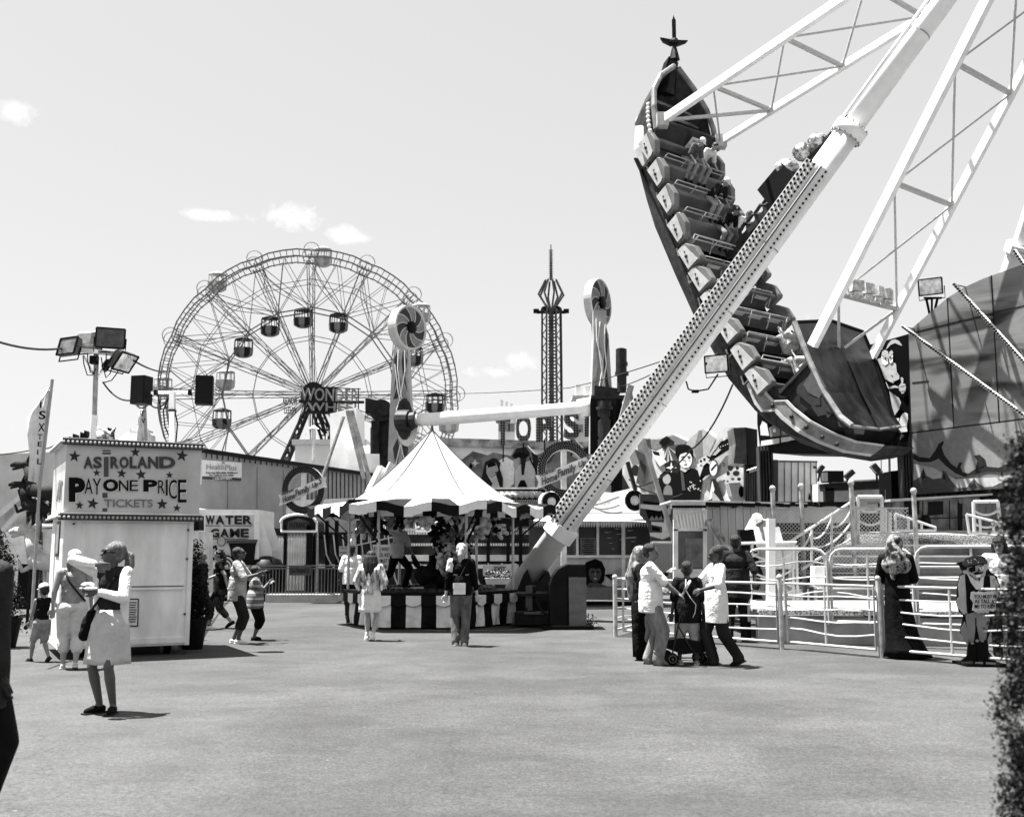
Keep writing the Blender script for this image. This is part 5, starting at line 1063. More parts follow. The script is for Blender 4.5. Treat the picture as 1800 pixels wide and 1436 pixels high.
def leg_side_things():
    # black cabinet with hood
    Y = 21.9; t = thing('black_cabinet', 'tall black cabinet with rounded hood and grey front panel at foot of the white leg', 'cabinet', P(1010, 1098, Y))
    zt = P(1000, 992, Y).z; x0, x1, x2 = P(966, 967, Y).x, P(997, 967, Y).x, P(1029, 967, Y).x
    m = MB(); m.box(((x1+x2)/2, Y+.45, zt/2+.02), (x2-x1, .9, zt-.04))
    prof = [(x1, .05), (x0, .05), (x0, zt*.68), (x0+.07, zt*.82), (x0+.18, zt*.93), (x1, zt)]
    m.prism([Vector((x, Y+.02, z)) for x, z in prof], (0, .85, 0)); put(m, 'casing', M('cabinet_black', .02, .5, var=.6, scale=3), t, bev=.01)
    m = MB(); m.box(((x1+x2)/2+.02, Y-.02, zt*.42), ((x2-x1)*.94, .04, zt*.76)); put(m, 'front_panel', M('panel_grey', .17, .6, var=.25, scale=2, stretch=(1, 1, 3)), t)
    m = MB(); m.box(((x0+x2)/2, Y+.4, .04), (x2-x0+.3, 1.1, .08)); put(m, 'plinth', m_black, t)
    # dark steel frame and pallet between tent and cabinet
    t = thing('steel_footing', 'dark steel footing frame and trays between the striped skirt and black cabinet', 'footing', P(940, 1095, 22.6)); m = MB()
    for (x0, y0, x1, y1, Y, d) in ((905, 1080, 970, 1098, 22.4, 1.4), (908, 1043, 965, 1047, 22.4, 1.2), (925, 1030, 942, 1075, 22.6, .5)): m.prism([P(x0, y0, Y), P(x1, y0, Y), P(x1, y1, Y), P(x0, y1, Y)], (0, d, 0))
    for a, b in (((941, 1052), (956, 1078)), ((953, 1045), (968, 1062)), ((927, 1068), (923, 1076))): m.beam(P(*a, 22.3), P(*b, 22.3), .04)
    put(m, 'frame', M('footing_dark', .04, .6, var=.7, scale=3), t)
    m = MB(); m.prism([P(924, 1030, 22.5), P(936, 1030, 22.5), P(936, 1073, 22.5), P(924, 1073, 22.5)], (0, .06, 0)); m.beam(P(921, 1077, 22.2), P(950, 1077, 22.2), .05); put(m, 'grey_plates', g(.14), t)
    # exit planter
    Y = 29; t = thing('exit_planter', 'flower box hanging under a pale EXIT sign behind the tent', 'planter', P(878, 1026, Y)); m = MB(); m.prism([P(852, 1016, Y), P(898, 1016, Y), P(895, 1027, Y), P(855, 1027, Y)], (0, .35, 0)); put(m, 'box', g(.4), t)
    m = MB(); m.prism([P(849, 993, Y+.4), P(909, 991, Y+.4), P(909, 1014, Y+.4), P(849, 1012, Y+.4)], (0, .04, 0)); o = put(m, 'sign', g(.38), t); word('lettering', 'EXIT', P(869, 1004, Y+.38), (1, 0, 0), (0, 0, 1), 20*Y/F, 8*Y/F, g(.02), t, bold=.02)
    m = MB(); rr = random.Random(5)
    for k in range(260): p = P(rr.uniform(853, 897), rr.uniform(1002, 1017), Y+rr.uniform(.0, .3)); leafq(m, p, .05, rr)
    put(m, 'flowers', [g(.03), g(.3)], t)
    m = MB(); m.beam(P(851, 1012, Y+.2), P(851, 1048, Y+.2), .05); m.beam(P(908, 1012, Y+.2), P(908, 1048, Y+.2), .05); put(m, 'stand_legs', m_black, t)
    # small weeds by the cabinet
    m = MB(); c = P(1035, 1086, 22.3); 
    for k in range(90): leafq(m, Vector((c.x+rr.gauss(0, .1), 22.3+rr.gauss(0, .1), abs(rr.gauss(.1, .1)))), .05, rr)
    put(m, 'weed_clump', [g(.05), g(.4)], None, label='small leafy clump on the ground beside the black cabinet', cat='plant')
def leafq(m, p, s, rr, k=None):
    a = Vector((rr.gauss(0, 1), rr.gauss(0, 1), rr.gauss(0, 1))).normalized(); b = a.cross(Vector((rr.gauss(0, 1), rr.gauss(0, 1), rr.gauss(0, 1)))).normalized()
    m.mat(k if k is not None else (1 if rr.random() < .25 else 0)); a = a*s; b = b*s*.5; p = Vector(p); m.add([p-a*.6, p+b*.7, p+a*.9, p-b*.7], [(0, 1, 2, 3)])
leg_side_things()
# ================================================================== swinging pirate ship
PHI = .88957; PC = Vector((13.0417, 22.0, 16.7032)); SW = Vector((math.sin(PHI), math.cos(PHI), 0)); SH = Vector((math.cos(PHI), -math.sin(PHI), 0)); SZ = Vector((0, 0, 1))
MID = R(-56.9); SD = SH*math.sin(MID)-SZ*math.cos(MID); ST_ = SH*math.cos(MID)+SZ*math.sin(MID)
def S(L, w, D): return PC+SW*w+SD*D+ST_*L
def Spx(x, y, w):
    r = P(x, y, 1)-Vector((0, 0, CAMZ)); o = Vector((0, 0, CAMZ)); A = PC+SW*w
    return o+r*((A-o).dot(SW)/r.dot(SW))
def Sart(m, pts, w, th=.012):
    return m.prism([Spx(x, y, w) for x, y in pts], SW*th)
def pirate_ship():
    t = thing('swinging_ship', 'big swinging pirate ship ride hung on white truss arms, its rows of seats tilted up', 'swinging ship', S(0, 0, 13))
    wd = M('ship_wood', .075, .6, var=.45, scale=5, stretch=(1, 1, 1), bump=.2); wd2 = M('ship_wood_dark', .05, .5, var=.6, scale=2.5, bump=.2)
    seat = M('seat_brown', .16, .38, var=.25, scale=2, spec=.4); gold = M('gold_panel', .34, .5, var=.15, scale=4); goldd = M('gold_panel_dim', .2, .5, var=.3, scale=4)
    st = [(-6.8, .12, 10.45, 11.3, 11.5), (-6.45, .72, 10.65, 11.6, 11.85), (-5.7, 1.26, 11.0, 12.1, 12.35), (-4.8, 1.36, 11.4, 12.4, 12.7), (-4.2, 1.4, 12.0, 12.65, 12.95), (-3.2, 1.4, 12.35, 12.95, 13.3), (-2.2, 1.4, 12.5, 13.2, 13.6), (-.4, 1.4, 12.9, 13.45, 13.9), (1.4, 1.4, 13.05, 13.65, 14.1), (3.4, 1.4, 13.1, 13.7, 14.15), (4.7, 1.4, 13.0, 13.5, 14.0), (5.7, 1.32, 12.6, 13.15, 13.55), (6.7, 1.18, 12.15, 12.6, 12.9), (7.4, .9, 11.6, 12.0, 12.2), (7.7, .35, 11.2, 11.5, 11.6)]
    m = MB(); vs = []
    for L, hw, dt, db, dk in [(a, b, c, d+.12, e+.08) if -5 < a < 6 else (a, b, c, d, e) for a, b, c, d, e in st]: vs += [S(L, -hw, dt), S(L, -hw*.97, (dt+db)/2), S(L, -hw*.86, db), S(L, 0, dk), S(L, hw*.86, db), S(L, hw*.97, (dt+db)/2), S(L, hw, dt)]
    n = len(st); fs = [(i*7+k, i*7+k+1, (i+1)*7+k+1, (i+1)*7+k) for i in range(n-1) for k in range(6)]+[tuple(range(7))[::-1], tuple((n-1)*7+k for k in range(7))]
    fs = [tuple(reversed(f)) for f in fs]
    m.add(vs, fs); o = put(m, 'hull', wd, t)
    # planking lines on near side
    m = MB()
    for f in (.25, .5, .75, 1.25, 1.6):
        pts = []
        for L, hw, dt, db, dk in st[2:-2]:
            if f <= 1: pts.append(S(L, -(hw*(1-.14*f)+.012), dt+(db-dt)*f))
            else: e = f-1; pts.append(S(L, -(hw*.86*(1-e)+.01), db+(dk-db)*e+.01))
        m.tube(pts, .012, 4)
    put(m, 'plank_lines', m_black, o)
    m = MB(); 
    for L0, L1, D0, D1 in ((-4.5, 4.9, 12.75, 13.2),): 
        for k in range(10): a = L0+(L1-L0)*k/10; b = a+(L1-L0)/10; d = lambda x: 12.45+.55*max(0, min(1, (x+4.5)/5)); m.prism([S(a, -1.38, d(a)+.12), S(b, -1.38, d(b)+.12), S(b, 1.38, d(b)+.12), S(a, 1.38, d(a)+.12)], SD*.06)
    put(m, 'deck_floor', m_black, t)
    rows = [(-4.12, 12.02, 1), (-3.14, 12.22, 1), (-2.18, 12.42, 1), (-1.15, 12.62, 1), (-.2, 12.78, -1), (.62, 12.86, -1), (1.5, 12.92, -1), (2.5, 12.95, -1), (3.45, 12.98, -1), (4.3, 12.98, -1)]
    art_m = M('cap_emblem', .06, .5)
    def row(L, D, f, first):
        def q(a, w, d): return S(L+a, w, D+d)
        b = MB(); x0 = -.36*f; prof = [(-.38, -.0), (-.30, .05), (-.1, .09), (.12, .09)]    # backrest, slightly hollow
        pts = [(x0+f*(.0), -.34), (x0+f*.05, -.38), (x0+f*.12, -.32), (x0+f*.16, -.1), (x0+f*.20, .1), (x0+f*.5, .16), (x0+f*.58, .26), (x0, .26)]
        b.prism([q(a, -1.38, d) for a, d in pts], SW*2.76); o = put(b, 'seat_row', seat, t, bev=.03)
        for w in (-1.62, 1.40):
            c = MB(); pts = [(-.40, -.40), (-.34, -.46), (.06, -.46), (.36, -.26), (.42, -.12), (.42, .12), (-.40, .12)]
            pts = [(a*(1 if f > 0 else -1), d) for a, d in pts]
            c.prism([q(a, w, d) for a, d in pts], SW*.22); e = put(c, 'seat_end_cap', seat, t, bev=.03)
            if w < 0:
                c = MB(); pp = [(-.36, -.34), (.30, -.20), (.36, -.10), (.36, .09), (-.36, .09)]; pp = [(a*(1 if f > 0 else -1), d) for a, d in pp]; c.prism([q(a, w-.02, d) for a, d in pp], -SW*.015); c2 = put(c, 'gold_face', gold, e)
                c = MB(); c.ell(q(0, w-.03, -.07), .055, nu=8, nv=6); c.ell(q(-.15, w-.03, -.1), .03, nu=6, nv=4); c.ell(q(.16, w-.03, -.03), .03, nu=6, nv=4); put(c, 'emblem', art_m, e)
        e_ = MB(); e_.prism([q(.36, -1.47, .0), q(.58, -1.47, .04), q(.58, -1.44, .36), q(.36, -1.44, .30)], SW*.02); put(e_, 'step_opening', m_black, t)
        e_ = MB(); e_.beam(q(.36, -1.48, .31), q(.60, -1.48, .37), .035); e_.beam(q(.60, -1.48, .38), q(.60, -1.48, .05), .03); put(e_, 'step_trim', gold, t)
        r = MB(); xr = .52*f+(.06 if f < 0 else 0); zz = -.42
        if f > 0:
            for d in (-.40, -.27): r.tube([q(xr, -1.30, .05), q(xr, -1.30, d), q(xr, 1.30, d), q(xr, 1.30, .05)], .017, 5)
            for w in (-.45, .42): r.tube([q(xr, w, -.40), q(xr, w, -.05)], .015, 5)
        else:
            for d, e in ((-.30, -.02), (-.46, .0)): r.tube([q(-.42, -1.25, .0), q(-.62+e, -1.25, d), q(-.62+e, 1.2, d), q(-.42, 1.2, .0)], .017, 5)
            for w in (-1.25, -.42, .4, 1.2): r.tube([q(-.36, w, -.1), q(-.62, w, -.46)], .015, 5)
        put(r, 'lap_bar', m_rail, t)
        if f < 0:
            lb = MB()
            for w in (-.85, -.05, .8): lb.prism([q(.365, w-.27, -.26), q(.365, w+.27, -.26), q(.365, w+.27, -.14), q(.365, w-.27, -.14)], ST_*.012)
            put(lb, 'label_plates', g(.42), o)
    for i, (L, D, f) in enumerate(rows): row(L, D, f, i == 0)
    # stern bulkhead with sign plate and steps
    m = MB(); m.prism([S(-4.64, -1.36, 11.18), S(-4.64, 1.36, 11.12), S(-4.30, 1.38, 11.95), S(-4.30, -1.38, 11.95)], -ST_*.08); o = put(m, 'stern_bulkhead', M('bulkhead_brown', .075, .5, var=.3, scale=3), t)
    m = MB(); c = Spx(1209, 241, 0); c = S(-4.42, .30, 11.45); m.frame(c-SW*.3-SD*.2, SW*.6, SD*.4, ST_*.02); put(m, 'notice_plate', g(.6), o)
    word('plate_text', 'NOTICE', c-SW*.22-SD*.05+ST_*.022, SW, -SD, .44, .1, g(.2), t); word('plate_text', 'KEEP SEATED', c-SW*.22+SD*.12+ST_*.022, SW, -SD, .44, .06, g(.2), t)
    m = MB()
    for k, (L, d) in enumerate(((-5.0, 11.5), (-5.4, 11.35), (-5.8, 11.2))): hw = [1.25, 1.05, .85][k]; m.prism([S(L, -hw, d), S(L, hw, d), S(L-.3, hw*.8, d+.1), S(L-.3, -hw*.8, d+.1)], SD*.05)
    put(m, 'stern_deck', M('stern_grey', .2, .5, var=.6, scale=1.5), t)
    m = MB()
    for sgn in (-1, 1): m.tube([S(-4.5, sgn*1.40, 11.45), S(-5.2, sgn*1.37, 11.12), S(-5.8, sgn*1.22, 10.88), S(-6.4, sgn*.76, 10.64), S(-6.85, sgn*.1, 10.4)], .09, 8)
    put(m, 'stern_rail', goldd, t)
    m = MB()
    for k in range(7): f = k/6; m.ell(S(-4.6-.95*f, -1.46+.2*f*f, 11.62-.33*f), .07, nu=8, nv=6)
    put(m, 'stern_bulbs', g(.6), t)
    m = MB(); pp = [(-5.9, 11.75), (-5.3, 11.75), (-4.5, 12.0), (-3.9, 12.1), (-3.9, 12.45), (-4.6, 12.42), (-5.3, 12.2), (-5.9, 12.05)]
    wv = lambda L: -1.44 if L > -5 else -1.30+.42*(-5-L)
    A_ = [S(L, wv(L)-.05, D) for L, D in pp]; B_ = [S(L, wv(L)+.05, D) for L, D in pp]; n = len(pp); m.add(A_+B_, [(0, 7, 6, 1), (1, 6, 5, 2), (2, 5, 4, 3)]+[(i, (i+1) % n, n+(i+1) % n, n+i) for i in range(n)]); put(m, 'stern_gold_strip', gold, t)
    # figurehead: carved post and winged sword
    m = MB(); m.tube([S(-6.5, 0, 11.2), S(-6.9, 0, 10.7), S(-7.1, 0, 10.35)], [.34, .24, .16], 8); m.prism([S(-6.7, -.28, 10.95), S(-6.7, .28, 10.95), S(-7.2, .2, 10.3), S(-7.2, -.2, 10.3)], SD*.28)
    tip = S(-7.1, 0, 10.3); up = Vector((.0, 0, 1)); 
    m.tube([tip, tip+up*.4], [.17, .08], 8); m.beam(tip+up*.35, tip+up*1.35, .12, .06); m.prism([tip+up*1.3+Vector((-.06, 0, 0)), tip+up*1.3+Vector((.06, 0, 0)), tip+up*1.52], (0, .06, 0))
    c = tip+up*.62
    for s in (-1, 1): m.prism([c+Vector((s*.02, 0, .06)), c+Vector((s*.44, 0, .14-(.1 if s > 0 else 0))), c+Vector((s*.36, 0, -.0-(.04 if s > 0 else 0))), c+Vector((s*.1, 0, -.14)), c+Vector((s*.02, 0, -.1))], (0, .1, 0))
    m.lathe([(.12, -.07), (.14, 0), (.12, .07)], 8, c); put(m, 'figurehead', M('figure_dark', .045, .5, var=.6, scale=6), t)
    # bow house: painted board, side wall, bulkhead, moulding
    nE = [(3.71, 11.22), (4.3, 11.36), (4.92, 11.48), (5.78, 11.60), (6.55, 11.60), (6.95, 11.48)]; fE = [(3.82, 10.95), (4.3, 11.05), (4.83, 11.18), (5.78, 11.46), (6.3, 11.62), (6.6, 11.62)]
    m = MB(); vs = []
    for k in range(6):
        a, b = S(nE[k][0], -1.38, nE[k][1]), S(fE[k][0], 1.34, fE[k][1]); md = (a+b)/2-SD*(.13 if k < 5 else .02)+ST_*(-.12 if k == 0 else (.12 if k == 5 else 0)); vs += [a, a.lerp(md, .5), md, md.lerp(b, .5), b]
    top = [v+Vector((0, 0, 0)) for v in vs]; bot = [v+SD*.08 for v in vs]; fs = [(i*5+j, i*5+j+1, (i+1)*5+j+1, (i+1)*5+j) for i in range(5) for j in range(4)]; ring = [0, 1, 2, 3, 4, 9, 14, 19, 24, 29, 28, 27, 26, 25, 20, 15, 10, 5]
    m.add(top+bot, fs+[tuple(30+q for q in f[::-1]) for f in fs]+[(ring[i], ring[(i+1) % 18], 30+ring[(i+1) % 18], 30+ring[i]) for i in range(18)])
    put(m, 'bow_deck_board', M('bow_board', .04, .28, var=.9, scale=1.6, stretch=(1.5, 1.5, .5), bump=.12, spec=.5, lo=.42, hi=.62), t)
    m = MB(); m.tube([v-SD*.02 for v in [vs[0], vs[5], vs[10], vs[15], vs[20], vs[25]]], .075, 6); m.tube([vs[25], vs[26], vs[27], vs[28], vs[29]], .05, 6); put(m, 'board_rim_near', M('rim_metal', .26, .35, var=.3, scale=4, metal=.3), t)
    m = MB(); m.tube([vs[4], vs[9], vs[14], vs[19], vs[24], vs[29]], .045, 6); m.tube([vs[0], vs[1], vs[2], vs[3], vs[4]], .05, 6); m.tube([vs[12]-SD*.012, vs[17]-SD*.012, vs[22]-SD*.012], .014, 4); put(m, 'board_rim', m_black, t)
    for sgn in (-1, 1):
        m = MB(); w = 1.34*sgn; E = nE if sgn < 0 else fE
        pts = [S(4.85, w, E[2][1]+.05), S(5.78, w, E[3][1]+.05), S(6.5, w*.97, E[4][1]+.05), S(7.0, w*.8, 11.55), S(7.2, w*.72, 12.0), S(6.6, w, 12.5), S(5.8, w, 12.8), S(4.95, w, 13.05)]
        m.prism(pts, -SW*sgn*.08); put(m, 'bow_side_wall', wd2, t)
    m = MB(); m.prism([S(7.0, -1.06, 11.5), S(6.8, 1.06, 11.6), S(7.1, .9, 12.2), S(7.25, -.95, 12.2)], -ST_*.06); put(m, 'bow_transom', wd2, t)
    m = MB(); m.prism([S(4.82, -1.40, 11.45), S(4.82, 1.34, 11.2), S(4.85, 1.36, 12.95), S(4.9, -1.42, 12.75)], ST_*.08); put(m, 'bow_bulkhead', M('bulkhead_brown', .075), t)
    m = MB(); m.mat(0); Sart(m, [(1432, 652), (1448, 680), (1462, 705), (1468, 722), (1455, 735), (1438, 722), (1418, 706), (1400, 690), (1402, 678)], -1.39, .01); m.mat(1); Sart(m, [(1425, 655), (1434, 648), (1452, 680), (1440, 700), (1420, 690), (1412, 676)], -1.40, .008)
    m.mat(0)
    for pts in ([(1431, 700), (1442, 700), (1442, 712), (1432, 712)], [(1425, 714), (1445, 716), (1452, 728), (1438, 732)], [(1446, 705), (1456, 712), (1462, 726), (1452, 722)], [(1472, 738), (1490, 742), (1488, 752), (1474, 750)], [(1500, 752), (1520, 756), (1518, 764), (1502, 762)]): Sart(m, pts, -1.405, .008)
    put(m, 'side_painting', [g(.07), g(.12)], t)
    def strip(pp, w, th, mt, nm, hw):
        m = MB(); n = len(pp); A_ = []; 
        for L, D in pp:
            ww = w+(.0 if L < 6.3 else (L-6.3)**1.3*.55); A_ += [S(L, ww, D-hw), S(L, ww, D+hw), S(L, ww-th, D+hw), S(L, ww-th, D-hw)]
        m.add(A_, [(4*i+j, 4*i+(j+1) % 4, 4*(i+1)+(j+1) % 4, 4*(i+1)+j) for i in range(n-1) for j in range(4)]+[(0, 1, 2, 3), (4*n-1, 4*n-2, 4*n-3, 4*n-4)]); return put(m, nm, mt, t)
    path = [(4.15, 13.0), (4.75, 13.1), (5.05, 13.05), (5.3, 12.72), (5.6, 12.66), (6.2, 12.46), (6.7, 12.24), (7.2, 11.95), (7.6, 11.55)]
    strip(path, -1.47, .06, goldd, 'gold_moulding', .17); strip([(a, b-.2) for a, b in path], -1.5, .05, gold, 'moulding_edge', .035); strip([(a, b+.2) for a, b in path], -1.5, .05, gold, 'moulding_edge', .05)
    m = MB()
    for L, D in ((4.5, 13.05), (5.15, 12.92), (5.75, 12.62), (6.25, 12.43), (6.75, 12.2), (7.15, 11.97)): m.ell(S(L, -1.55, D), .06, nu=8, nv=6)
    put(m, 'moulding_studs', art_m, t)
    m = MB(); m.prism([S(3.9, -1.45, 12.6), S(5.0, -1.45, 12.65), S(5.2, -1.45, 12.5), S(5.0, -1.45, 12.9), S(3.9, -1.45, 12.95)], SW*.1); put(m, 'side_cladding', wd2, t)
    # mast with wrapped lights
    a, b = Spx(1280, 452, .45), Spx(1492, 205, .45); m = MB(); m.beam(a, b, .17); m.beam(a.lerp(b, .5)+SW*.25, b+SW*.25, .08)
    for k in range(5): f = .12+.07*k; p = a.lerp(b, f); d = (b-a).normalized(); s = d.cross(SW).normalized(); m.tube([p, p+s*.3+d*.15, p+s*.34+d*.4, p+s*.12+d*.6], .06, 6); m.tube([p, p-s*.22+d*.1, p-s*.3+d*.4, p-s*.05+d*.6], .05, 6)
    put(m, 'mast', m_dsteel, t)
    m = MB(); c = Spx(1374, 325, .45); d = (b-a).normalized(); s = d.cross(SW).normalized(); m.frame(c-d*.55-s*.42-SW*.3, d*1.05, s*.75, SW*.6); put(m, 'mast_box', m_black, t)
    for x, y, r_ in ((1383, 297, .36), (1413, 268, .34), (1438, 249, .30)):
        m = MB(); m.ell(Spx(x, y, .45), (r_, r_*.8, r_*.8), nu=14, nv=10); ob = put(m, 'wrapped_lamp', M('silver_foil', .38, .25, var=.8, scale=7, bump=.9, metal=.5, lo=.4, hi=.6), t, smooth=True)
    # arms
    def arm(a_deg, ts, first_x):
        e = R(a_deg); d = SH*math.sin(e)-SZ*math.cos(e); N_ = PC-SW*1.34; Fp = PC+SW*1.34; n0, f0 = N_+d*12.07, Fp+d*12.07
        for nm, p, q, w in (('truss_chord', n0, N_, .23), ('truss_chord', f0, Fp, .20)): m = MB(); m.beam(p, q, w, w*.8, up=SW); put(m, nm, m_white, t)
        m = MB(); pts = [(n0.lerp(N_, x), f0.lerp(Fp, x)) for x in ts]
        for a, b in pts: m.beam(a, b, .10)
        put(m, 'cross_members', m_rail, t)
        m = MB(); al = first_x+pts
        for (a, b), (c, dd) in zip(al[:-1], al[1:]): m.beam(a, dd, .045); m.beam(b+SD*.01, c+SD*.01, .055)
        put(m, 'diagonal_braces', m_rail, t); return n0, f0, N_, Fp, pts
    n0, f0, N_, Fp, _ = arm(-79.2, (.168, .379, .59, .80), [])
    m = MB(); m.beam(n0, f0.lerp(Fp, .168), .09); m.beam(n0.lerp(N_, .168), f0, .05); m.box(n0, (.35, .35, .4)); m.box(f0, (.35, .35, .4)); put(m, 'end_braces', m_rail, t)
    n0, f0, N_, Fp, pts = arm(-34.65, (.12, .365, .61, .85), [])
    m = MB(); cc = Spx(1475, 618, 0); m.beam(pts[0][0], cc, .07); m.beam(pts[0][1], cc, .07); put(m, 'end_braces', m_rail, t)
    m = MB(); a, b = pts[0]
    for k in range(4): c = a.lerp(b, .12+.17*k)-SD*.35; m.box(c, (.3, .3, .26), .4+.2*k); m.beam(c, c+SD*.35, .04); m.box(c+Vector((0, 0, -.2)), (.24, .2, .1), .4)
    put(m, 'small_lamps', M('lamp_pale', .45, .4, var=.5, scale=6), t)
    m = MB(); m.tube([PC-SW*2.6, PC+SW*2.6], .35, 16); m.tube([PC-SW*1.6, PC-SW*1.1], .7, 18); m.tube([PC+SW*1.1, PC+SW*1.6], .7, 18); put(m, 'axle', m_steel, t)
    return t
pirate_ship()
def ride_frame():
    t = thing('ride_support', 'huge white tubular A frame of the swinging ship, one leg studded with bulbs', 'ride frame', (-.35, 25.2, 0))
    def leg(top, base, r0, r1, f):
        m = MB(); md = base.lerp(top, f); m.tube([base.lerp(top, .035), md], r0, 16); m.tube([md, top], r1, 16); m.tube([md-(top-base).normalized()*.12, md+(top-base).normalized()*.12], r0*1.3, 16)
        return put(m, 'leg', m_white, t, smooth=False)
    top, base = P(1872, -293, 20.6), Vector((-.35, 25.2, 0))
    # find fraction at flange (y pixel 232)
    best = min(range(1000), key=lambda i: abs(yp(base.lerp(top, i/1000))-232))/1000
    lg = leg(top, base, .29, .235, best)
    for p in lg.data.polygons: p.use_smooth = len(p.vertices) == 4
    ax = (top-base).normalized(); cv = (Vector((0, 0, CAMZ))-base.lerp(top, .3)).normalized(); sd = cv.cross(ax).normalized()
    if sd.x > 0: sd = -sd
    fr = cv-ax*cv.dot(ax); fr.normalize()
    f0 = min(range(1000), key=lambda i: abs(yp(base.lerp(top, i/1000))-925))/1000; f1 = min(range(1000), key=lambda i: abs(yp(base.lerp(top, i/1000))-300))/1000
    A, B = base.lerp(top, f0), base.lerp(top, f1); Ln = (B-A).length
    m = MB()
    o1 = sd*.30+fr*.12; m.frame(A+sd*.12+fr*.24, B-A, sd*.30-fr*.10, fr*.05); m.frame(A-sd*.16+fr*.25, B-A, sd*.22, fr*.05)
    put(m, 'bulb_board', m_white, t)
    m = MB(); nb = 84
    mt = Matrix((ax, sd, fr)).transposed()
    for i in range(nb):
        p = A.lerp(B, (i+.5)/nb)
        for s, fo in ((.38, .20), (.30, .235), (.20, .28)): m.box(p+sd*s+fr*(fo+.03)+ax*(.03 if s == .30 else 0), (.055, .042, .05), M3=mt)
        m.box(p-sd*.10+fr*.33, (.045, .042, .05), M3=mt)
    put(m, 'bulbs', M('frame_bulbs', .008, .4), t)
    m = MB(); m.beam(A+fr*.32+sd*.05, B+fr*.32+sd*.05, .03); put(m, 'board_groove', g(.15), t)
    m = MB(); c = base.lerp(top, f0); m.tube([c-ax*.30, c+ax*.02], .38, 16); put(m, 'collar', m_white, t)
    m = MB(); c = base.lerp(top, best)
    for i in range(14): a = 6.283*i/14; q = (sd*math.cos(a)+fr*math.sin(a)); m.tube([c+q*.345-ax*.17, c+q*.345+ax*.17], .022, 6)
    for f_ in (.2, .3, .42, .5, best+.12, best+.24): c = base.lerp(top, f_); m.tube([c-ax*.012, c+ax*.012], (.297 if f_ < best else .242), 16)
    put(m, 'flange_bolts_and_welds', m_steel, t)
    m = MB(); m.tube([base.lerp(top, best)+sd*.3, top+sd*.28], .035, 6); put(m, 'side_conduit', m_white2, t)
    # footing
    m = MB(); Yf = 24.4; fp = [(905, 1088), (905, 1048), (920, 1010), (927, 1000), (938, 1030), (946, 1024), (964, 1004), (969, 1016), (974, 1088)]
    m.prism([Vector((P(x, y, Yf).x, Yf, max(P(x, y, Yf).z, 0))) for x, y in fp], (0, 1.3, 0)); put(m, 'footing', M('footing_dark', .04), t)
    leg(PC+SW*2.3, Vector((12.9, 35.2, 0)), .31, .25, .59)
    leg(PC+SW*2.3, PC+SH*10.5+SW*8.2-SZ*PC.z, .31, .25, .5); leg(PC-SW*2.3, PC+SH*10.5-SW*8.2-SZ*PC.z, .31, .25, .5)
    # hanging floodlight under the bulb studded leg
    f = thing('floodlight', 'pale faced floodlight hanging beside the bulb studded leg under the ship', 'floodlight', P(1262, 655, 25)); flood(P(1262, 640, 24.6), 42*24.6/F, R(-30), R(6), f, .75, .1, name='housing')  # pale glass colour stands in for sun reflected in it
    m = MB(); m.beam(P(1262, 622, 24.9), P(1240, 640, 24.6), .05); put(m, 'bracket', m_black, f)
    m = MB(); pts = [P(1206, 670, 24.4), P(1210, 684, 24.4), P(1222, 688, 24.4), P(1245, 684, 24.5), P(1262, 658, 24.6)]; m.tube(pts, .02, 6); m.box(pts[2], (.16, .07, .07)); put(m, 'hanging_cord', m_black, None, label='hanging looped black cord below the floodlight', cat='cable')
def yp(p):
    p = Vector(p)-Vector((0, 0, CAMZ)); d = p.y*CT+p.z*ST; return 718-F*(-p.y*ST+p.z*CT)/d
ride_frame()
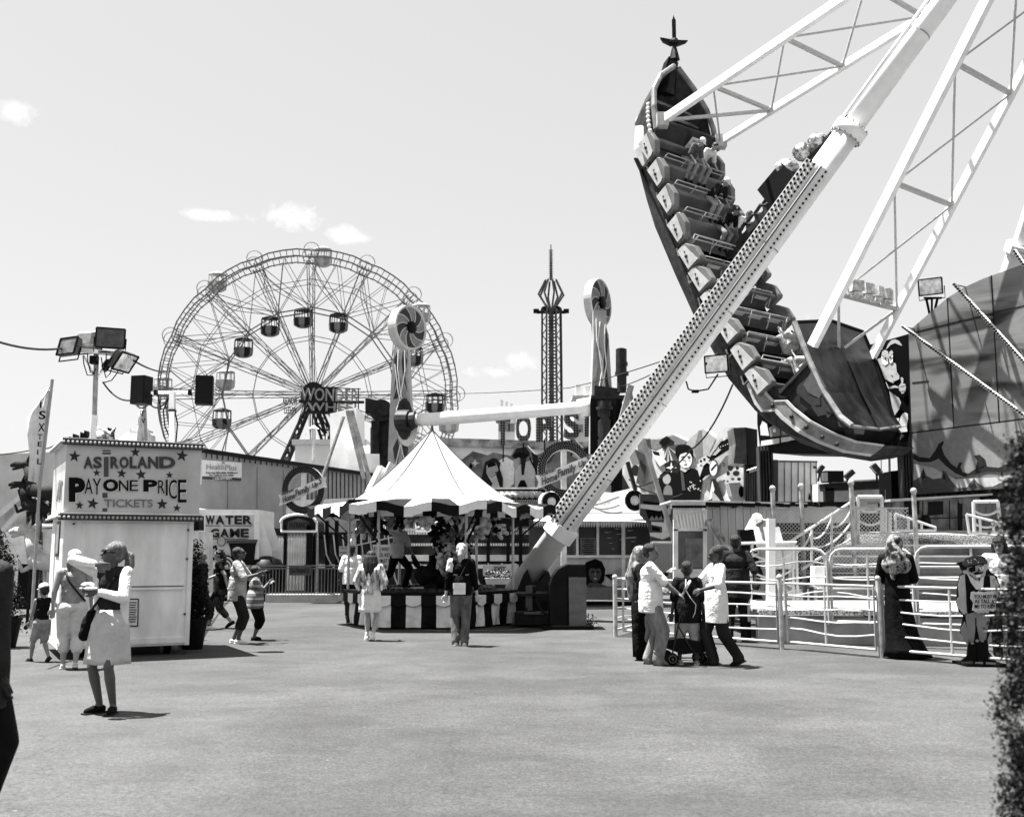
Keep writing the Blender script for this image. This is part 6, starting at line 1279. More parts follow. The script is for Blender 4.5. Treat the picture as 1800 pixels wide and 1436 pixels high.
# ================================================================== right scenery
def right_scenery():
    A = P(1600, 967, 28.6); B = P(1800, 967, 25.8); pl = Plane((A.x, A.y), (B.x, B.y)); n = pl.n
    t = thing('ship_mural', 'large angled mural of stormy sky and curling waves with strings of lights across it', 'mural', pl.px(1700, 960))
    m = MB(); pl.poly(m, [(1597, 584), (1602, 578), (1639, 546), (1664, 525), (1693, 506), (1728, 490), (1792, 467), (1860, 452), (1960, 440), (1960, 845), (1760, 858), (1606, 869)], 0, .12)
    mm = bpy.data.materials.new('storm_sky'); mm.use_nodes = True; nt_ = mm.node_tree; b = nt_.nodes['Principled BSDF']; L = nt_.links.new
    tc = N(nt_, 'ShaderNodeTexCoord'); mp = N(nt_, 'ShaderNodeMapping'); mp.inputs['Rotation'].default_value = (.0, .35, .5); mp.inputs['Scale'].default_value = (.26, .26, 1.5); L(tc.outputs['Object'], mp.inputs[0])
    no = N(nt_, 'ShaderNodeTexNoise', Scale=1.0, Detail=3.5, Roughness=.45, Distortion=.5); L(mp.outputs[0], no.inputs['Vector'])
    cr = N(nt_, 'ShaderNodeValToRGB'); L(no.outputs[0], cr.inputs[0]); e = cr.color_ramp.elements; e[0].position = .30; e[0].color = (.085, .085, .085, 1); e[1].position = .74; e[1].color = (.012, .012, .012, 1)
    for p_, c_ in ((.44, .16), (.54, .13), (.585, .06), (.63, .025)): q = e.new(p_); q.color = (c_, c_, c_, 1)
    L(cr.outputs[0], b.inputs['Base Color']); b.inputs['Roughness'].default_value = .6; b.inputs['Specular IOR Level'].default_value = .2
    put(m, 'painted_panel', mm, t)
    m = MB()
    for pts in ([(1664, 524), (1665.2, 524), (1683, 866), (1681.5, 866)], [(1741.5, 484), (1743, 484), (1763, 857), (1761.5, 857)], [(1602, 760), (1960, 715), (1960, 716.5), (1602, 761.5)], [(1603, 672), (1632, 669), (1632, 670), (1603, 673)], [(1608, 583), (1740, 551), (1960, 498), (1960, 499), (1740, 552), (1608, 584)], [(1838, 452), (1839.5, 452), (1860, 850), (1858, 850)]): pl.poly(m, pts, .012, .01)
    put(m, 'panel_joints', m_black, t)
    sky = [(3, [(1604, 762), (1762, 743), (1900, 726), (1900, 800), (1800, 815), (1763, 820), (1683, 840), (1606, 830)])]
    wv = [(1, [(1604, 795), (1615, 803), (1634, 805), (1644, 792), (1650, 780), (1658, 775), (1659, 778), (1655, 786), (1660, 800), (1672, 815), (1682, 822), (1686, 813), (1692, 813), (1688, 820), (1692, 830), (1702, 832), (1715, 824), (1718, 810), (1712, 801), (1722, 799), (1732, 808), (1735, 820), (1755, 822), (1772, 815), (1800, 790), (1820, 760), (1826, 765), (1815, 800), (1790, 825), (1762, 830), (1735, 828), (1712, 834), (1695, 838), (1680, 832), (1662, 818), (1650, 806), (1636, 812), (1616, 812), (1604, 806)]),
          (1, [(1644, 795), (1654, 780), (1650, 795), (1654, 806)]), (1, [(1716, 803), (1728, 806), (1730, 818), (1722, 822)]),
          (4, [(1606, 815), (1620, 818), (1640, 822), (1655, 830), (1680, 842), (1720, 840), (1760, 838), (1800, 832), (1800, 855), (1606, 866)]),
          (2, [(1606, 845), (1617, 838), (1623, 822), (1628, 836), (1640, 842), (1655, 840), (1657, 826), (1664, 832), (1672, 845), (1684, 858), (1700, 856), (1708, 846), (1712, 840), (1718, 848), (1730, 856), (1745, 855), (1765, 846), (1790, 835), (1900, 830), (1900, 850), (1760, 858), (1606, 869)]),
          (1, [(1620, 842), (1623, 824), (1626, 840)]), (1, [(1657, 842), (1659, 829), (1663, 843)]), (1, [(1709, 855), (1712, 843), (1716, 855)])]
    art(pl, t, 'painted_waves', sky+wv, base=.014)
    # light strings standing off the wall
    for k, (a, b) in enumerate((((1587, 574), (1960, 846)), ((1677, 499), (1960, 812)), ((1783, 440), (1960, 700)))):
        p, q = pl.px(*a, .42), pl.px(*b, .42); m = MB(); m.beam(p, q, .07); o = put(m, 'light_string', m_white, t)
        m = MB(); nn = int((q-p).length/.085)
        for i in range(nn): m.box(p.lerp(q, (i+.5)/nn)+n*.05, (.045, .045, .045))
        put(m, 'string_bulbs', g(.04), o)
        m = MB(); 
        for i in range(0, nn, 1): c = p.lerp(q, (i+.5)/nn); m.beam(c, c-n*.05+Vector((0, 0, .05)), .018)
        for i in range(0, nn, 14): c = p.lerp(q, (i+.5)/nn); m.beam(c, c-n*.42, .03)
        put(m, 'string_clips', m_steel, o)
    m = MB()
    for i in range(20): x = 1608+i*18; c = pl.px(x, 880, -.25); m.box(Vector((c.x, c.y, 1.6)), (.22, .1, 3.2), math.atan2(pl.u.y, pl.u.x))
    m.frame(pl.px(1604, 967, -.5)*1+Vector((0, 0, -1.6)), pl.u*6.5, Vector((0, 0, 3.3)), -n*.1); put(m, 'corrugated_base', M('corr_dark', .06, .6, var=.6, scale=2, stretch=(5, 5, .3)), t)
    # black panel with cartoon bull
    A2 = P(1336, 967, 32.7); pb = Plane((A2.x, A2.y), (P(1597, 967, 28.65).x, 28.65)); t2 = thing('bull_panel', 'black painted panel with a cartoon bull giving a thumbs up behind the ship bow', 'mural', pb.px(1470, 960))
    m = MB(); pb.poly(m, [(1331, 745), (1331, 660), (1450, 625), (1545, 602), (1597, 587), (1599, 762), (1336, 788)], 0, .12); m.prism([pb.px(1331, 788, .0), pb.px(1598, 761, .0), pb.px(1592, 800, .0), pb.px(1360, 797, 0)], -pb.n*1.6); put(m, 'panel', M('panel_black', .008, .45, var=.4, scale=3), t2)
    z = lambda pts: [(1540+x/7.18, 580+y/7.18) for x, y in pts]
    bull = [(4, z([(125, 245), (150, 180), (190, 130), (240, 118), (290, 140), (330, 200), (290, 190), (240, 165), (180, 190), (140, 235)])), (4, z([(0, 210), (20, 185), (60, 180), (85, 250), (60, 225), (25, 215)])),
            (4, z([(15, 370), (70, 350), (150, 420), (210, 400), (250, 430), (262, 530), (292, 580), (290, 620), (240, 645), (215, 672), (180, 655), (110, 620), (60, 480)])), (4, z([(65, 320), (80, 270), (115, 250), (150, 270), (160, 320), (158, 375)])), (4, z([(160, 330), (170, 275), (195, 255), (215, 280), (210, 310), (165, 360)])),
            (6, z([(66, 330), (100, 335), (155, 385), (150, 425), (110, 450), (75, 420)])), (6, z([(212, 300), (210, 400), (185, 425), (165, 400), (168, 355)])), (0, z([(105, 345), (115, 375), (135, 385), (125, 360)])), (0, z([(180, 330), (190, 330), (188, 370), (176, 365)])), (0, z([(66, 316), (158, 368), (158, 378), (66, 328)])), (0, z([(164, 352), (212, 295), (212, 306), (164, 364)])),
            (0, z([(178, 572), (200, 568), (215, 590), (210, 605), (198, 585)])), (0, z([(250, 550), (262, 555), (266, 572)])), (6, z([(120, 650), (130, 660), (150, 700), (165, 745), (150, 735), (130, 690)])),
            (4, z([(160, 720), (230, 700), (285, 715), (282, 735), (235, 728), (170, 748)])), (4, z([(310, 600), (330, 596), (345, 620), (340, 675), (365, 680), (375, 720), (370, 770), (345, 800), (320, 805), (315, 780), (290, 760), (290, 700), (318, 670)])), (0, z([(310, 712), (365, 702), (365, 706), (310, 718)])), (0, z([(318, 768), (370, 758), (370, 763), (318, 774)])),
            (4, z([(165, 770), (230, 820), (290, 860), (315, 920), (290, 1000), (240, 1070), (210, 1110), (200, 960)])), (5, z([(285, 1220), (300, 1120), (330, 1060), (370, 1040), (400, 1060), (402, 1120), (385, 1215)])), (5, z([(170, 1230), (215, 1190), (220, 1120), (290, 1110), (280, 1222)])), (5, z([(185, 1250), (385, 1218), (395, 1280), (190, 1308)])), (5, z([(-60, 1290), (40, 1255), (155, 1245), (155, 1300), (-60, 1330)])),
            (5, [(1338, 700), (1346, 706), (1358, 722), (1352, 738), (1346, 734), (1340, 718)]), (5, [(1337, 765), (1336, 750), (1340, 740), (1348, 745), (1352, 766)]), (3, [(1354, 768), (1352, 752), (1358, 748), (1370, 750), (1372, 766)]), (6, circ(1361, 757, 2.6, 3.4)), (3, [(1374, 766), (1372, 752), (1392, 760), (1398, 764)]), (6, circ(1379, 758, 2.6, 3.4)), (5, [(1338, 775), (1370, 770), (1370, 779), (1337, 784)]), (5, [(1373, 769), (1402, 766), (1402, 772), (1373, 778)])]
    art(pb, t2, 'bull_painting', bull)
    m = MB()
    for (x0, x1, y0, Y) in ((1332, 1358, 785, 32.4), (1580, 1606, 762, 28.9)):
        k = 5
        for i in range(k): xa = x0+(x1-x0)*i/k; a, b = P(xa, y0, Y), P(xa+(x1-x0)/k*.55, y0, Y); m.box(((a.x+b.x)/2, Y, a.z/2), (b.x-a.x, .3, a.z))
        a, b = P(x0, y0, Y+.2), P(x1, y0, Y+.2); m.box(((a.x+b.x)/2, Y+.3, a.z/2), (b.x-a.x, .25, a.z))
    put(m, 'ribbed_columns', M('column_ribs', .10, .5, var=.5, scale=3, stretch=(5, 5, .4)), t2)
    # floodlight on stand above the mural
    f = thing('floodlight', 'pale faced floodlight on a splayed black bracket above the wave mural', 'floodlight', pl.px(1640, 560, -.1)); Y = 27.9; flood(P(1637, 505, Y), 40*Y/F, R(-32), R(6), f, .75, .1, name='housing')  # glass painted pale to carry the sun's reflection
    m = MB()
    for dx in (-10, 0, 10): m.beam(P(1638+dx*.4, 552, Y+.1), P(1638+dx, 524, Y), .05)
    m.beam(P(1624, 524, Y), P(1655, 524, Y), .05); put(m, 'bracket', m_black, f)
    # white container and low buildings between
    Y = 46; c = thing('shipping_container', 'pale ribbed shipping container standing behind the plank wall', 'container', P(1400, 967, Y)); m = MB(); m.prism([P(1366, 810, Y), P(1436, 811, Y), P(1436, 900, Y), P(1366, 900, Y)], (0, 6, 0)); m.box((P(1400, 967, Y).x, Y+3, .9), (1.7, 5.8, 1.8)); put(m, 'body', M('container_white', .55, .6, var=.15, scale=1), c)
    m = MB()
    for x in (1367, 1379, 1391, 1403, 1414, 1425, 1435): m.prism([P(x, 812, Y-.04), P(x+1, 812, Y-.04), P(x+1, 900, Y-.04), P(x, 900, Y-.04)], (0, .03, 0))
    m.prism([P(1366, 809, Y-.06), P(1437, 810, Y-.06), P(1437, 813, Y-.06), P(1366, 812, Y-.06)], (0, .03, 0)); put(m, 'ribs', g(.15), c)
    m = MB(); m.prism([P(1421, 878, Y-.06), P(1423, 866, Y-.06), P(1426, 878, Y-.06)], (0, .03, 0)); m.prism([P(1430, 820, Y-.06), P(1436, 820, Y-.06), P(1436, 823, Y-.06), P(1430, 823, Y-.06)], (0, .03, 0)); put(m, 'marks', m_black, c)
    m = MB(); m.prism([P(1358, 808, Y-1), P(1367, 808, Y-1), P(1367, 900, Y-1), P(1358, 900, Y-1)], (0, 2, 0)); put(m, 'dark_side', g(.1), c)
    Y = 44; h = thing('low_hall', 'low pale hall under a heavy dark beam with lamps and a box on top', 'building', P(1500, 967, Y)); m = MB(); m.prism([P(1462, 858, Y), P(1562, 853, Y), P(1562, 960, Y), P(1462, 960, Y)], (0, 5, 0)); m.prism([P(1438, 850, Y+1), P(1470, 850, Y+1), P(1470, 960, Y+1), P(1438, 960, Y+1)], (0, 3, 0)); put(m, 'wall', M('hall_pale', .5, .7, var=.15, scale=2), h)
    m = MB(); m.prism([P(1449, 850, Y-1), P(1562, 843, Y-1), P(1562, 858, Y-1), P(1452, 862, Y-1)], (0, .8, 0)); m.prism([P(1450, 858, Y-1), P(1467, 858, Y-1), P(1465, 960, Y-1), P(1455, 960, Y-1)], (0, .3, 0)); put(m, 'beam', M('beam_dark', .05, .5, var=.5, scale=4, stretch=(1, 1, 5)), h)
    m = MB(); m.prism([P(1462, 846, Y-1.1), P(1562, 841, Y-1.1), P(1562, 843.5, Y-1.1), P(1462, 849, Y-1.1)], (0, .8, 0)); put(m, 'beam_top', g(.35), h)
    m = MB(); m.box(P(1463, 838, Y-1), (.75, .6, .45)); put(m, 'box', m_black, h); m = MB(); m.prism([P(1445, 831, Y-1.4), P(1455, 830, Y-1.4), P(1455, 846, Y-1.4), P(1446, 845, Y-1.4)], (0, .3, 0)); put(m, 'box_side', g(.35), h)
    for x, y, a, s in ((1442, 825, .9, 10), (1493, 834, .7, 12), (1540, 825, -.9, 14)):
        m = MB(); cc = P(x, y, Y-1.2); mt = Matrix.Rotation(-a, 3, 'Y'); m.box(cc, (s*1.4*Y/F, .3, s*.7*Y/F), M3=mt); m.beam(cc, P(x+(-4 if a > 0 else 2), 846, Y-1.2), .07); put(m, 'lamp', m_dsteel, h)
    m = MB(); m.beam(P(1563, 790, 30), P(1565, 892, 30), .05); m.beam(P(1557, 845, 30), P(1557, 880, 30), .03); m.beam(P(1549, 800, 30), P(1549, 830, 30), .02); put(m, 'thin_pole', m_white2, None, label='thin pale pole between the low hall and the ribbed column', cat='pole')
    # dark hut under mural
    Y = 25.6; h = thing('dark_hut', 'weathered low hut with two black windows and thin roof under the wave mural', 'hut', P(1650, 967, Y)); m = MB(); m.prism([P(1573, 880, Y), P(1722, 874, Y), P(1722, 1000, Y), P(1573, 1000, Y)], (0, 1.2, 0)); m.prism([P(1722, 885, Y+.1), P(1960, 880, Y+.1), P(1960, 1000, Y+.1), P(1722, 1000, Y+.1)], (0, .5, 0)); put(m, 'wall', wood('hut_wood', .17, (2, 2, .6), .5), h)
    m = MB(); m.prism([P(1566, 877, Y-.4), P(1745, 867, Y-.4), P(1745, 870, Y-.4), P(1566, 881, Y-.4)], (0, 1.7, 0)); put(m, 'roof', g(.28), h)
    for x0, x1 in ((1590, 1616), (1632, 1658)): m = MB(); m.prism([P(x0, 882, Y-.03), P(x1, 881, Y-.03), P(x1, 904, Y-.03), P(x0, 906, Y-.03)], (0, .04, 0)); put(m, 'window', m_black, h)
    m = MB(); m.prism([P(1573, 912, Y-.02), P(1722, 908, Y-.02), P(1722, 909.5, Y-.02), P(1573, 913.5, Y-.02)], (0, .02, 0))
    for x in (1622, 1669, 1684): m.prism([P(x, 880, Y-.02), P(x+1, 880, Y-.02), P(x+1, 930, Y-.02), P(x, 930, Y-.02)], (0, .02, 0))
    put(m, 'board_joints', m_black, h)
    m = MB(); m.prism([P(1685, 885, Y-.05), P(1692, 885, Y-.05), P(1692, 935, Y-.05), P(1685, 935, Y-.05)], (0, .04, 0)); m.ell(P(1628, 912, Y-.1), .1); m.ell(P(1628, 918, Y-.1), (.12, .1, .15)); put(m, 'wall_fittings', m_black, h)
    m = MB(); m.prism([P(1566, 828, 29.5), P(1582, 826, 29.5), P(1584, 880, 29.5), P(1568, 884, 29.5)], (0, 1, 0)); put(m, 'dark_cabinet', m_black, None, label='tall dark cabinet beside the ribbed column', cat='cabinet')
right_scenery()
def control_area():
    # white ticket window booth
    Y = 24.5; t = thing('white_booth', 'narrow white booth with large window behind the group of boys', 'booth', P(1212, 1060, Y)); m = MB()
    def rct(m, x0, y0, x1, y1, YY, d): a, b, c, e = P(x0, y0, YY), P(x1, y0, YY), P(x1, y1, YY), P(x0, y1, YY); m.prism([a, b, c, e], (0, d, 0))
    rct(m, 1184, 895, 1243, 933, Y, .1); rct(m, 1184, 930, 1192, 1065, Y, .1); rct(m, 1236, 930, 1243, 1065, Y, .1); rct(m, 1184, 1000, 1243, 1068, Y+.02, .1); rct(m, 1184, 895, 1243, 1060, Y+1.2, .1); put(m, 'walls', m_white2, t)
    m = MB(); rct(m, 1181, 879, 1240, 893, Y-.25, .2); rct(m, 1180, 879, 1242, 881.5, Y-.5, 1.9); put(m, 'roof', m_white, t)
    m = MB()
    for k in range(11): m.ell(P(1184+k*5.4, 890.5, Y-.3), (.05, .04, .035), nu=6, nv=4)
    put(m, 'bulbs', m_black, t)
    m = MB()
    for k in range(9): a = P(1187+k*6, 902, Y-.03); b = P(1190+k*6, 902, Y-.03); c = P(1194+k*6, 928, Y-.03); d = P(1191+k*6, 928, Y-.03); m.prism([a, b, c, d], (0, .02, 0))
    put(m, 'slats', m_white, t)
    m = MB(); rct(m, 1192, 933, 1236, 1000, Y+.06, .02); put(m, 'window', M('booth_window', .10, .15, var=.4, scale=3, spec=.6), t)
    m = MB(); rct(m, 1205, 946, 1235, 998, Y+.045, .01); put(m, 'inner_frame', M('inner_frame', .2, .4, var=.4, scale=4), t)
    # plank wall
    Y = 25.5; t = thing('plank_wall', 'pale vertical plank wall with dark top edge between booth and mesh fence', 'wall', P(1340, 967, Y)); m = MB(); x0 = P(1240, 967, Y).x; z = P(1300, 888, Y).z; w = .185
    for k in range(9): m.box((x0+k*w+w/2, Y, z/2), (w-.012, .05, z))
    m.box((x0+4.5*w, Y+.05, z/2), (9*w, .04, z)); m.box((x0+14.5*w, Y+.05, z-.22), (11*w, .05, .4)); put(m, 'planks', M('plank_paint', .36, .65, var=.12, scale=1.5, stretch=(3, 1, .5)), t)
    m = MB(); m.box((x0+10*w, Y, z+.03), (20*w, .2, .1)); 
    for k in range(26): m.box((x0+k*.14, Y-.12, z+.02-.02*(k % 3)), (.13, .03, .06+.03*(k % 2)), M3=Matrix.Rotation(.1*((k % 5)-2), 3, 'Y'))
    put(m, 'tarred_edge', m_black, t)
    m = MB(); m.beam(P(1240, 881, Y-.1), P(1440, 886, Y-.1), .04); put(m, 'top_rail', g(.5), t)
    m = MB(); Ym = 24.2; rct(m, 1240, 917, 1246, 925, Ym, .1); m.beam(P(1243, 922, Ym), P(1254, 918, Ym), .12, .2); m.beam(P(1250, 922, Ym), P(1272, 958, Ym), .2, .05); m.beam(P(1256, 922, Ym+.1), P(1276, 955, Ym+.1), .06); put(m, 'bent_metal_flap', M('bent_metal', .25, .3, var=.7, scale=8, metal=.5), None, label='bent metal flap leaning out beside the white booth', cat='panel')
    # chain link fence + posts
    Y = 23.6; t = thing('mesh_fence', 'chain link fence on round capped posts in front of a dark screen', 'fence', P(1450, 967, Y)); 
    posts = MB()
    for x, y in ((1358, 862), (1408, 858), (1496, 852), (1606, 866)): a = P(x, y, Y); m = MB(); m.tube([Vector((a.x, Y, .4)), a], .05, 10); m.ell(a+Vector((0, 0, .04)), .075); put(m, 'post', M('post_grey', .26, .5, var=.4, scale=6), t)
    a, b = P(1345, 893, Y), P(1596, 888, Y); x0, x1, z0, z1 = a.x, b.x, .7, a.z; m = MB(); s = .085; H = z1-z0
    k = int((x1-x0+H)/s)
    for i in range(k+1):
        xs = x0-H+i*s
        for sg in (1, -1):
            if sg > 0: p, q = (xs, z0), (xs+H, z1)
            else: p, q = (xs+H, z0), (xs, z1)
            # clip in x
            def clip(p, q):
                (xa, za), (xb, zb) = (p, q) if p[0] < q[0] else (q, p)
                if xb <= x0 or xa >= x1: return None
                if xa < x0: za += (zb-za)*(x0-xa)/(xb-xa); xa = x0
                if xb > x1: zb = za+(zb-za)*(x1-xa)/(xb-xa); xb = x1
                return (xa, za), (xb, zb)
            c = clip(p, q)
            if c and abs(c[0][0]-c[1][0]) > .02: m.beam((c[0][0], Y+.01*sg, c[0][1]), (c[1][0], Y+.01*sg, c[1][1]), .009)
    put(m, 'wire_mesh', g(.3), t)
    m = MB()
    for z in (z1, z1-.55, 1.1): m.beam((x0, Y, z), (x1, Y, z), .03)
    put(m, 'fence_rails', m_steel, t)
    m = MB(); Yb = 26.4; rct(m, 1352, 902, 1600, 1030, Yb, .1); put(m, 'dark_screen', M('screen_dark', .045, .7, var=.9, scale=2.5, stretch=(1, 1, 3)), t)
    # operator console
    t = thing('control_console', 'pale control console with open lid beside the operator in white', 'console', P(1350, 985, 22.3)); m = MB(); Y = 22.2
    rct(m, 1331, 955, 1398, 962, Y, .5); rct(m, 1345, 962, 1400, 1000, Y+.1, .4); put(m, 'desk', g(.4), t)
    m = MB(); m.prism([P(1342, 926, Y+.3), P(1370, 926, Y+.3), P(1378, 956, Y+.2), P(1348, 956, Y+.2)], (0, .05, 0)); put(m, 'lid', g(.4), t)
    m = MB(); m.prism([P(1300, 931, Y-.2), P(1325, 930, Y-.2), P(1332, 972, Y-.2), P(1304, 975, Y-.2)], (0, .25, 0)); put(m, 'monitor', m_black, t); m = MB(); m.prism([P(1303, 936, Y-.22), P(1319, 935, Y-.22), P(1320, 962, Y-.22), P(1305, 963, Y-.22)], (0, .015, 0)); put(m, 'screen', M('screen_black', .004, .2), t)
    m = MB(); rct(m, 1351, 911, 1363, 1060, 19.6, .2); put(m, 'square_post', m_white, None, label='square white post standing in front of the control console', cat='post')
    s = thing('arched_sign', 'round topped pale sign board between the boy in white and the man in dark', 'sign', P(1270, 1020, 22)); Y = 22.8; m = MB(); m.prism([P(1258, 1010, Y), P(1258, 962, Y)]+[P(1270+14*math.cos(R(a)), 962-5*math.sin(R(a)), Y) for a in range(170, 0, -20)]+[P(1284, 962, Y), P(1284, 1010, Y)], (0, .05, 0)); put(m, 'board', g(.35), s)
    m = MB(); m.tube([P(1270+11*math.cos(R(a)), 975-12*math.sin(R(a)), Y-.02) for a in range(180, -1, -15)], .04, 6); m.ell(P(1270, 990, Y), (.14, .02, .1)); put(m, 'arch_paint', m_dsteel, s)
control_area()
def platform():
    t = thing('ride_platform', 'stepped pale platform of the ship ride with diamond plate fascia behind the railings', 'platform', P(1600, 1100, 20)); X0, X1 = P(1440, 967, 24).x, 16.
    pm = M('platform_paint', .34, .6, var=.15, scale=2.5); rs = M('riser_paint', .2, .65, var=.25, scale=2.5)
    tiers = [(22.2, .55, .83), (22.9, .83, 1.03), (23.6, 1.03, 1.25), (24.3, 1.25, 1.48), (25.0, 1.48, 1.74)]
    xl = [1436, 1440, 1450, 1462, 1478]
    a = MB(); b = MB()
    for k, (Y, z0, z1) in enumerate(tiers):
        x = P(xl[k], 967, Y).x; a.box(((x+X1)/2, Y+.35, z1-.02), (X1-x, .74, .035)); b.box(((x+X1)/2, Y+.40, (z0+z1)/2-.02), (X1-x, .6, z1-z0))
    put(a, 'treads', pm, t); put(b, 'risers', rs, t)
    m = MB(); xa = P(1322, 967, 19).x; m.prism([(xa, 18.6, .53), (X1, 16.6, .53), (X1, 22.2, .53), (xa, 22.2, .53)], (0, 0, .04)); put(m, 'deck', M('deck_white', .34, .6, var=.2, scale=3), t)
    m = MB(); m.prism([(xa, 18.7, 0), (X1, 16.7, 0), (X1, 16.7, .46), (xa, 18.7, .46)], (0, .2, 0)); put(m, 'front_wall', M('front_wall', .33, .75, var=.18, scale=3, bump=.1), t)
    m = MB(); m.prism([(xa, 18.58, .50), (X1, 16.58, .50), (X1, 16.58, .575), (xa, 18.58, .575)], (0, .03, 0)); put(m, 'diamond_edge', M('diamond_plate', .5, .35, var=.6, scale=30, metal=.4, lo=.45, hi=.55, bump=.5), t)
    m = MB(); m.prism([P(1511, 935, 25.4), P(1610, 934, 25.4), P(1960, 948, 23.8), P(1960, 966, 23.8), P(1610, 955, 25.4), P(1511, 957, 25.4)], (0, .08, 0)); put(m, 'fascia', M('diamond_plate', .5), t)
    m = MB(); m.prism([P(1505, 934, 25.5), P(1960, 930, 25.5), P(1960, 1000, 25.5), P(1505, 1000, 25.5)], (0, 1.0, 0)); put(m, 'upper_deck', pm, t)
    # little panels / electric box
    m = MB(); m.prism([P(1432, 995, 21), P(1450, 995, 21), P(1450, 1030, 21), P(1432, 1030, 21)], (0, .3, 0)); put(m, 'switch_box', m_white2, None, label='small white switch box on the deck left of the steps', cat='box')
    # railings on the steps
    def rail(nm, lab, segs, arcs, r=.03, grp='white railings of the ship ride'):
        tt = thing(nm, lab, 'railing', (segs[0][0].x, segs[0][0].y, 0), grp); m = MB()
        for a, b in segs: m.tube([a, b], r, 7)
        put(m, 'bars', m_rail, tt)
        if arcs:
            m = MB()
            for a, b, s in arcs: m.tube(arc3(a, b, s, 10), r*.7, 6)
            put(m, 'curved_bars', m_rail, tt)
    Y = 22.8; Y2 = 24.6
    p = lambda x, y, Y: P(x, y, Y)
    rail('stair_railing', 'white railing climbing beside the steps up to the tall gate', [(p(1388, 952, Y), p(1500, 880, Y2)), (p(1427, 930, 23.2), p(1427, 1030, 23.2)), (p(1462, 905, 23.8), p(1462, 1000, 23.8)), (p(1500, 872, Y2), p(1503, 965, Y2)), (p(1500, 945, Y2), p(1410, 1000, Y)), (p(1388, 952, Y), p(1388, 1040, Y))],
         [(p(1390, 975, Y), p(1427, 935, 23.2), .12), (p(1427, 945, 23.2), p(1462, 910, 23.8), .16), (p(1462, 925, 23.8), p(1498, 890, Y2), .16), (p(1427, 960, 23.2), p(1498, 915, Y2), .2)])
    rail('gate', 'tall white framed gate with two sagging bars at top of the steps', [(p(1508, 873, Y2), p(1508, 940, Y2)), (p(1550, 873, Y2), p(1550, 940, Y2)), (p(1508, 873, Y2), p(1550, 873, Y2)), (p(1556, 893, Y2), p(1556, 938, Y2)), (p(1564, 900, Y2), p(1564, 936, Y2))], [(p(1510, 892, Y2), p(1549, 892, Y2), .10), (p(1510, 915, Y2), p(1549, 915, Y2), .10)], .045)
    rail('ramp_railing', 'white railing sloping down right of the tall gate', [(p(1574, 903, Y2), p(1645, 927, Y2)), (p(1574, 903, Y2), p(1574, 934, Y2)), (p(1574, 932, Y2), p(1645, 932, Y2)), (p(1597, 911, Y2), p(1597, 933, Y2)), (p(1620, 918, Y2), p(1620, 933, Y2)), (p(1644, 926, Y2), p(1644, 934, Y2))], [])
    Y3 = 24.2
    rail('gate', 'second tall white gate with sagging bars near the foreground bush', [(p(1711, 882, Y3), p(1713, 938, Y3)), (p(1754, 881, Y3), p(1760, 938, Y3)), (p(1711, 882, Y3), p(1754, 881, Y3))], [(p(1713, 898, Y3), p(1755, 896, Y3), .10), (p(1713, 920, Y3), p(1757, 918, Y3), .10)], .04)
    rail('ramp_railing', 'white railing sloping in front of the second gate', [(p(1699, 904, Y3-.3), p(1770, 922, Y3-.3)), (p(1699, 904, Y3-.3), p(1704, 938, Y3-.3)), (p(1722, 910, Y3-.3), p(1724, 938, Y3-.3)), (p(1745, 916, Y3-.3), p(1747, 938, Y3-.3)), (p(1770, 922, Y3-.3), p(1770, 940, Y3-.3)), (p(1704, 937, Y3-.3), p(1770, 937, Y3-.3))], [])
    Yc = 21.3
    rail('crowd_barrier', 'white barrier with sagging bars left of the control post', [(p(1295, 955, Yc), p(1400, 953, Yc)), (p(1322, 953, Yc), p(1320, 1055, Yc)), (p(1393, 953, Yc), p(1395, 1055, Yc)), (p(1400, 958, Yc), p(1402, 1055, Yc))], [(p(1324, 975, Yc), p(1393, 970, Yc), .12), (p(1324, 990, Yc), p(1393, 993, Yc), -.08), (p(1324, 1005, Yc), p(1393, 1000, Yc), .14), (p(1324, 1025, Yc), p(1393, 1030, Yc), -.05), (p(1324, 1040, Yc), p(1393, 1038, Yc), .05)], .03)
platform()
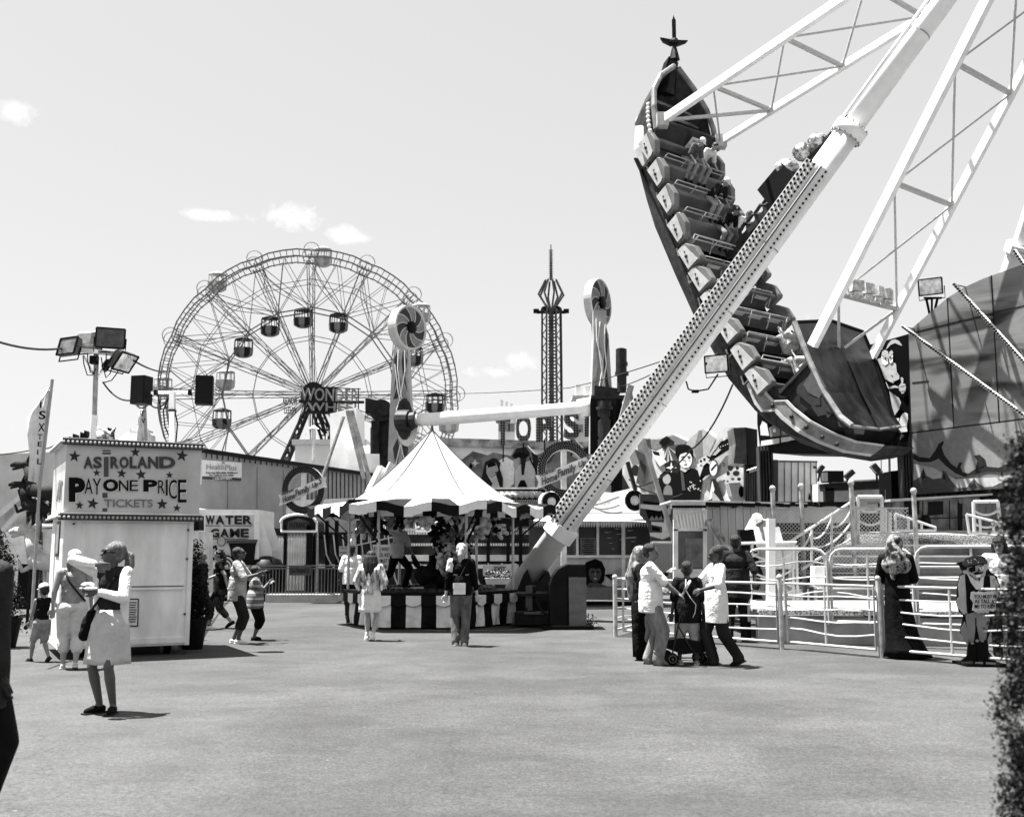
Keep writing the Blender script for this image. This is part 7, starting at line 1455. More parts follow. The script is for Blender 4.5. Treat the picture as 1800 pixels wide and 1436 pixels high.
def fences():
    # front low fence: base corners from the photograph
    a, b, c = G(1374, 1141), G(1077, 1119), G(1551, 1156); dirv = (c-a).normalized(); H = 1.06
    def panel(p, q, H, lab, z0=.12, posts=(1, 1), wav=.02, corner=.0, nm='railing', rails=5, mid=True, top_r=.022, seed=0):
        t = thing(nm, lab, 'fence', ((p.x+q.x)/2, (p.y+q.y)/2, 0), 'white wavy rail fence panels'); rr = random.Random(seed); m = MB(); d = (q-p).normalized(); Ln = (q-p).length; U = Vector((0, 0, 1))
        if corner:
            pts = [p+U*z0, p+U*(H-corner)]+[p+d*(corner*(1-math.cos(R(x))))+U*(H-corner+corner*math.sin(R(x))) for x in (30, 60, 90)]+[q-d*(corner*(1-math.cos(R(x))))+U*(H-corner+corner*math.sin(R(x))) for x in (90, 60, 30)]+[q+U*(H-corner), q+U*z0]
            m.tube(pts, top_r*1.2, 8); m.tube([p+U*(z0+.05), q+U*(z0+.05)], top_r, 6)
        else:
            m.tube([p+U*z0, p+U*H, q+U*H, q+U*z0, p+U*z0], top_r, 8)
        if mid: m.tube([p.lerp(q, .46)+U*z0, p.lerp(q, .46)+U*H], top_r*.9, 6)
        put(m, 'frame', m_rail, t); m = MB()
        for k in range(1, rails):
            z = z0+(H-z0)*k/rails; s = -1 if k % 2 else 1; e = wav*rr.uniform(.5, 2.0); pts = [p.lerp(q, x)+U*(z+e*math.sin(x*math.pi*2+k*.8)+rr.uniform(-.006, .006)) for x in (0, .2, .4, .6, .8, 1)]
            m.tube(pts, top_r*.72, 6)
        put(m, 'wavy_rails', m_rail, t); return t
    def post(p, H, lab):
        m = MB(); m.tube([p, p+Vector((0, 0, H))], .042, 10); m.ell(p+Vector((0, 0, H)), .05); o = put(m, 'fence_post', M('fence_post_paint', .36, .5, var=.3, scale=8), None, label=lab, cat='post', group='fence posts')
    n1 = G(1550, 1156); n2 = G(1374, 1141); n3 = G(1082, 1119); n4 = n1+(n1-n2).normalized()*2.35; n5 = n4+(n4-n1).normalized()*2.4
    panel(n3+Vector((.15, 0, 0)), n2-Vector((.06, 0, 0)), H, 'long low white wavy fence behind the group with the stroller', seed=1)
    panel(n2+Vector((.10, 0, 0)), n1-Vector((.08, 0, 0)), H, 'low white wavy fence panel between the middle posts', seed=2)
    panel(n1+Vector((.06, 0, 0)), n4, H, 'low white wavy fence panel in front of the woman in black', seed=3)
    panel(n4+Vector((.1, 0, 0)), n5, H, 'low white wavy fence panel partly behind the foreground bush', seed=4)
    post(n3, 1.10, 'fence post at the far left end of the white fence'); post(n2, 1.16, 'fence post between the long panel and the middle panel'); post(n1, 1.18, 'fence post just left of the woman in black')
    # side return of the fence going back on the left
    panel(n3+Vector((.02, .1, 0)), n3+Vector((1.2, 3.2, 0)), H, 'white wavy fence panel running back from the left end post', seed=5, mid=False)
    # taller fence behind with rounded corners
    hp = [G(1318, 1128), G(1462, 1133), G(1614, 1139), G(1840, 1149)]
    f0 = [Vector((q.x, q.y, 0)) for q in hp]
    panel(f0[0], f0[1]-Vector((.03, 0, 0)), 1.62, 'tall round cornered white fence panel in front of the control console', z0=.35, wav=.03, corner=.2, seed=6)
    panel(f0[1]+Vector((.03, 0, 0)), f0[2]-Vector((.03, 0, 0)), 1.62, 'tall round cornered white fence panel before the steps, left of the woman in black', z0=.35, wav=.03, corner=.2, seed=7)
    panel(f0[2]+Vector((.03, 0, 0)), f0[3], 1.66, 'tall round cornered white fence panel behind the pirate cutout', z0=.35, wav=.03, corner=.2, seed=8)
fences()
def pirate_cutout():
    Y = 15.0; k = Y/F; t = thing('height_sign', 'flat painted pirate cutout holding a board about how tall riders must be', 'height sign', G(1718, 1167)); pl = Plane((P(1600, 967, Y).x, Y), (P(1800, 967, Y).x, Y))
    out = [(1700, 985), (1712, 976), (1728, 977), (1736, 986), (1736, 998), (1742, 1006), (1752, 1012), (1758, 1030), (1756, 1060), (1750, 1080), (1746, 1084), (1744, 1100), (1736, 1125), (1738, 1145), (1752, 1162), (1752, 1168), (1688, 1166), (1688, 1162), (1700, 1152), (1703, 1128), (1696, 1122), (1688, 1110), (1694, 1082), (1686, 1074), (1682, 1058), (1683, 1030), (1688, 1010), (1694, 1006), (1690, 1000), (1686, 992), (1680, 991), (1686, 988)]
    m = MB(); pl.poly(m, out, 0, .03); put(m, 'board', g(.03), t)
    it = [(2, [(1691, 991), (1697, 981), (1712, 976), (1728, 977), (1735, 986), (1735, 990), (1715, 992), (1697, 996)]), (4, [(1700, 996), (1715, 993), (1735, 991), (1737, 999), (1733, 1004), (1732, 1012), (1724, 1020), (1716, 1018), (1706, 1010), (1694, 1008), (1692, 1003), (1700, 1001)]),
          (4, [(1684, 1030), (1689, 1011), (1696, 1009), (1698, 1040), (1699, 1064), (1704, 1076), (1694, 1080), (1684, 1068), (1682, 1054), (1686, 1048)]), (4, [(1737, 1011), (1748, 1012), (1756, 1028), (1755, 1050), (1748, 1060), (1740, 1040)]), (5, [(1700, 1008), (1716, 1020), (1730, 1013), (1728, 1035), (1716, 1036), (1704, 1020)]),
          (0, [(1697, 1010), (1702, 1012), (1712, 1040), (1712, 1082), (1700, 1076), (1699, 1040)]), (0, [(1731, 1012), (1740, 1012), (1742, 1045), (1744, 1078), (1730, 1084), (1726, 1050)]), (3, [(1697, 1080), (1712, 1076), (1726, 1078), (1742, 1082), (1736, 1105), (1733, 1124), (1722, 1126), (1716, 1094), (1712, 1128), (1704, 1128), (1700, 1110)]), (0, [(1714.5, 1086), (1716.5, 1086), (1716, 1126), (1714.5, 1126)]),
          (0, [(1704, 998), (1714, 994), (1715, 1003), (1708, 1006), (1703, 1003)]), (0, [(1697, 996), (1733, 989), (1733, 990.5), (1697, 998)]), (6, [(1722, 998), (1729, 996), (1729, 1000), (1724, 1001)]), (0, circ(1726, 998.5, 1.2)), (0, [(1711, 1007), (1718, 1004), (1722, 1006), (1729, 1004), (1727, 1008), (1720, 1009), (1714, 1010)]), (6, [(1715, 1011), (1725, 1010), (1722, 1014), (1717, 1014)]), (2, [(1718, 1001), (1721, 998), (1724, 1005), (1719, 1006)]), (0, [(1719, 1016), (1724, 1016), (1721, 1023)]), (0, [(1722, 994), (1730, 991), (1730, 993), (1723, 996)]),
          (3, [(1688, 1108), (1696, 1092), (1703, 1118), (1702, 1134), (1694, 1126)]), (0, [(1706, 1128), (1716, 1126), (1716, 1160), (1692, 1163), (1702, 1148)]), (0, [(1717, 1126), (1736, 1124), (1738, 1146), (1750, 1162), (1718, 1162)]), (3, circ(1718, 1126, 3, 2.4)), (3, circ(1727, 1126, 3, 2.4)), (3, circ(1709, 1130, 3, 2.4)), (2, [(1690, 1163), (1710, 1162), (1710, 1166), (1690, 1166)]), (3, [(1714, 1163), (1728, 1163), (1728, 1167), (1714, 1166)]), (3, [(1733, 1163), (1751, 1164), (1751, 1168), (1733, 1167)])]
    for i in range(16): rr = random.Random(i+50); it.append((5 if i % 2 else 0, circ(1700+rr.random()*32, 980+rr.random()*9, 1.1, n=6)))
    it.append((5, [(1707, 1041), (1712, 1039), (1716, 1041), (1722, 1039), (1730, 1041), (1738, 1039), (1746, 1041), (1750, 1040), (1751, 1072), (1746, 1075), (1740, 1073), (1732, 1075), (1724, 1073), (1716, 1076), (1709, 1072), (1711, 1060), (1706, 1052)]))
    for cx in (1721, 1728, 1735): it.append((4, circ(cx, 1075, 4, 2.6)))
    art(pl, t, 'painting', it, base=.004, step=.0035)
    for s, x0, x1, y0, y1 in (('YOU MUST BE', 1712, 1752, 1045, 1051.5), ('AS TALL AS', 1713, 1751, 1053, 1060), ('ME TO RIDE', 1713, 1750, 1062, 1069)): pl.word('lettering', s, x0, y0, x1, y1, g(.01), t, off=.20, bold=.02)
    m = MB(); m.box((P(1720, 967, Y).x, Y+.2, .02), (.55, .5, .04)); m.beam((P(1720, 967, Y).x, Y+.4, .03), (P(1720, 967, Y).x, Y+.04, .8), .04); put(m, 'stand', m_black, t)
pirate_cutout()
# ================================================================== people
def remesh(mb, name, mt, parent, vox=.01, it=3, local=True):
    me = bpy.data.meshes.new('tmp'); me.from_pydata(mb.v, [], mb.f); o = bpy.data.objects.new('tmp', me); C.objects.link(o)
    md = o.modifiers.new('r', 'REMESH'); md.mode = 'VOXEL'; md.voxel_size = vox; md.use_smooth_shade = True
    s = o.modifiers.new('s', 'SMOOTH'); s.factor = .5; s.iterations = it
    dg = bpy.context.evaluated_depsgraph_get(); dg.update(); m2 = bpy.data.meshes.new_from_object(o.evaluated_get(dg)); bpy.data.objects.remove(o); bpy.data.meshes.remove(me)
    m2.name = name; m2.materials.clear(); m2.materials.append(mt); m2.polygons.foreach_set('use_smooth', [True]*len(m2.polygons))
    ob = bpy.data.objects.new(name, m2); C.objects.link(ob); ob.parent = parent; return ob
def ik(a, b, l1, l2, pole):
    a, b = Vector(a), Vector(b); d = b-a; L = d.length
    if L > (l1+l2)*.995: b = a+d*((l1+l2)*.995/L); d = b-a; L = d.length
    x = (l1*l1-l2*l2+L*L)/(2*L); h = math.sqrt(max(l1*l1-x*x, 0)); dn = d.normalized(); p = Vector(pole); p = (p-dn*p.dot(dn)).normalized()
    return a+dn*x+p*h, b
def loft(rings, n=36, seed=0, caps=True):
    m = MB(); vs = []
    for (z, cx, cy, rx, ry, rip) in rings:
        for i in range(n): a = 2*math.pi*i/n; k = 1+rip*(math.sin(a*7+seed)+.6*math.sin(a*12+seed*2+1)); vs.append((cx+math.cos(a)*rx*k, cy+math.sin(a)*ry*k, z))
    k = len(rings); fs = [(j*n+i, j*n+(i+1) % n, (j+1)*n+(i+1) % n, (j+1)*n+i) for j in range(k-1) for i in range(n)]
    if rings[0][0] > rings[-1][0]: fs = [q[::-1] for q in fs]
    if caps: fs += [tuple(range(n)), tuple((k-1)*n+i for i in range(n))[::-1]]
    m.add(vs, fs); return m
def cloth(v, pat=None):
    nm = 'cloth_%03d_%s' % (round(v*1000), pat or '')
    if nm in MC: return MC[nm]
    if pat == 'stripe':
        m = bpy.data.materials.new(nm); m.use_nodes = True; t = m.node_tree; b = t.nodes['Principled BSDF']; tc = N(t, 'ShaderNodeTexCoord'); sx = N(t, 'ShaderNodeSeparateXYZ'); t.links.new(tc.outputs['Object'], sx.inputs[0])
        w = N(t, 'ShaderNodeMath', operation='MULTIPLY'); w.inputs[1].default_value = 9.0; t.links.new(sx.outputs[2], w.inputs[0]); f = N(t, 'ShaderNodeMath', operation='FRACT'); t.links.new(w.outputs[0], f.inputs[0])
        cr = N(t, 'ShaderNodeValToRGB'); t.links.new(f.outputs[0], cr.inputs[0]); cr.color_ramp.interpolation = 'CONSTANT'; e = cr.color_ramp.elements; e[0].position = 0; e[0].color = (.12, .12, .12, 1); e[1].position = .55; e[1].color = (.6, .6, .6, 1)
        for p, c in ((.66, .03), (.74, .6), (.82, .12)): q = e.new(p); q.color = (c, c, c, 1)
        t.links.new(cr.outputs[0], b.inputs['Base Color']); b.inputs['Roughness'].default_value = .8; b.inputs['Specular IOR Level'].default_value = .1; MC[nm] = m; return m
    if pat == 'floral': return M(nm, v, .8, var=.95, scale=11, lo=.44, hi=.56, bump=.3)
    if pat == 'shawl': return M(nm, v, .85, var=.6, scale=8, stretch=(3, 3, .7), bump=.6, lo=.42, hi=.58)
    if pat == 'denim': return M(nm, v, .85, var=.35, scale=5, stretch=(2, 2, .8), bump=.5, bscale=9)
    return M(nm, v, .82, var=.10 if v > .3 else .3, scale=6, bump=1., bscale=7)
def person(lab, loc, H, rz, skin=.3, lean=0, feet=None, toes=None, hands=None, poles=None, kp=None, head=(0, 0), hs=1., build=1., hair='short', hv=.02, hat=None,
           top=None, sleeve=.5, tlen=.0, tfit=1., bottom=None, blen=.9, bfit=1., skirt=None, shoes=.03, sock=None, glasses=False, vox=.0095, extra=None, root=None, group=None, hip=None, curl=1., name='person'):
    k = H/.972
    r = root or thing(name, lab, 'person', loc, group, R(rz)); 
    def V(x, y, z): return Vector((x*k, y*k, z*k))
    hipc = Vector(hip or (0, 0, .515)); t = Vector((0, -math.sin(R(lean)), math.cos(R(lean)))); fw = Vector((0, -math.cos(R(lean)), -math.sin(R(lean))))
    X = Vector((1, 0, 0)); nk = hipc+t*.300; sh = hipc+t*.280; ch = hipc+t*.20
    feet = feet or ((-.055, 0, .045), (.055, 0, .045)); hands = hands or ((-.15, -.03, .47), (.15, -.03, .47)); poles = poles or ((-.4, 1, -.3), (.4, 1, -.3)); kp = kp or ((-.1, -1, 0), (.1, -1, 0)); toes = toes or ((0, 0), (0, 0))
    hy, hp = R(head[0]), R(head[1]); HM = Matrix.Rotation(hy, 3, 'Z')@Matrix.Rotation(hp, 3, 'X'); hc = nk+t*.022+Vector((0, -.008, .058*hs+.012))
    def hd(x, y, z): return (hc+HM@(Vector((x, y, z))*hs))*k
    b = MB(); K = lambda v: Vector(v)*k; bw = build
    hipj = [hipc+X*s*.048-Vector((0, 0, .015)) for s in (-1, 1)]; shj = [sh+X*s*.098*bw for s in (-1, 1)]
    knees = []; ank = []
    for i in (0, 1): kn, an = ik(hipj[i], feet[i], .245, .235, kp[i]); knees.append(kn); ank.append(an)
    elb = []; wr = []
    for i in (0, 1): e, w = ik(shj[i], hands[i], .165, .145, poles[i]); elb.append(e); wr.append(w)
    # head
    b.ell(hd(0, .006, .012), [q*k*hs for q in (.046, .058, .055)], HM, 18, 12); b.ell(hd(0, -.014, -.022), [q*k*hs for q in (.035, .040, .040)], HM, 14, 10)
    b.ell(hd(0, -.030, -.050), [q*k*hs for q in (.019, .016, .013)], HM, 10, 8); b.cone(hd(0, -.052, .000), hd(0, -.064, -.018), .006*k*hs, .009*k*hs, 8)
    b.ell(hd(0, -.052, -.036), [q*k*hs for q in (.014, .007, .006)], HM, 8, 6); b.ell(hd(0, -.046, .014), [q*k*hs for q in (.030, .010, .009)], HM, 8, 6)
    for s in (-1, 1): b.ell(hd(s*.047, .006, -.008), [q*k*hs for q in (.007, .012, .017)], HM, 8, 6)
    b.cone(K(nk-t*.03), K(hc+Vector((0, .006, -.03))), .032*k*bw, .029*k*bw)
    b.ell(K(hipc), (.082*k*bw, .055*k*bw, .06*k)); b.ell(K(hipc+t*.09), (.066*k*bw, .048*k*bw, .075*k)); b.ell(K(ch), (.085*k*bw, .054*k*bw, .09*k)); b.cone(K(shj[0]+X*.02), K(shj[1]-X*.02), .032*k, .032*k)
    for i, s in ((0, -1), (1, 1)):
        b.cone(K(shj[i]), K(elb[i]), .030*k*bw, .022*k*bw); b.cone(K(elb[i]), K(wr[i]), .022*k*bw, .0145*k)
        b.cone(K(hipj[i]), K(knees[i]), .052*k*bw, .031*k*bw); b.cone(K(knees[i].lerp(ank[i], .04)), K(knees[i].lerp(ank[i], .32)), .029*k*bw, .033*k*bw); b.cone(K(knees[i].lerp(ank[i], .32)), K(ank[i]), .032*k*bw, .0185*k)
        # hand: palm, four fingers of different length and a thumb
        d = (wr[i]-elb[i]).normalized(); side = d.cross(fw).normalized()*s; pn = d.cross(side).normalized()
        if pn.dot(Vector((s*.5, 0, -1))) < 0 and abs(d.z) < .8: pn = -pn
        palm = wr[i]+d*.028; b.ell(K(palm), (.026*k, .013*k, .026*k), Matrix((side, pn, d)).transposed(), 10, 8)
        for f, (o, L_) in enumerate(((-.018, .040), (-.006, .046), (.006, .043), (.018, .034))):
            p0 = wr[i]+d*.046+side*o; p1 = p0+d*L_*.5+pn*.006*curl; p2 = p1+d*L_*.35+pn*.016*curl; rr_ = .0056*k; b.cone(K(p0), K(p1), rr_, rr_*.95, 7); b.cone(K(p1), K(p2), rr_*.95, rr_*.8, 7)
        p0 = wr[i]+d*.018-side*.022; p1 = p0+d*.022-side*.014; b.cone(K(p0), K(p1), .0075*k, .0065*k, 7); b.cone(K(p1), K(p1+d*.018+pn*.008), .0065*k, .0055*k, 7)
        fy, fp = toes[i]; FM = Matrix.Rotation(R(fy), 3, 'Z')@Matrix.Rotation(R(fp), 3, 'X'); b.cone(K(ank[i]), K(ank[i]+FM@Vector((0, -.07, -.026))), .018*k, .014*k)
    remesh(b, 'body', M('skin_%03d' % round(skin*1000), skin, .55, var=.12, scale=9, spec=.3), r, vox*H/1.7 if H < 1.5 else vox, 2)
    # facial features
    f = MB()
    for s in (-1, 1): f.ell(hd(s*.019, -.050, -.001), [q*k*hs for q in (.0085, .005, .0045)], HM, 8, 6); f.cone(hd(s*.010, -.056, .014), hd(s*.028, -.050, .014), .0026*k*hs, .002*k*hs, 6)
    f.cone(hd(-.012, -.056, -.037), hd(.012, -.056, -.037), .0028*k*hs, .0028*k*hs, 6); put(f, 'eyes_and_mouth', g(.03), r, local=True, smooth=True)
    if glasses:
        f = MB()
        for s in (-1, 1): f.ell(hd(s*.020, -.056, .002), [q*k*hs for q in (.018, .006, .012)], HM, 10, 8); f.tube([hd(s*.036, -.05, .006), hd(s*.048, .0, .004)], .003*k, 5)
        put(f, 'sunglasses', m_black, r, local=True, smooth=True)
    # hair
    hm = M('hair_%03d' % round(hv*1000), hv, .5, var=.5, scale=30, stretch=(2, 2, .4), bump=.6, spec=.35)
    if hair:
        h = MB(); h.ell(hd(0, .016, .024), [q*k*hs for q in (.052, .058, .052)], HM, 18, 12); h.ell(hd(0, .030, -.004), [q*k*hs for q in (.048, .040, .050)], HM, 14, 10)
        if hair == 'pony':
            pts = [hd(0, .07, .015), hd(0, .10, .0), hd(.01, .105, -.05), hd(.015, .095, -.11)]; h.cone(pts[0], pts[1], .018*k, .026*k); h.cone(pts[1], pts[2], .026*k, .030*k); h.cone(pts[2], pts[3], .03*k, .012*k)
        if hair == 'long':
            for x, y, L_ in ((-.035, .045, .24), (-.012, .06, .27), (.014, .06, .27), (.037, .045, .24), (-.048, .02, .18), (.048, .02, .18), (0, .05, .2)):
                p = [hd(x, y, .0), hd(x*1.25, y+.012, -.07), hd(x*1.5, y+.02, -.15), hd(x*1.35, y+.015, -L_)]
                for a, c, r0, r1 in zip(p[:-1], p[1:], (.026, .03, .03), (.03, .03, .014)): h.cone(a, c, r0*k, r1*k, 8)
        if hair == 'curly':
            rr = random.Random(3)
            for q in range(46): a, e = rr.uniform(0, 6.28), rr.uniform(-.9, 1.3); h.ell(hd(math.cos(a)*math.cos(e)*.05, .02+math.sin(a)*math.cos(e)*.05, .02+.05*math.sin(e)), .016*k, nu=7, nv=5)
            for q in range(14): h.ell(hd(rr.uniform(-.03, .03), .055+rr.uniform(0, .03), -.01-q*.009), .02*k, nu=7, nv=5)
        if hair == 'bob':
            for x in (-.046, .046): h.cone(hd(x, .0, .0), hd(x*1.1, .005, -.075), .02*k, .018*k)
            h.cone(hd(-.03, .045, -.02), hd(.03, .045, -.06), .035*k, .03*k); h.ell(hd(0, -.035, .035), [q*k for q in (.04, .02, .016)], HM)
        remesh(h, 'hair', hm, r, .0085, 1)
    if hat is not None:
        h = MB(); h.ell(hd(0, .010, .034), [q*k*hs for q in (.055, .063, .048)], HM, 18, 12); h.ell(hd(0, -.060, .024), [q*k*hs for q in (.040, .042, .008)], HM, 14, 6); remesh(h, 'cap', cloth(hat), r, .008, 1)
    # top
    if top is not None:
        v = top if not isinstance(top, tuple) else top[0]; pat = None if not isinstance(top, tuple) else top[1]; tf = tfit*bw; m = MB()
        m.ell(K(ch+t*.015), (.098*k*tf, .066*k*tf, .085*k)); m.ell(K(hipc+t*.10), (.085*k*tf, .063*k*tf, .09*k)); m.ell(K(hipc+t*.02), (.092*k*tf, .068*k*tf, .06*k)); m.cone(K(shj[0]+X*.015), K(shj[1]-X*.015), .040*k, .040*k)
        bf0 = (bfit*bw if bottom is not None else .9); rx, ry = max(.094*tf, .092*bf0+.012), max(.070*tf, .070*bf0+.014); dy = -math.sin(R(lean))*.1
        if sleeve > 0 or tlen: m.lathe([(.088*tf*k, .15*k), (rx*.96*k, .07*k), (rx*k, -.01*k), (rx*1.0*k, -(.035+tlen)*k)], 24, K(hipc), sy=ry/rx)
        m.cone(K(nk-t*.04), K(nk-t*.022), .05*k, .043*k)
        for i in (0, 1):
            if sleeve > 0:
                if sleeve <= .5: m.cone(K(shj[i]), K(shj[i].lerp(elb[i], sleeve*1.9)), .040*k*max(tfit, 1), .040*k*tfit*.95)
                else: m.cone(K(shj[i]), K(elb[i]), .039*k, .031*k*tfit); m.cone(K(elb[i]), K(elb[i].lerp(wr[i], (sleeve-.5)*2)), .031*k*tfit, .024*k*tfit)
        # folds
        rr = random.Random(int(H*1000)); 
        for q in range(9): a = rr.uniform(0, 6.28); z = rr.uniform(.0, .2); c = hipc+t*z; m.cone(K(c+Vector((math.cos(a)*.083*tf, math.sin(a)*.06*tf, 0))), K(c+t*.07+Vector((math.cos(a+.7)*.086*tf, math.sin(a+.7)*.06*tf, 0))), .010*k, .007*k, 7)
        remesh(m, 'shirt', cloth(v, pat), r, .0105, 2)
    if bottom is not None:
        v = bottom if not isinstance(bottom, tuple) else bottom[0]; pat = None if not isinstance(bottom, tuple) else bottom[1]; bf = bfit*bw; m = MB(); m.ell(K(hipc-Vector((0, 0, .005))), (.090*k*bf, .068*k*bf, .062*k))
        for i in (0, 1):
            p1 = min(blen*2, 1); e = hipj[i].lerp(knees[i], p1); m.cone(K(hipj[i]), K(e), .060*k*bf, (.060*(1-p1)+.045*p1)*k*bf, 14)
            if blen > .5: e2 = knees[i].lerp(ank[i], (blen-.5)*2); m.cone(K(knees[i]), K(e2), .044*k*bf, .038*k*bf, 14)
            if blen > .85: m.cone(K(e2-Vector((0, 0, .0))), K(ank[i]+Vector((0, -.01, -.012))), .038*k*bf, .040*k*bf, 14)
        rr = random.Random(int(H*777))
        for q in range(12):
            i = q % 2; f0 = rr.uniform(.1, .9); a = rr.uniform(0, 6.28); c = hipj[i].lerp(knees[i], f0) if q < 6 else knees[i].lerp(ank[i], f0*max(0, (blen-.5)*2)); m.cone(K(c+Vector((math.cos(a)*.042*bf, math.sin(a)*.042*bf, 0))), K(c+Vector((math.cos(a+1)*.042*bf, math.sin(a+1)*.042*bf, -.03))), .009*k, .007*k, 6)
        remesh(m, 'trousers', cloth(v, pat), r, .0105, 2)
    if skirt is not None:
        v, zb, rb, pat = skirt; zt = hipc.z+.07; rg = []
        for q in range(9): f = q/8; z = zt+(zb-zt)*f; rad = .078+(.112-.078)*min(f*4, 1)+(rb-.112)*max(0, f-.15)/.85; rg.append((z*k, hipc.x*k, (hipc.y-.005)*k, rad*k, rad*.82*k, .045*f))
        o = put(loft(rg, caps=False), 'skirt', cloth(v, pat), r, smooth=True, local=True); md = o.modifiers.new('s', 'SOLIDIFY'); md.thickness = .008
    s = MB(); so = MB()
    for i in (0, 1):
        fy, fp = toes[i]; FM = Matrix.Rotation(R(fy), 3, 'Z')@Matrix.Rotation(R(fp), 3, 'X'); a = ank[i]; q = lambda x, y, z: K(a+FM@Vector((x, y, z)))
        s.cone(q(0, .018, -.022), q(0, -.035, -.020), .022*k, .023*k); s.cone(q(0, -.035, -.020), q(0, -.085, -.028), .024*k, .017*k); so.box(q(0, -.032, -.041), (.046*k, .145*k, .010*k), M3=FM)
        if sock is not None: s.cone(q(0, 0, -.01), q(0, 0, .03), .024*k, .022*k)
    remesh(s, 'shoes', cloth(shoes), r, .009, 1); put(so, 'soles', g(.5 if shoes > .2 else .06), r, local=True)
    if extra: extra(r, k, K, dict(hipc=hipc, sh=sh, nk=nk, shj=shj, elb=elb, wr=wr, hc=hc, ank=ank, t=t, hd=hd, knees=knees))
    return r
def on(px, py, ytop, z=0): p = G(px, py, z); return p, P(px, ytop, p.y).z-z
def part(mb, nm, mt, r, sm=True): return put(mb, nm, mt, r, smooth=sm, local=True)
def people():
    # woman in the foreground
    def ex(r, k, K, j):
        m = MB(); sh = j['shj']; hip = j['hipc']
        for i in (0, 1): m.cone(K(sh[i]), K(j['elb'][i]), .040*k, .033*k); m.cone(K(j['elb'][i]), K(j['elb'][i].lerp(j['wr'][i], .9)), .033*k, .024*k)
        for s in (-1, 1):
            m.cone(K(Vector((s*.085, .0, .80))), K(Vector((s*.09, -.005, .60))), .022*k, .024*k); m.cone(K(Vector((s*.09, -.005, .60))), K(Vector((s*.10, .0, .46))), .024*k, .018*k)
        for x in (-.06, -.02, .02, .06): m.cone(K(Vector((x, .045, .79))), K(Vector((x, .052, .48))), .024*k, .022*k)
        remesh(m, 'cardigan', cloth(.62), r, .0105, 2)
        m = MB(); m.ell(K(Vector((-.105, -.055, .50))), (.045*k, .035*k, .075*k), Matrix.Rotation(R(18), 3, 'Y')); m.cone(K(Vector((-.09, -.05, .56))), K(Vector((-.125, -.06, .44))), .03*k, .035*k); b = remesh(m, 'shoulder_bag', cloth(.012), r, .01, 2)
        m = MB(); m.tube([K(Vector(q)) for q in ((.06, .02, .82), (.045, -.055, .76), (-.0, -.078, .68), (-.06, -.08, .60), (-.10, -.06, .55))], .007*k, 6); part(m, 'bag_strap', m_black, r)
        m = MB(); w = j['wr'][1]; m.ell(K(w+Vector((-.045, -.03, .022))), (.055*k, .04*k, .010*k)); m.ell(K(w+Vector((-.05, -.03, .04))), (.042*k, .03*k, .018*k)); part(m, 'paper_plate_snack', cloth(.5, 'floral'), r)
    p, h = on(186, 1253, 953)
    person('woman in sunglasses and pale skirt standing in front of the ticket booth eating', p, h, -14, build=.94, skin=.13, hands=((-.045, -.10, .845), (.015, -.15, .69)), poles=((-1, -.2, .25), (1, .2, -1)), head=(-42, -10), hair='pony', glasses=True, top=.05, sleeve=0, tfit=.93,  # tanned skin tone, darkened further to carry the shade on her legs
           hv=.16, skirt=(.42, .28, .135, None), shoes=.02, feet=((-.042, 0, .045), (.052, -.01, .045)), toes=((-20, 0), (22, 0)), vox=.0085, extra=ex)
    # capri woman with child
    def ex(r, k, K, j):
        m = MB(); m.tube([K(Vector(q)) for q in ((.07, .03, .82), (.03, .075, .72), (-.05, .08, .62), (-.10, .03, .56))], .008*k, 6); part(m, 'strap', m_black, r)
    p, h = on(121, 1176, 969)
    person('woman in white cap and white calf length trousers walking with the child', p, h, -160, skin=.26, build=1.12, lean=3, hands=((.15, -.05, .50), (-.15, -.06, .5))[::-1], hair='pony', hv=.16, hat=.72, top=.24, sleeve=0, tfit=1.0, bottom=.46, blen=.74, bfit=1.16, shoes=.4, head=(-12, 8),
           feet=((-.05, .06, .06), (.05, -.05, .045)), toes=((0, 15), (0, 0)), extra=ex)
    def ex(r, k, K, j):
        m = MB(); w = j['wr'][1]; m.cone(K(w+Vector((0, -.03, -.03))), K(w+Vector((0, -.09, -.08))), .022*k, .03*k); part(m, 'toy_in_hand', m_black, r)
    p, h = on(70, 1163, 1031)
    person('small child in white cap and dark vest walking away at far left', p, h, -128, skin=.22, hs=1.25, hands=((-.16, -.02, .62), (.10, -.18, .42)), hair='short', hat=.72, top=.02, sleeve=0, bottom=.24, blen=.42, bfit=1.2, shoes=.05, head=(0, 10),
           feet=((-.05, .12, .07), (.05, -.14, .045)), toes=((0, 30), (0, 0)), extra=ex)
    # walking dark woman, man, boy
    def ex(r, k, K, j):
        m = MB(); m.lathe([(.083*k, -.018*k), (.085*k, .015*k)], 20, K(Vector((0, 0, .545))), sy=.78); part(m, 'belt', cloth(.6), r)
    p, h = on(386, 1104, 966)
    person('woman in black top and rolled dark jeans striding left behind the father and son', p, h, -84, skin=.24, lean=6, hands=((-.13, -.22, .60), (.14, .10, .52)), hair='curly', hv=.02, top=.012, sleeve=.25, tfit=.95, bottom=(.06, 'floral'), blen=.78, bfit=1.1, shoes=.015, feet=((-.04, .13, .08), (.04, -.12, .045)), toes=((0, 32), (0, 0)), head=(0, 5), extra=ex)
    def ex(r, k, K, j):
        m = MB(); w = j['wr'][1]; m.ell(K(w+Vector((-.03, -.06, .02))), (.03*k, .04*k, .025*k)); part(m, 'snack', m_black, r)
    p, h = on(414, 1131, 962)
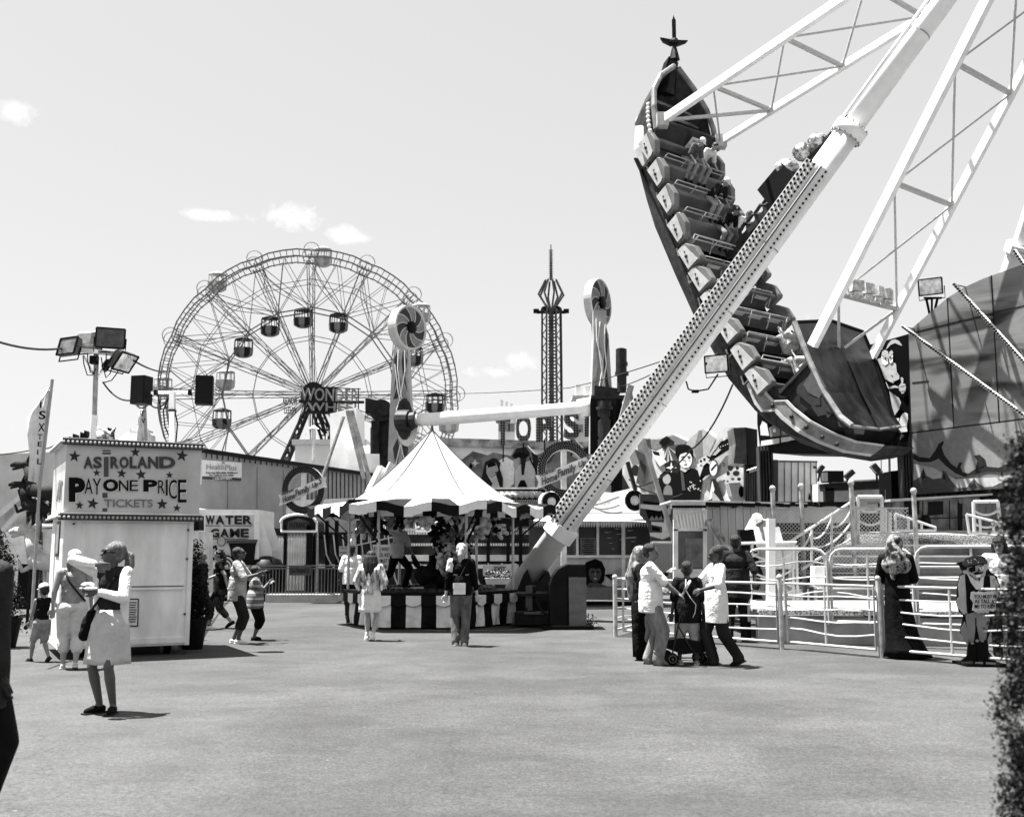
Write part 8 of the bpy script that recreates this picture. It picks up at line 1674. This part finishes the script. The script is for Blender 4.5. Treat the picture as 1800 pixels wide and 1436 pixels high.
    person('man with grey tee, long dark shorts and white trainers holding a snack', p, h, 96, skin=.13, hands=((-.10, -.21, .70), (.10, -.22, .70)), hair='short', hv=.02, top=.3, sleeve=.5, tfit=1.2, tlen=.05, bottom=(.05, 'denim'), blen=.72, bfit=1.15, shoes=.75, head=(0, -16), glasses=True, feet=((-.05, -.03, .045), (.05, .03, .045)), extra=ex)
    p, h = on(446, 1125, 996)
    person('boy in striped shirt and long black shorts eating beside the man in grey tee', p, h, 104, skin=.14, hs=1.12, build=1.12, hands=((-.06, -.17, .76), (.08, -.18, .74)), hair='short', hv=.025, top=(.3, 'stripe'), sleeve=.45, tfit=1.15, tlen=.06, bottom=.012, blen=.66, bfit=1.35, shoes=.02, head=(5, -18))
    p, h = on(349, 1106, 968)
    person('person mostly hidden behind the potted conifer, one pale shoe showing', p, h, 80, skin=.2, bottom=.05, blen=.8, top=.05, shoes=.6, feet=((-.04, .08, .05), (.04, -.10, .045)), toes=((0, 15), (0, 0)))
    # women seen from behind near the tent
    def ex(r, k, K, j):
        m = MB(); sh = j['shj']; el = j['elb']
        m.cone(K(sh[0]+Vector((0, .01, .0))), K(sh[1]+Vector((0, .01, .0))), .045*k, .045*k)
        for i, s in ((0, -1), (1, 1)):
            m.cone(K(sh[i]), K(el[i]+Vector((s*.01, 0, 0))), .046*k, .044*k); m.cone(K(el[i]), K(el[i]+Vector((-s*.02, .03, -.08))), .042*k, .02*k)
        m.cone(K(Vector((-.08, .05, .76))), K(Vector((.03, .075, .52))), .045*k, .03*k); m.cone(K(Vector((.08, .05, .76))), K(Vector((-.01, .075, .54))), .045*k, .03*k); m.ell(K(Vector((0, .04, .72))), (.1*k, .055*k, .09*k))
        remesh(m, 'shawl', cloth(.42, 'shawl'), r, .0105, 2)
        m = MB()
        for q in range(14): a = -.06+.13*q/13; m.tube([K(Vector((a, .085, .56))), K(Vector((a+.01, .09, .50)))], .003*k, 4)
        part(m, 'fringe', cloth(.42, 'shawl'), r)
    p, h = on(650, 1126, 969)
    person('woman with long dark hair, pale shawl and short pale dress near the tent', p, h, 172, skin=.34, hands=((-.12, -.12, .60), (.12, -.12, .60)), hair='long', hv=.022, top=.5, sleeve=.6, skirt=(.62, .31, .13, None), shoes=.62, feet=((-.045, .05, .055), (.05, -.06, .045)), toes=((0, 22), (-10, 0)), sock=1, extra=ex)
    def ex(r, k, K, j):
        m = MB(); m.box(K(Vector((.02, .105, .545))), (.115*k, .035*k, .105*k), .15); m.box(K(Vector((.02, .122, .575))), (.12*k, .012*k, .05*k), .15); part(m, 'white_shoulder_bag', cloth(.66), r, sm=False)
        m = MB(); m.tube([K(Vector(q)) for q in ((-.075, .0, .83), (-.05, .065, .78), (.0, .085, .68), (.04, .10, .60))], .008*k, 6); m.box(K(Vector((.02, .098, .545))), (.128*k, .03*k, .115*k), .15); part(m, 'bag_strap', m_black, r, sm=False)
        m = MB(); m.cone(K(j['shj'][1]), K(j['shj'][1].lerp(j['elb'][1], .45)), .042*k, .04*k); remesh(m, 'pale_sleeve', cloth(.5), r, .0105, 2)
    p, h = on(810, 1135, 956)
    person('fair haired woman with ponytail, black top, jeans and white shoulder bag seen from behind', p, h, 184, skin=.36, hands=((-.155, -.02, .48), (.15, -.01, .46)), hair='pony', hv=.34, top=.008, sleeve=.82, tfit=.97, bottom=(.16, 'denim'), blen=1., bfit=1.05, shoes=.6, feet=((-.035, .02, .045), (.05, -.02, .045)), toes=((-6, 0), (6, 0)), head=(0, 4), extra=ex)
    p, h = on(616, 1080, 960)
    person('man in loose white tee and dark shorts standing behind the left tent post', p, h, 178, skin=.08, hands=((-.16, -.02, .5), (.16, -.02, .5)), hair='short', hat=.03, top=.74, sleeve=.5, tfit=1.25, tlen=.05, bottom=.02, blen=.75, bfit=1.25, shoes=.04)
    q = P(697, 1037, 24.2); q.z = .745
    def ex(r, k, K, j):
        m = MB(); w = j['wr'][1]; m.cone(K(w+Vector((0, 0, -.03))), K(w+Vector((.03, -.05, -.14))), .03*k, .045*k); part(m, 'dark_bucket', m_black, r)
    person('stall keeper in pale shirt and dark trousers standing with legs apart inside the tent', q, 1.62, 60, skin=.2, lean=10, feet=((-.06, .24, .06), (.05, -.10, .045)), hip=(0, .0, .46), hands=((-.12, -.02, .86), (.12, -.20, .42)), poles=((-1, 0, 0), (.4, 1, 0)), hair='short', top=.42, sleeve=.5, tfit=1.2, tlen=.02, bottom=.012, blen=1., bfit=1.1, shoes=.02, toes=((0, 25), (0, 0)), extra=ex)
    # group with stroller
    p, h = on(1146, 1168, 957)
    person('man in big white tee and pale jeans holding the stroller handle, facing right', p, h, 82, skin=.16, build=1.08, hands=((-.09, -.24, .56), (.10, -.25, .555)), hair='short', hv=.015, top=.62, sleeve=.52, tfit=1.22, tlen=.06, bottom=(.2, 'denim'), blen=1., bfit=1.16, shoes=.2, head=(0, 6), feet=((-.06, -.05, .045), (.05, .03, .045)))
    def ex(r, k, K, j):
        m = MB(); hd = j['hd']; m.ell(hd(0, .008, .018), (.062*k, .07*k, .066*k)); m.cone(hd(0, .04, -.02), K(Vector((-.02, .08, .72))), .055*k, .05*k); m.cone(K(Vector((-.02, .08, .72))), K(Vector((-.02, .07, .54))), .055*k, .04*k); m.cone(K(Vector((-.09, .02, .80))), K(Vector((.09, .02, .80))), .045*k, .045*k)
        remesh(m, 'striped_scarf', cloth(.20, 'shawl'), r, .0105, 2)
    p, h = on(1128, 1160, 962)
    person('person in pale striped scarf and black skirt half hidden behind the stroller man', p, h, 70, skin=.2, hands=((-.12, -.2, .62), (.05, -.24, .76)), top=.03, sleeve=.9, skirt=(.008, .03, .095, None), shoes=.01, hair=None, extra=ex)
    def ex(r, k, K, j):
        m = MB(); m.tube([K(Vector(q)) for q in ((.02, .085, .82), (.025, .092, .72), (-.02, .10, .64), (-.07, .10, .58), (-.06, .10, .50), (-.03, .095, .44))], .005*k, 5); m.cone(K(Vector((-.02, .076, .80))), K(Vector((.05, .085, .68))), .014*k, .010*k); part(m, 'shirt_graphic', cloth(.45), r)
    p, h = on(1211, 1168, 990)
    person('boy in dark tee with pale swirl print and pale shorts seen from behind', p, h, 176, skin=.10, hs=1.12, hands=((-.155, -.02, .47), (.155, -.02, .47)), hair='short', hv=.012, top=(.02, None)[0], sleeve=.5, tfit=1.2, tlen=.08, bottom=.38, blen=.6, bfit=1.3, shoes=.3, feet=((-.075, .0, .045), (.085, -.03, .045)), toes=((-10, 0), (18, 0)), extra=ex)
    p, h = on(1262, 1170, 961)
    person('tall boy in long white tee and dark jeans facing left beside the smaller boy', p, h, -80, skin=.09, lean=-2, hands=((-.10, -.20, .64), (.09, -.16, .62)), poles=((-1, .6, -.4), (1, .6, -.4)), hair='short', hv=.012, top=.62, sleeve=.5, tfit=1.1, tlen=.13, bottom=(.05, 'denim'), blen=1., bfit=1.15, shoes=.03, feet=((-.03, -.02, .045), (.04, .17, .065)), toes=((0, 0), (0, 22)), head=(-8, 8))
    p, h = on(1298, 1128, 941)
    person('man in loose dark tee and dark trousers inside the fence, seen from behind', p, h, 168, skin=.09, build=1.05, hands=((-.16, -.06, .55), (.16, -.06, .55)), hair='short', hv=.012, top=.045, sleeve=.52, tfit=1.25, tlen=.08, bottom=(.035, 'denim'), blen=.9, bfit=1.2, shoes=.02, feet=((-.07, -.06, .045), (.09, .05, .05)), toes=((-10, 0), (-50, 10)))
    def ex(r, k, K, j):
        m = MB(); hd = j['hd']; m.ell(hd(0, .01, .018), (.06*k, .066*k, .062*k)); m.cone(hd(0, .04, -.02), K(Vector((0, .06, .70))), .05*k, .06*k); m.ell(K(Vector((0, .05, .74))), (.09*k, .04*k, .07*k)); remesh(m, 'white_hood', cloth(.78), r, .0105, 2)
    q = P(1322, 980, 22.9); q.z = .57
    person('ride operator in white cap and white jacket at the control console', q, 1.80, 75, skin=.15, lean=12, hands=((-.1, -.24, .6), (.1, -.24, .6)), hair='short', hat=.8, top=.78, sleeve=.95, tfit=1.25, bottom=.03, blen=1., shoes=.03, head=(0, 12), extra=ex)
    def ex(r, k, K, j):
        m = MB(); hd = j['hd']; m.ell(hd(0, .008, .018), (.068*k, .074*k, .072*k)); m.cone(hd(0, .03, -.03), K(Vector((0, .03, .80))), .066*k, .085*k); m.ell(K(Vector((0, .02, .75))), (.122*k, .088*k, .095*k)); m.cone(K(Vector((.02, .07, .76))), K(Vector((.03, .085, .64))), .05*k, .02*k); m.cone(K(Vector((-.05, -.05, .76))), K(Vector((-.04, -.07, .66))), .04*k, .02*k)
        remesh(m, 'patterned_headscarf', cloth(.17, 'floral'), r, .0105, 2)
        rg = [(z*k, cx*k, 0, rx*k, rx*.75*k, rp) for z, cx, rx, rp in ((.80, 0, .07, 0), (.72, 0, .10, .01), (.6, 0, .095, .01), (.5, 0, .10, .02), (.35, -.005, .11, .03), (.2, -.02, .125, .04), (.08, -.045, .155, .05), (.015, -.06, .185, .05))]; o = put(loft(rg), 'long_robe', M('robe_black', .006, .8, var=.4, scale=5, bump=.5, bscale=6), r, smooth=True, local=True)
        m = MB()
        for i in (0, 1): m.cone(K(j['shj'][i]), K(j['elb'][i]), .045*k, .045*k); m.cone(K(j['elb'][i]), K(j['wr'][i]), .045*k, .04*k)
        remesh(m, 'sleeves', M('robe_black', .006), r, .0105, 2)
    p, h = on(1583, 1157, 944)
    person('woman in long black robe and patterned headscarf leaning at the fence', p, h, 162, skin=.25, hands=((-.07, -.17, .62), (.07, -.16, .62)), poles=((-.5, .4, -1), (.5, .4, -1)), top=.01, sleeve=.9, shoes=.02, hair=None, head=(-30, 5), extra=ex)
    p, h = on(1768, 1155, 943)
    person('dark haired woman in white blouse behind the pirate cutout', p, h, -20, skin=.2, hands=((-.14, -.04, .5), (.14, -.1, .6)), hair='bob', hv=.012, top=.7, sleeve=.5, tfit=1.1, bottom=.03, blen=1., shoes=.03, head=(-20, 15))
    # blurred passer-by at the left edge
    q = G(0, 1436); q = Vector((P(-66, 1436, 6.25).x, 6.25, 0))
    def ex(r, k, K, j):
        m = MB(); w = j['wr'][1]; m.box(K(w+Vector((.01, -.02, -.05))), (.05*k, .07*k, .09*k)); part(m, 'black_case', m_black, r, sm=False)
    person('passer-by in long dark grey shirt cut off by the left edge of the picture', q, 1.80, 150, skin=.06, build=1.15, top=.06, sleeve=.95, tfit=1.2, tlen=.10, bottom=.02, blen=1., shoes=.02, hands=((-.12, -.02, .45), (.12, -.02, .45)), extra=ex)
    # riders on the ship
    RW = [(-3.9, 11.95, -.15, 1, .3, .12, .25, 'rider in grey tee and pale cap in the second row of the ship', .6), (-3.9, 11.95, .45, 1, .3, .5, .25, 'rider in white vest beside the rider with the pale cap', None), (-2.55, 12.25, .35, 1, .25, .04, .3, 'rider in dark tee alone in the third row of the ship', .5), (-1.45, 12.45, .25, 1, .2, .02, .2, 'rider in dark shirt in the fourth row, left of the one in white', None), (-1.45, 12.45, .85, 1, .25, .75, .2, 'rider in white shirt in the fourth row of the ship', None),
          (3.15, 12.85, .35, -1, .5, .3, .3, 'rider with pale trousers lifted in the ninth row of the ship', None), (4.0, 12.85, .2, -1, .2, .5, .3, 'rider in pale shirt in the lowest row of the ship', None)]
    for L, D, w, f, sk, tp, bt, lab, hat in RW:
        y = -ST_*f; z = -SD; x = y.cross(z).normalized(); loc = S(L, w, D+.30)
        r = bpy.data.objects.new('person', None); C.objects.link(r); tagit(r, lab, 'person', 'riders on the swinging ship'); ORG[r] = loc
        mw = Matrix((x, y, z)).transposed().to_4x4(); mw.translation = loc; r.matrix_world = mw
        person(lab, None, 1.72, 0, root=r, skin=sk, hip=(0, .02, .30), lean=8, feet=((-.07, -.30, .12), (.07, -.30, .12)), kp=((-.1, -.4, 1), (.1, -.4, 1)), hands=((-.12, -.26, .44), (.12, -.26, .44)), hair='short', hat=hat, top=tp, sleeve=.5, tfit=1.1, bottom=bt, blen=.95, vox=.012)
people()
def stroller():
    p = G(1196, 1168); t = thing('stroller', 'black stroller with chunky wheels between the man in white tee and the boys', 'stroller', p); k = p.y/F
    def q(x, y, d=0): return P(x, y, p.y+d)
    def wheel(x, y, r, d):
        m = MB(); c = q(x, y, d); ax = Matrix((Vector((1, 0, 0)), Vector((0, 0, 1)), Vector((0, -1, 0)))).transposed(); m.lathe([(r*.72, -.03), (r, -.02), (r, .02), (r*.72, .03)], 20, c, ax); o = put(m, 'wheel', m_black, t); m = MB(); m.lathe([(r*.62, -.015), (r*.62, .0)], 16, c, ax); m.tube([c+ax@Vector((r*.6*math.cos(a*math.pi/8), r*.6*math.sin(a*math.pi/8), .035)) for a in range(17)], .006, 5); m.tube([c+Vector((0, -.05, 0)), c+Vector((0, .05, 0))], .015, 6); put(m, 'rim', g(.16), o)
    wheel(1182, 1158, .085, -.15); wheel(1172, 1152, .08, .25); wheel(1228, 1155, .095, .2); wheel(1236, 1158, .095, .45)
    m = MB(); m.prism([q(1170, 1125, -.05), q(1200, 1122, -.05), q(1245, 1130, -.05), q(1240, 1146, -.05), q(1200, 1150, -.05), q(1168, 1138, -.05)], (0, .4, 0)); m.prism([q(1228, 1090, 0), q(1250, 1100, 0), q(1252, 1132, 0), q(1235, 1135, 0)], (0, .4, 0)); put(m, 'seat', M('stroller_fabric', .01, .5, var=.5, scale=6, bump=.3), t)
    m = MB()
    for d in (-.1, .4): m.tube([q(1197, 1078, d), q(1190, 1110, d), q(1180, 1158, d)], .012, 6); m.tube([q(1192, 1100, d), q(1215, 1140, d), q(1232, 1156, d)], .012, 6); m.tube([q(1182, 1156, d), q(1232, 1156, d)], .01, 6)
    m.tube([q(1197, 1078, -.1), q(1197, 1078, .4)], .018, 8); put(m, 'frame', m_dsteel, t)
stroller()
# ================================================================== plants
def foliage(name, lab, cat, blobs, n, size, v, tr=None, trunk=None, pot=None, seed=1, loc=None, sq=1.):
    rr = random.Random(seed); c0 = blobs[0][0]; t = thing(name, lab, cat, loc or (c0.x, c0.y, 0)); m = MB(); tot = sum(b[1]**2 for b in blobs)
    for c, r in blobs:
        k = int(n*r*r/tot); sp = []
        for i in range(max(3, k//14)):
            d = Vector((rr.gauss(0, 1), rr.gauss(0, 1), rr.gauss(0, 1))).normalized(); sp.append((c+d*r*rr.uniform(.35, 1.02)*Vector((1, 1, 1)).length/1.732, d))
        for s, d in sp:
            for j in range(14):
                p = s+d*rr.uniform(-.2, .2)*r+Vector((rr.gauss(0, 1), rr.gauss(0, 1), rr.gauss(0, 1)))*size*1.3; p.z = max(p.z, .05); leafq(m, p, size*rr.uniform(.6, 1.2), rr, k=0 if rr.random() < .7 else 1)
    put(m, 'foliage', [M('leaf_a_%03d' % round(v*1000), v, .55, var=.5, scale=2), M('leaf_b_%03d' % round(v*1000), v*2.6, .5, var=.4, scale=2)], t)
    if trunk: 
        q = MB()
        for pts, r0, r1 in trunk: q.tube(pts, [r0+(r1-r0)*i/(len(pts)-1) for i in range(len(pts))], 7)
        put(q, 'trunk', M('bark', .05, .8, var=.4, scale=10, bump=.5), t)
    if pot: q = MB(); c, r0, r1, h = pot; q.lathe([(r0, 0), (r1, h*.93), (r1*1.06, h*.93), (r1*1.06, h), (r1*.9, h), (r1*.85, h*.9)], 20, c); put(q, 'pot', m_black, t)
    return t
def plants():
    # potted conifer right of the booth
    b = G(337, 1140); b = Vector((b.x, b.y, 0)); k = b.y/F; bl = []
    zz = lambda y: P(340, y, b.y).z
    for i in range(11): f = i/10; y = 1082-f*124; bl.append((Vector((P(342+5*math.sin(i*2), y, b.y).x, b.y, zz(y))), (25-17*f)*k))
    foliage('potted_conifer', 'dark potted conifer standing against right side of the ticket booth', 'plant', bl, 5200, .035, .018, trunk=[([b+Vector((0, 0, .2)), b+Vector((0, 0, 1.5))], .035, .012)], pot=(b, .17, .24, .5), seed=2)
    b = G(8, 1138); b = Vector((b.x, b.y, 0)); k = b.y/F; bl = []
    for i in range(10): f = i/9; y = 1085-f*122; bl.append((Vector((P(4+3*math.sin(i*2), y, b.y).x, b.y, P(0, y, b.y).z)), (36-22*f)*k))
    foliage('potted_conifer', 'dark potted conifer at the far left edge behind the passer-by', 'plant', bl, 6500, .035, .02, trunk=[([b+Vector((0, 0, .2)), b+Vector((0, 0, 1.5))], .04, .012)], pot=(b, .17, .24, .48), seed=3)
    # big foreground conifer at the right edge
    Y = 3.7; k = Y/F; bl = []
    for x, y, r in ((1800, 800, 34), (1786, 862, 36), (1782, 930, 30), (1792, 985, 34), (1784, 1045, 34), (1782, 1100, 34), (1800, 1160, 40), (1790, 1215, 32), (1766, 1250, 24), (1790, 1300, 34), (1820, 1350, 44), (1782, 1392, 30), (1800, 1436, 44), (1850, 900, 64), (1850, 1050, 70), (1865, 1200, 76), (1860, 1350, 76), (1850, 1500, 80), (1830, 770, 26), (1860, 720, 30)):
        bl.append((P(x, y, Y+.12*math.sin(x+y)), r*k))
    c = P(1880, 1000, Y); foliage('conifer', 'big out of focus conifer branches at the right edge in the foreground', 'plant', bl, 30000, .012, .022, trunk=[([Vector((c.x, Y, 0)), Vector((c.x+.02, Y, .9)), Vector((c.x, Y, 2.1))], .04, .012)], pot=(Vector((c.x, Y, 0)), .22, .30, .5), seed=4, loc=(c.x, Y, 0))
plants()
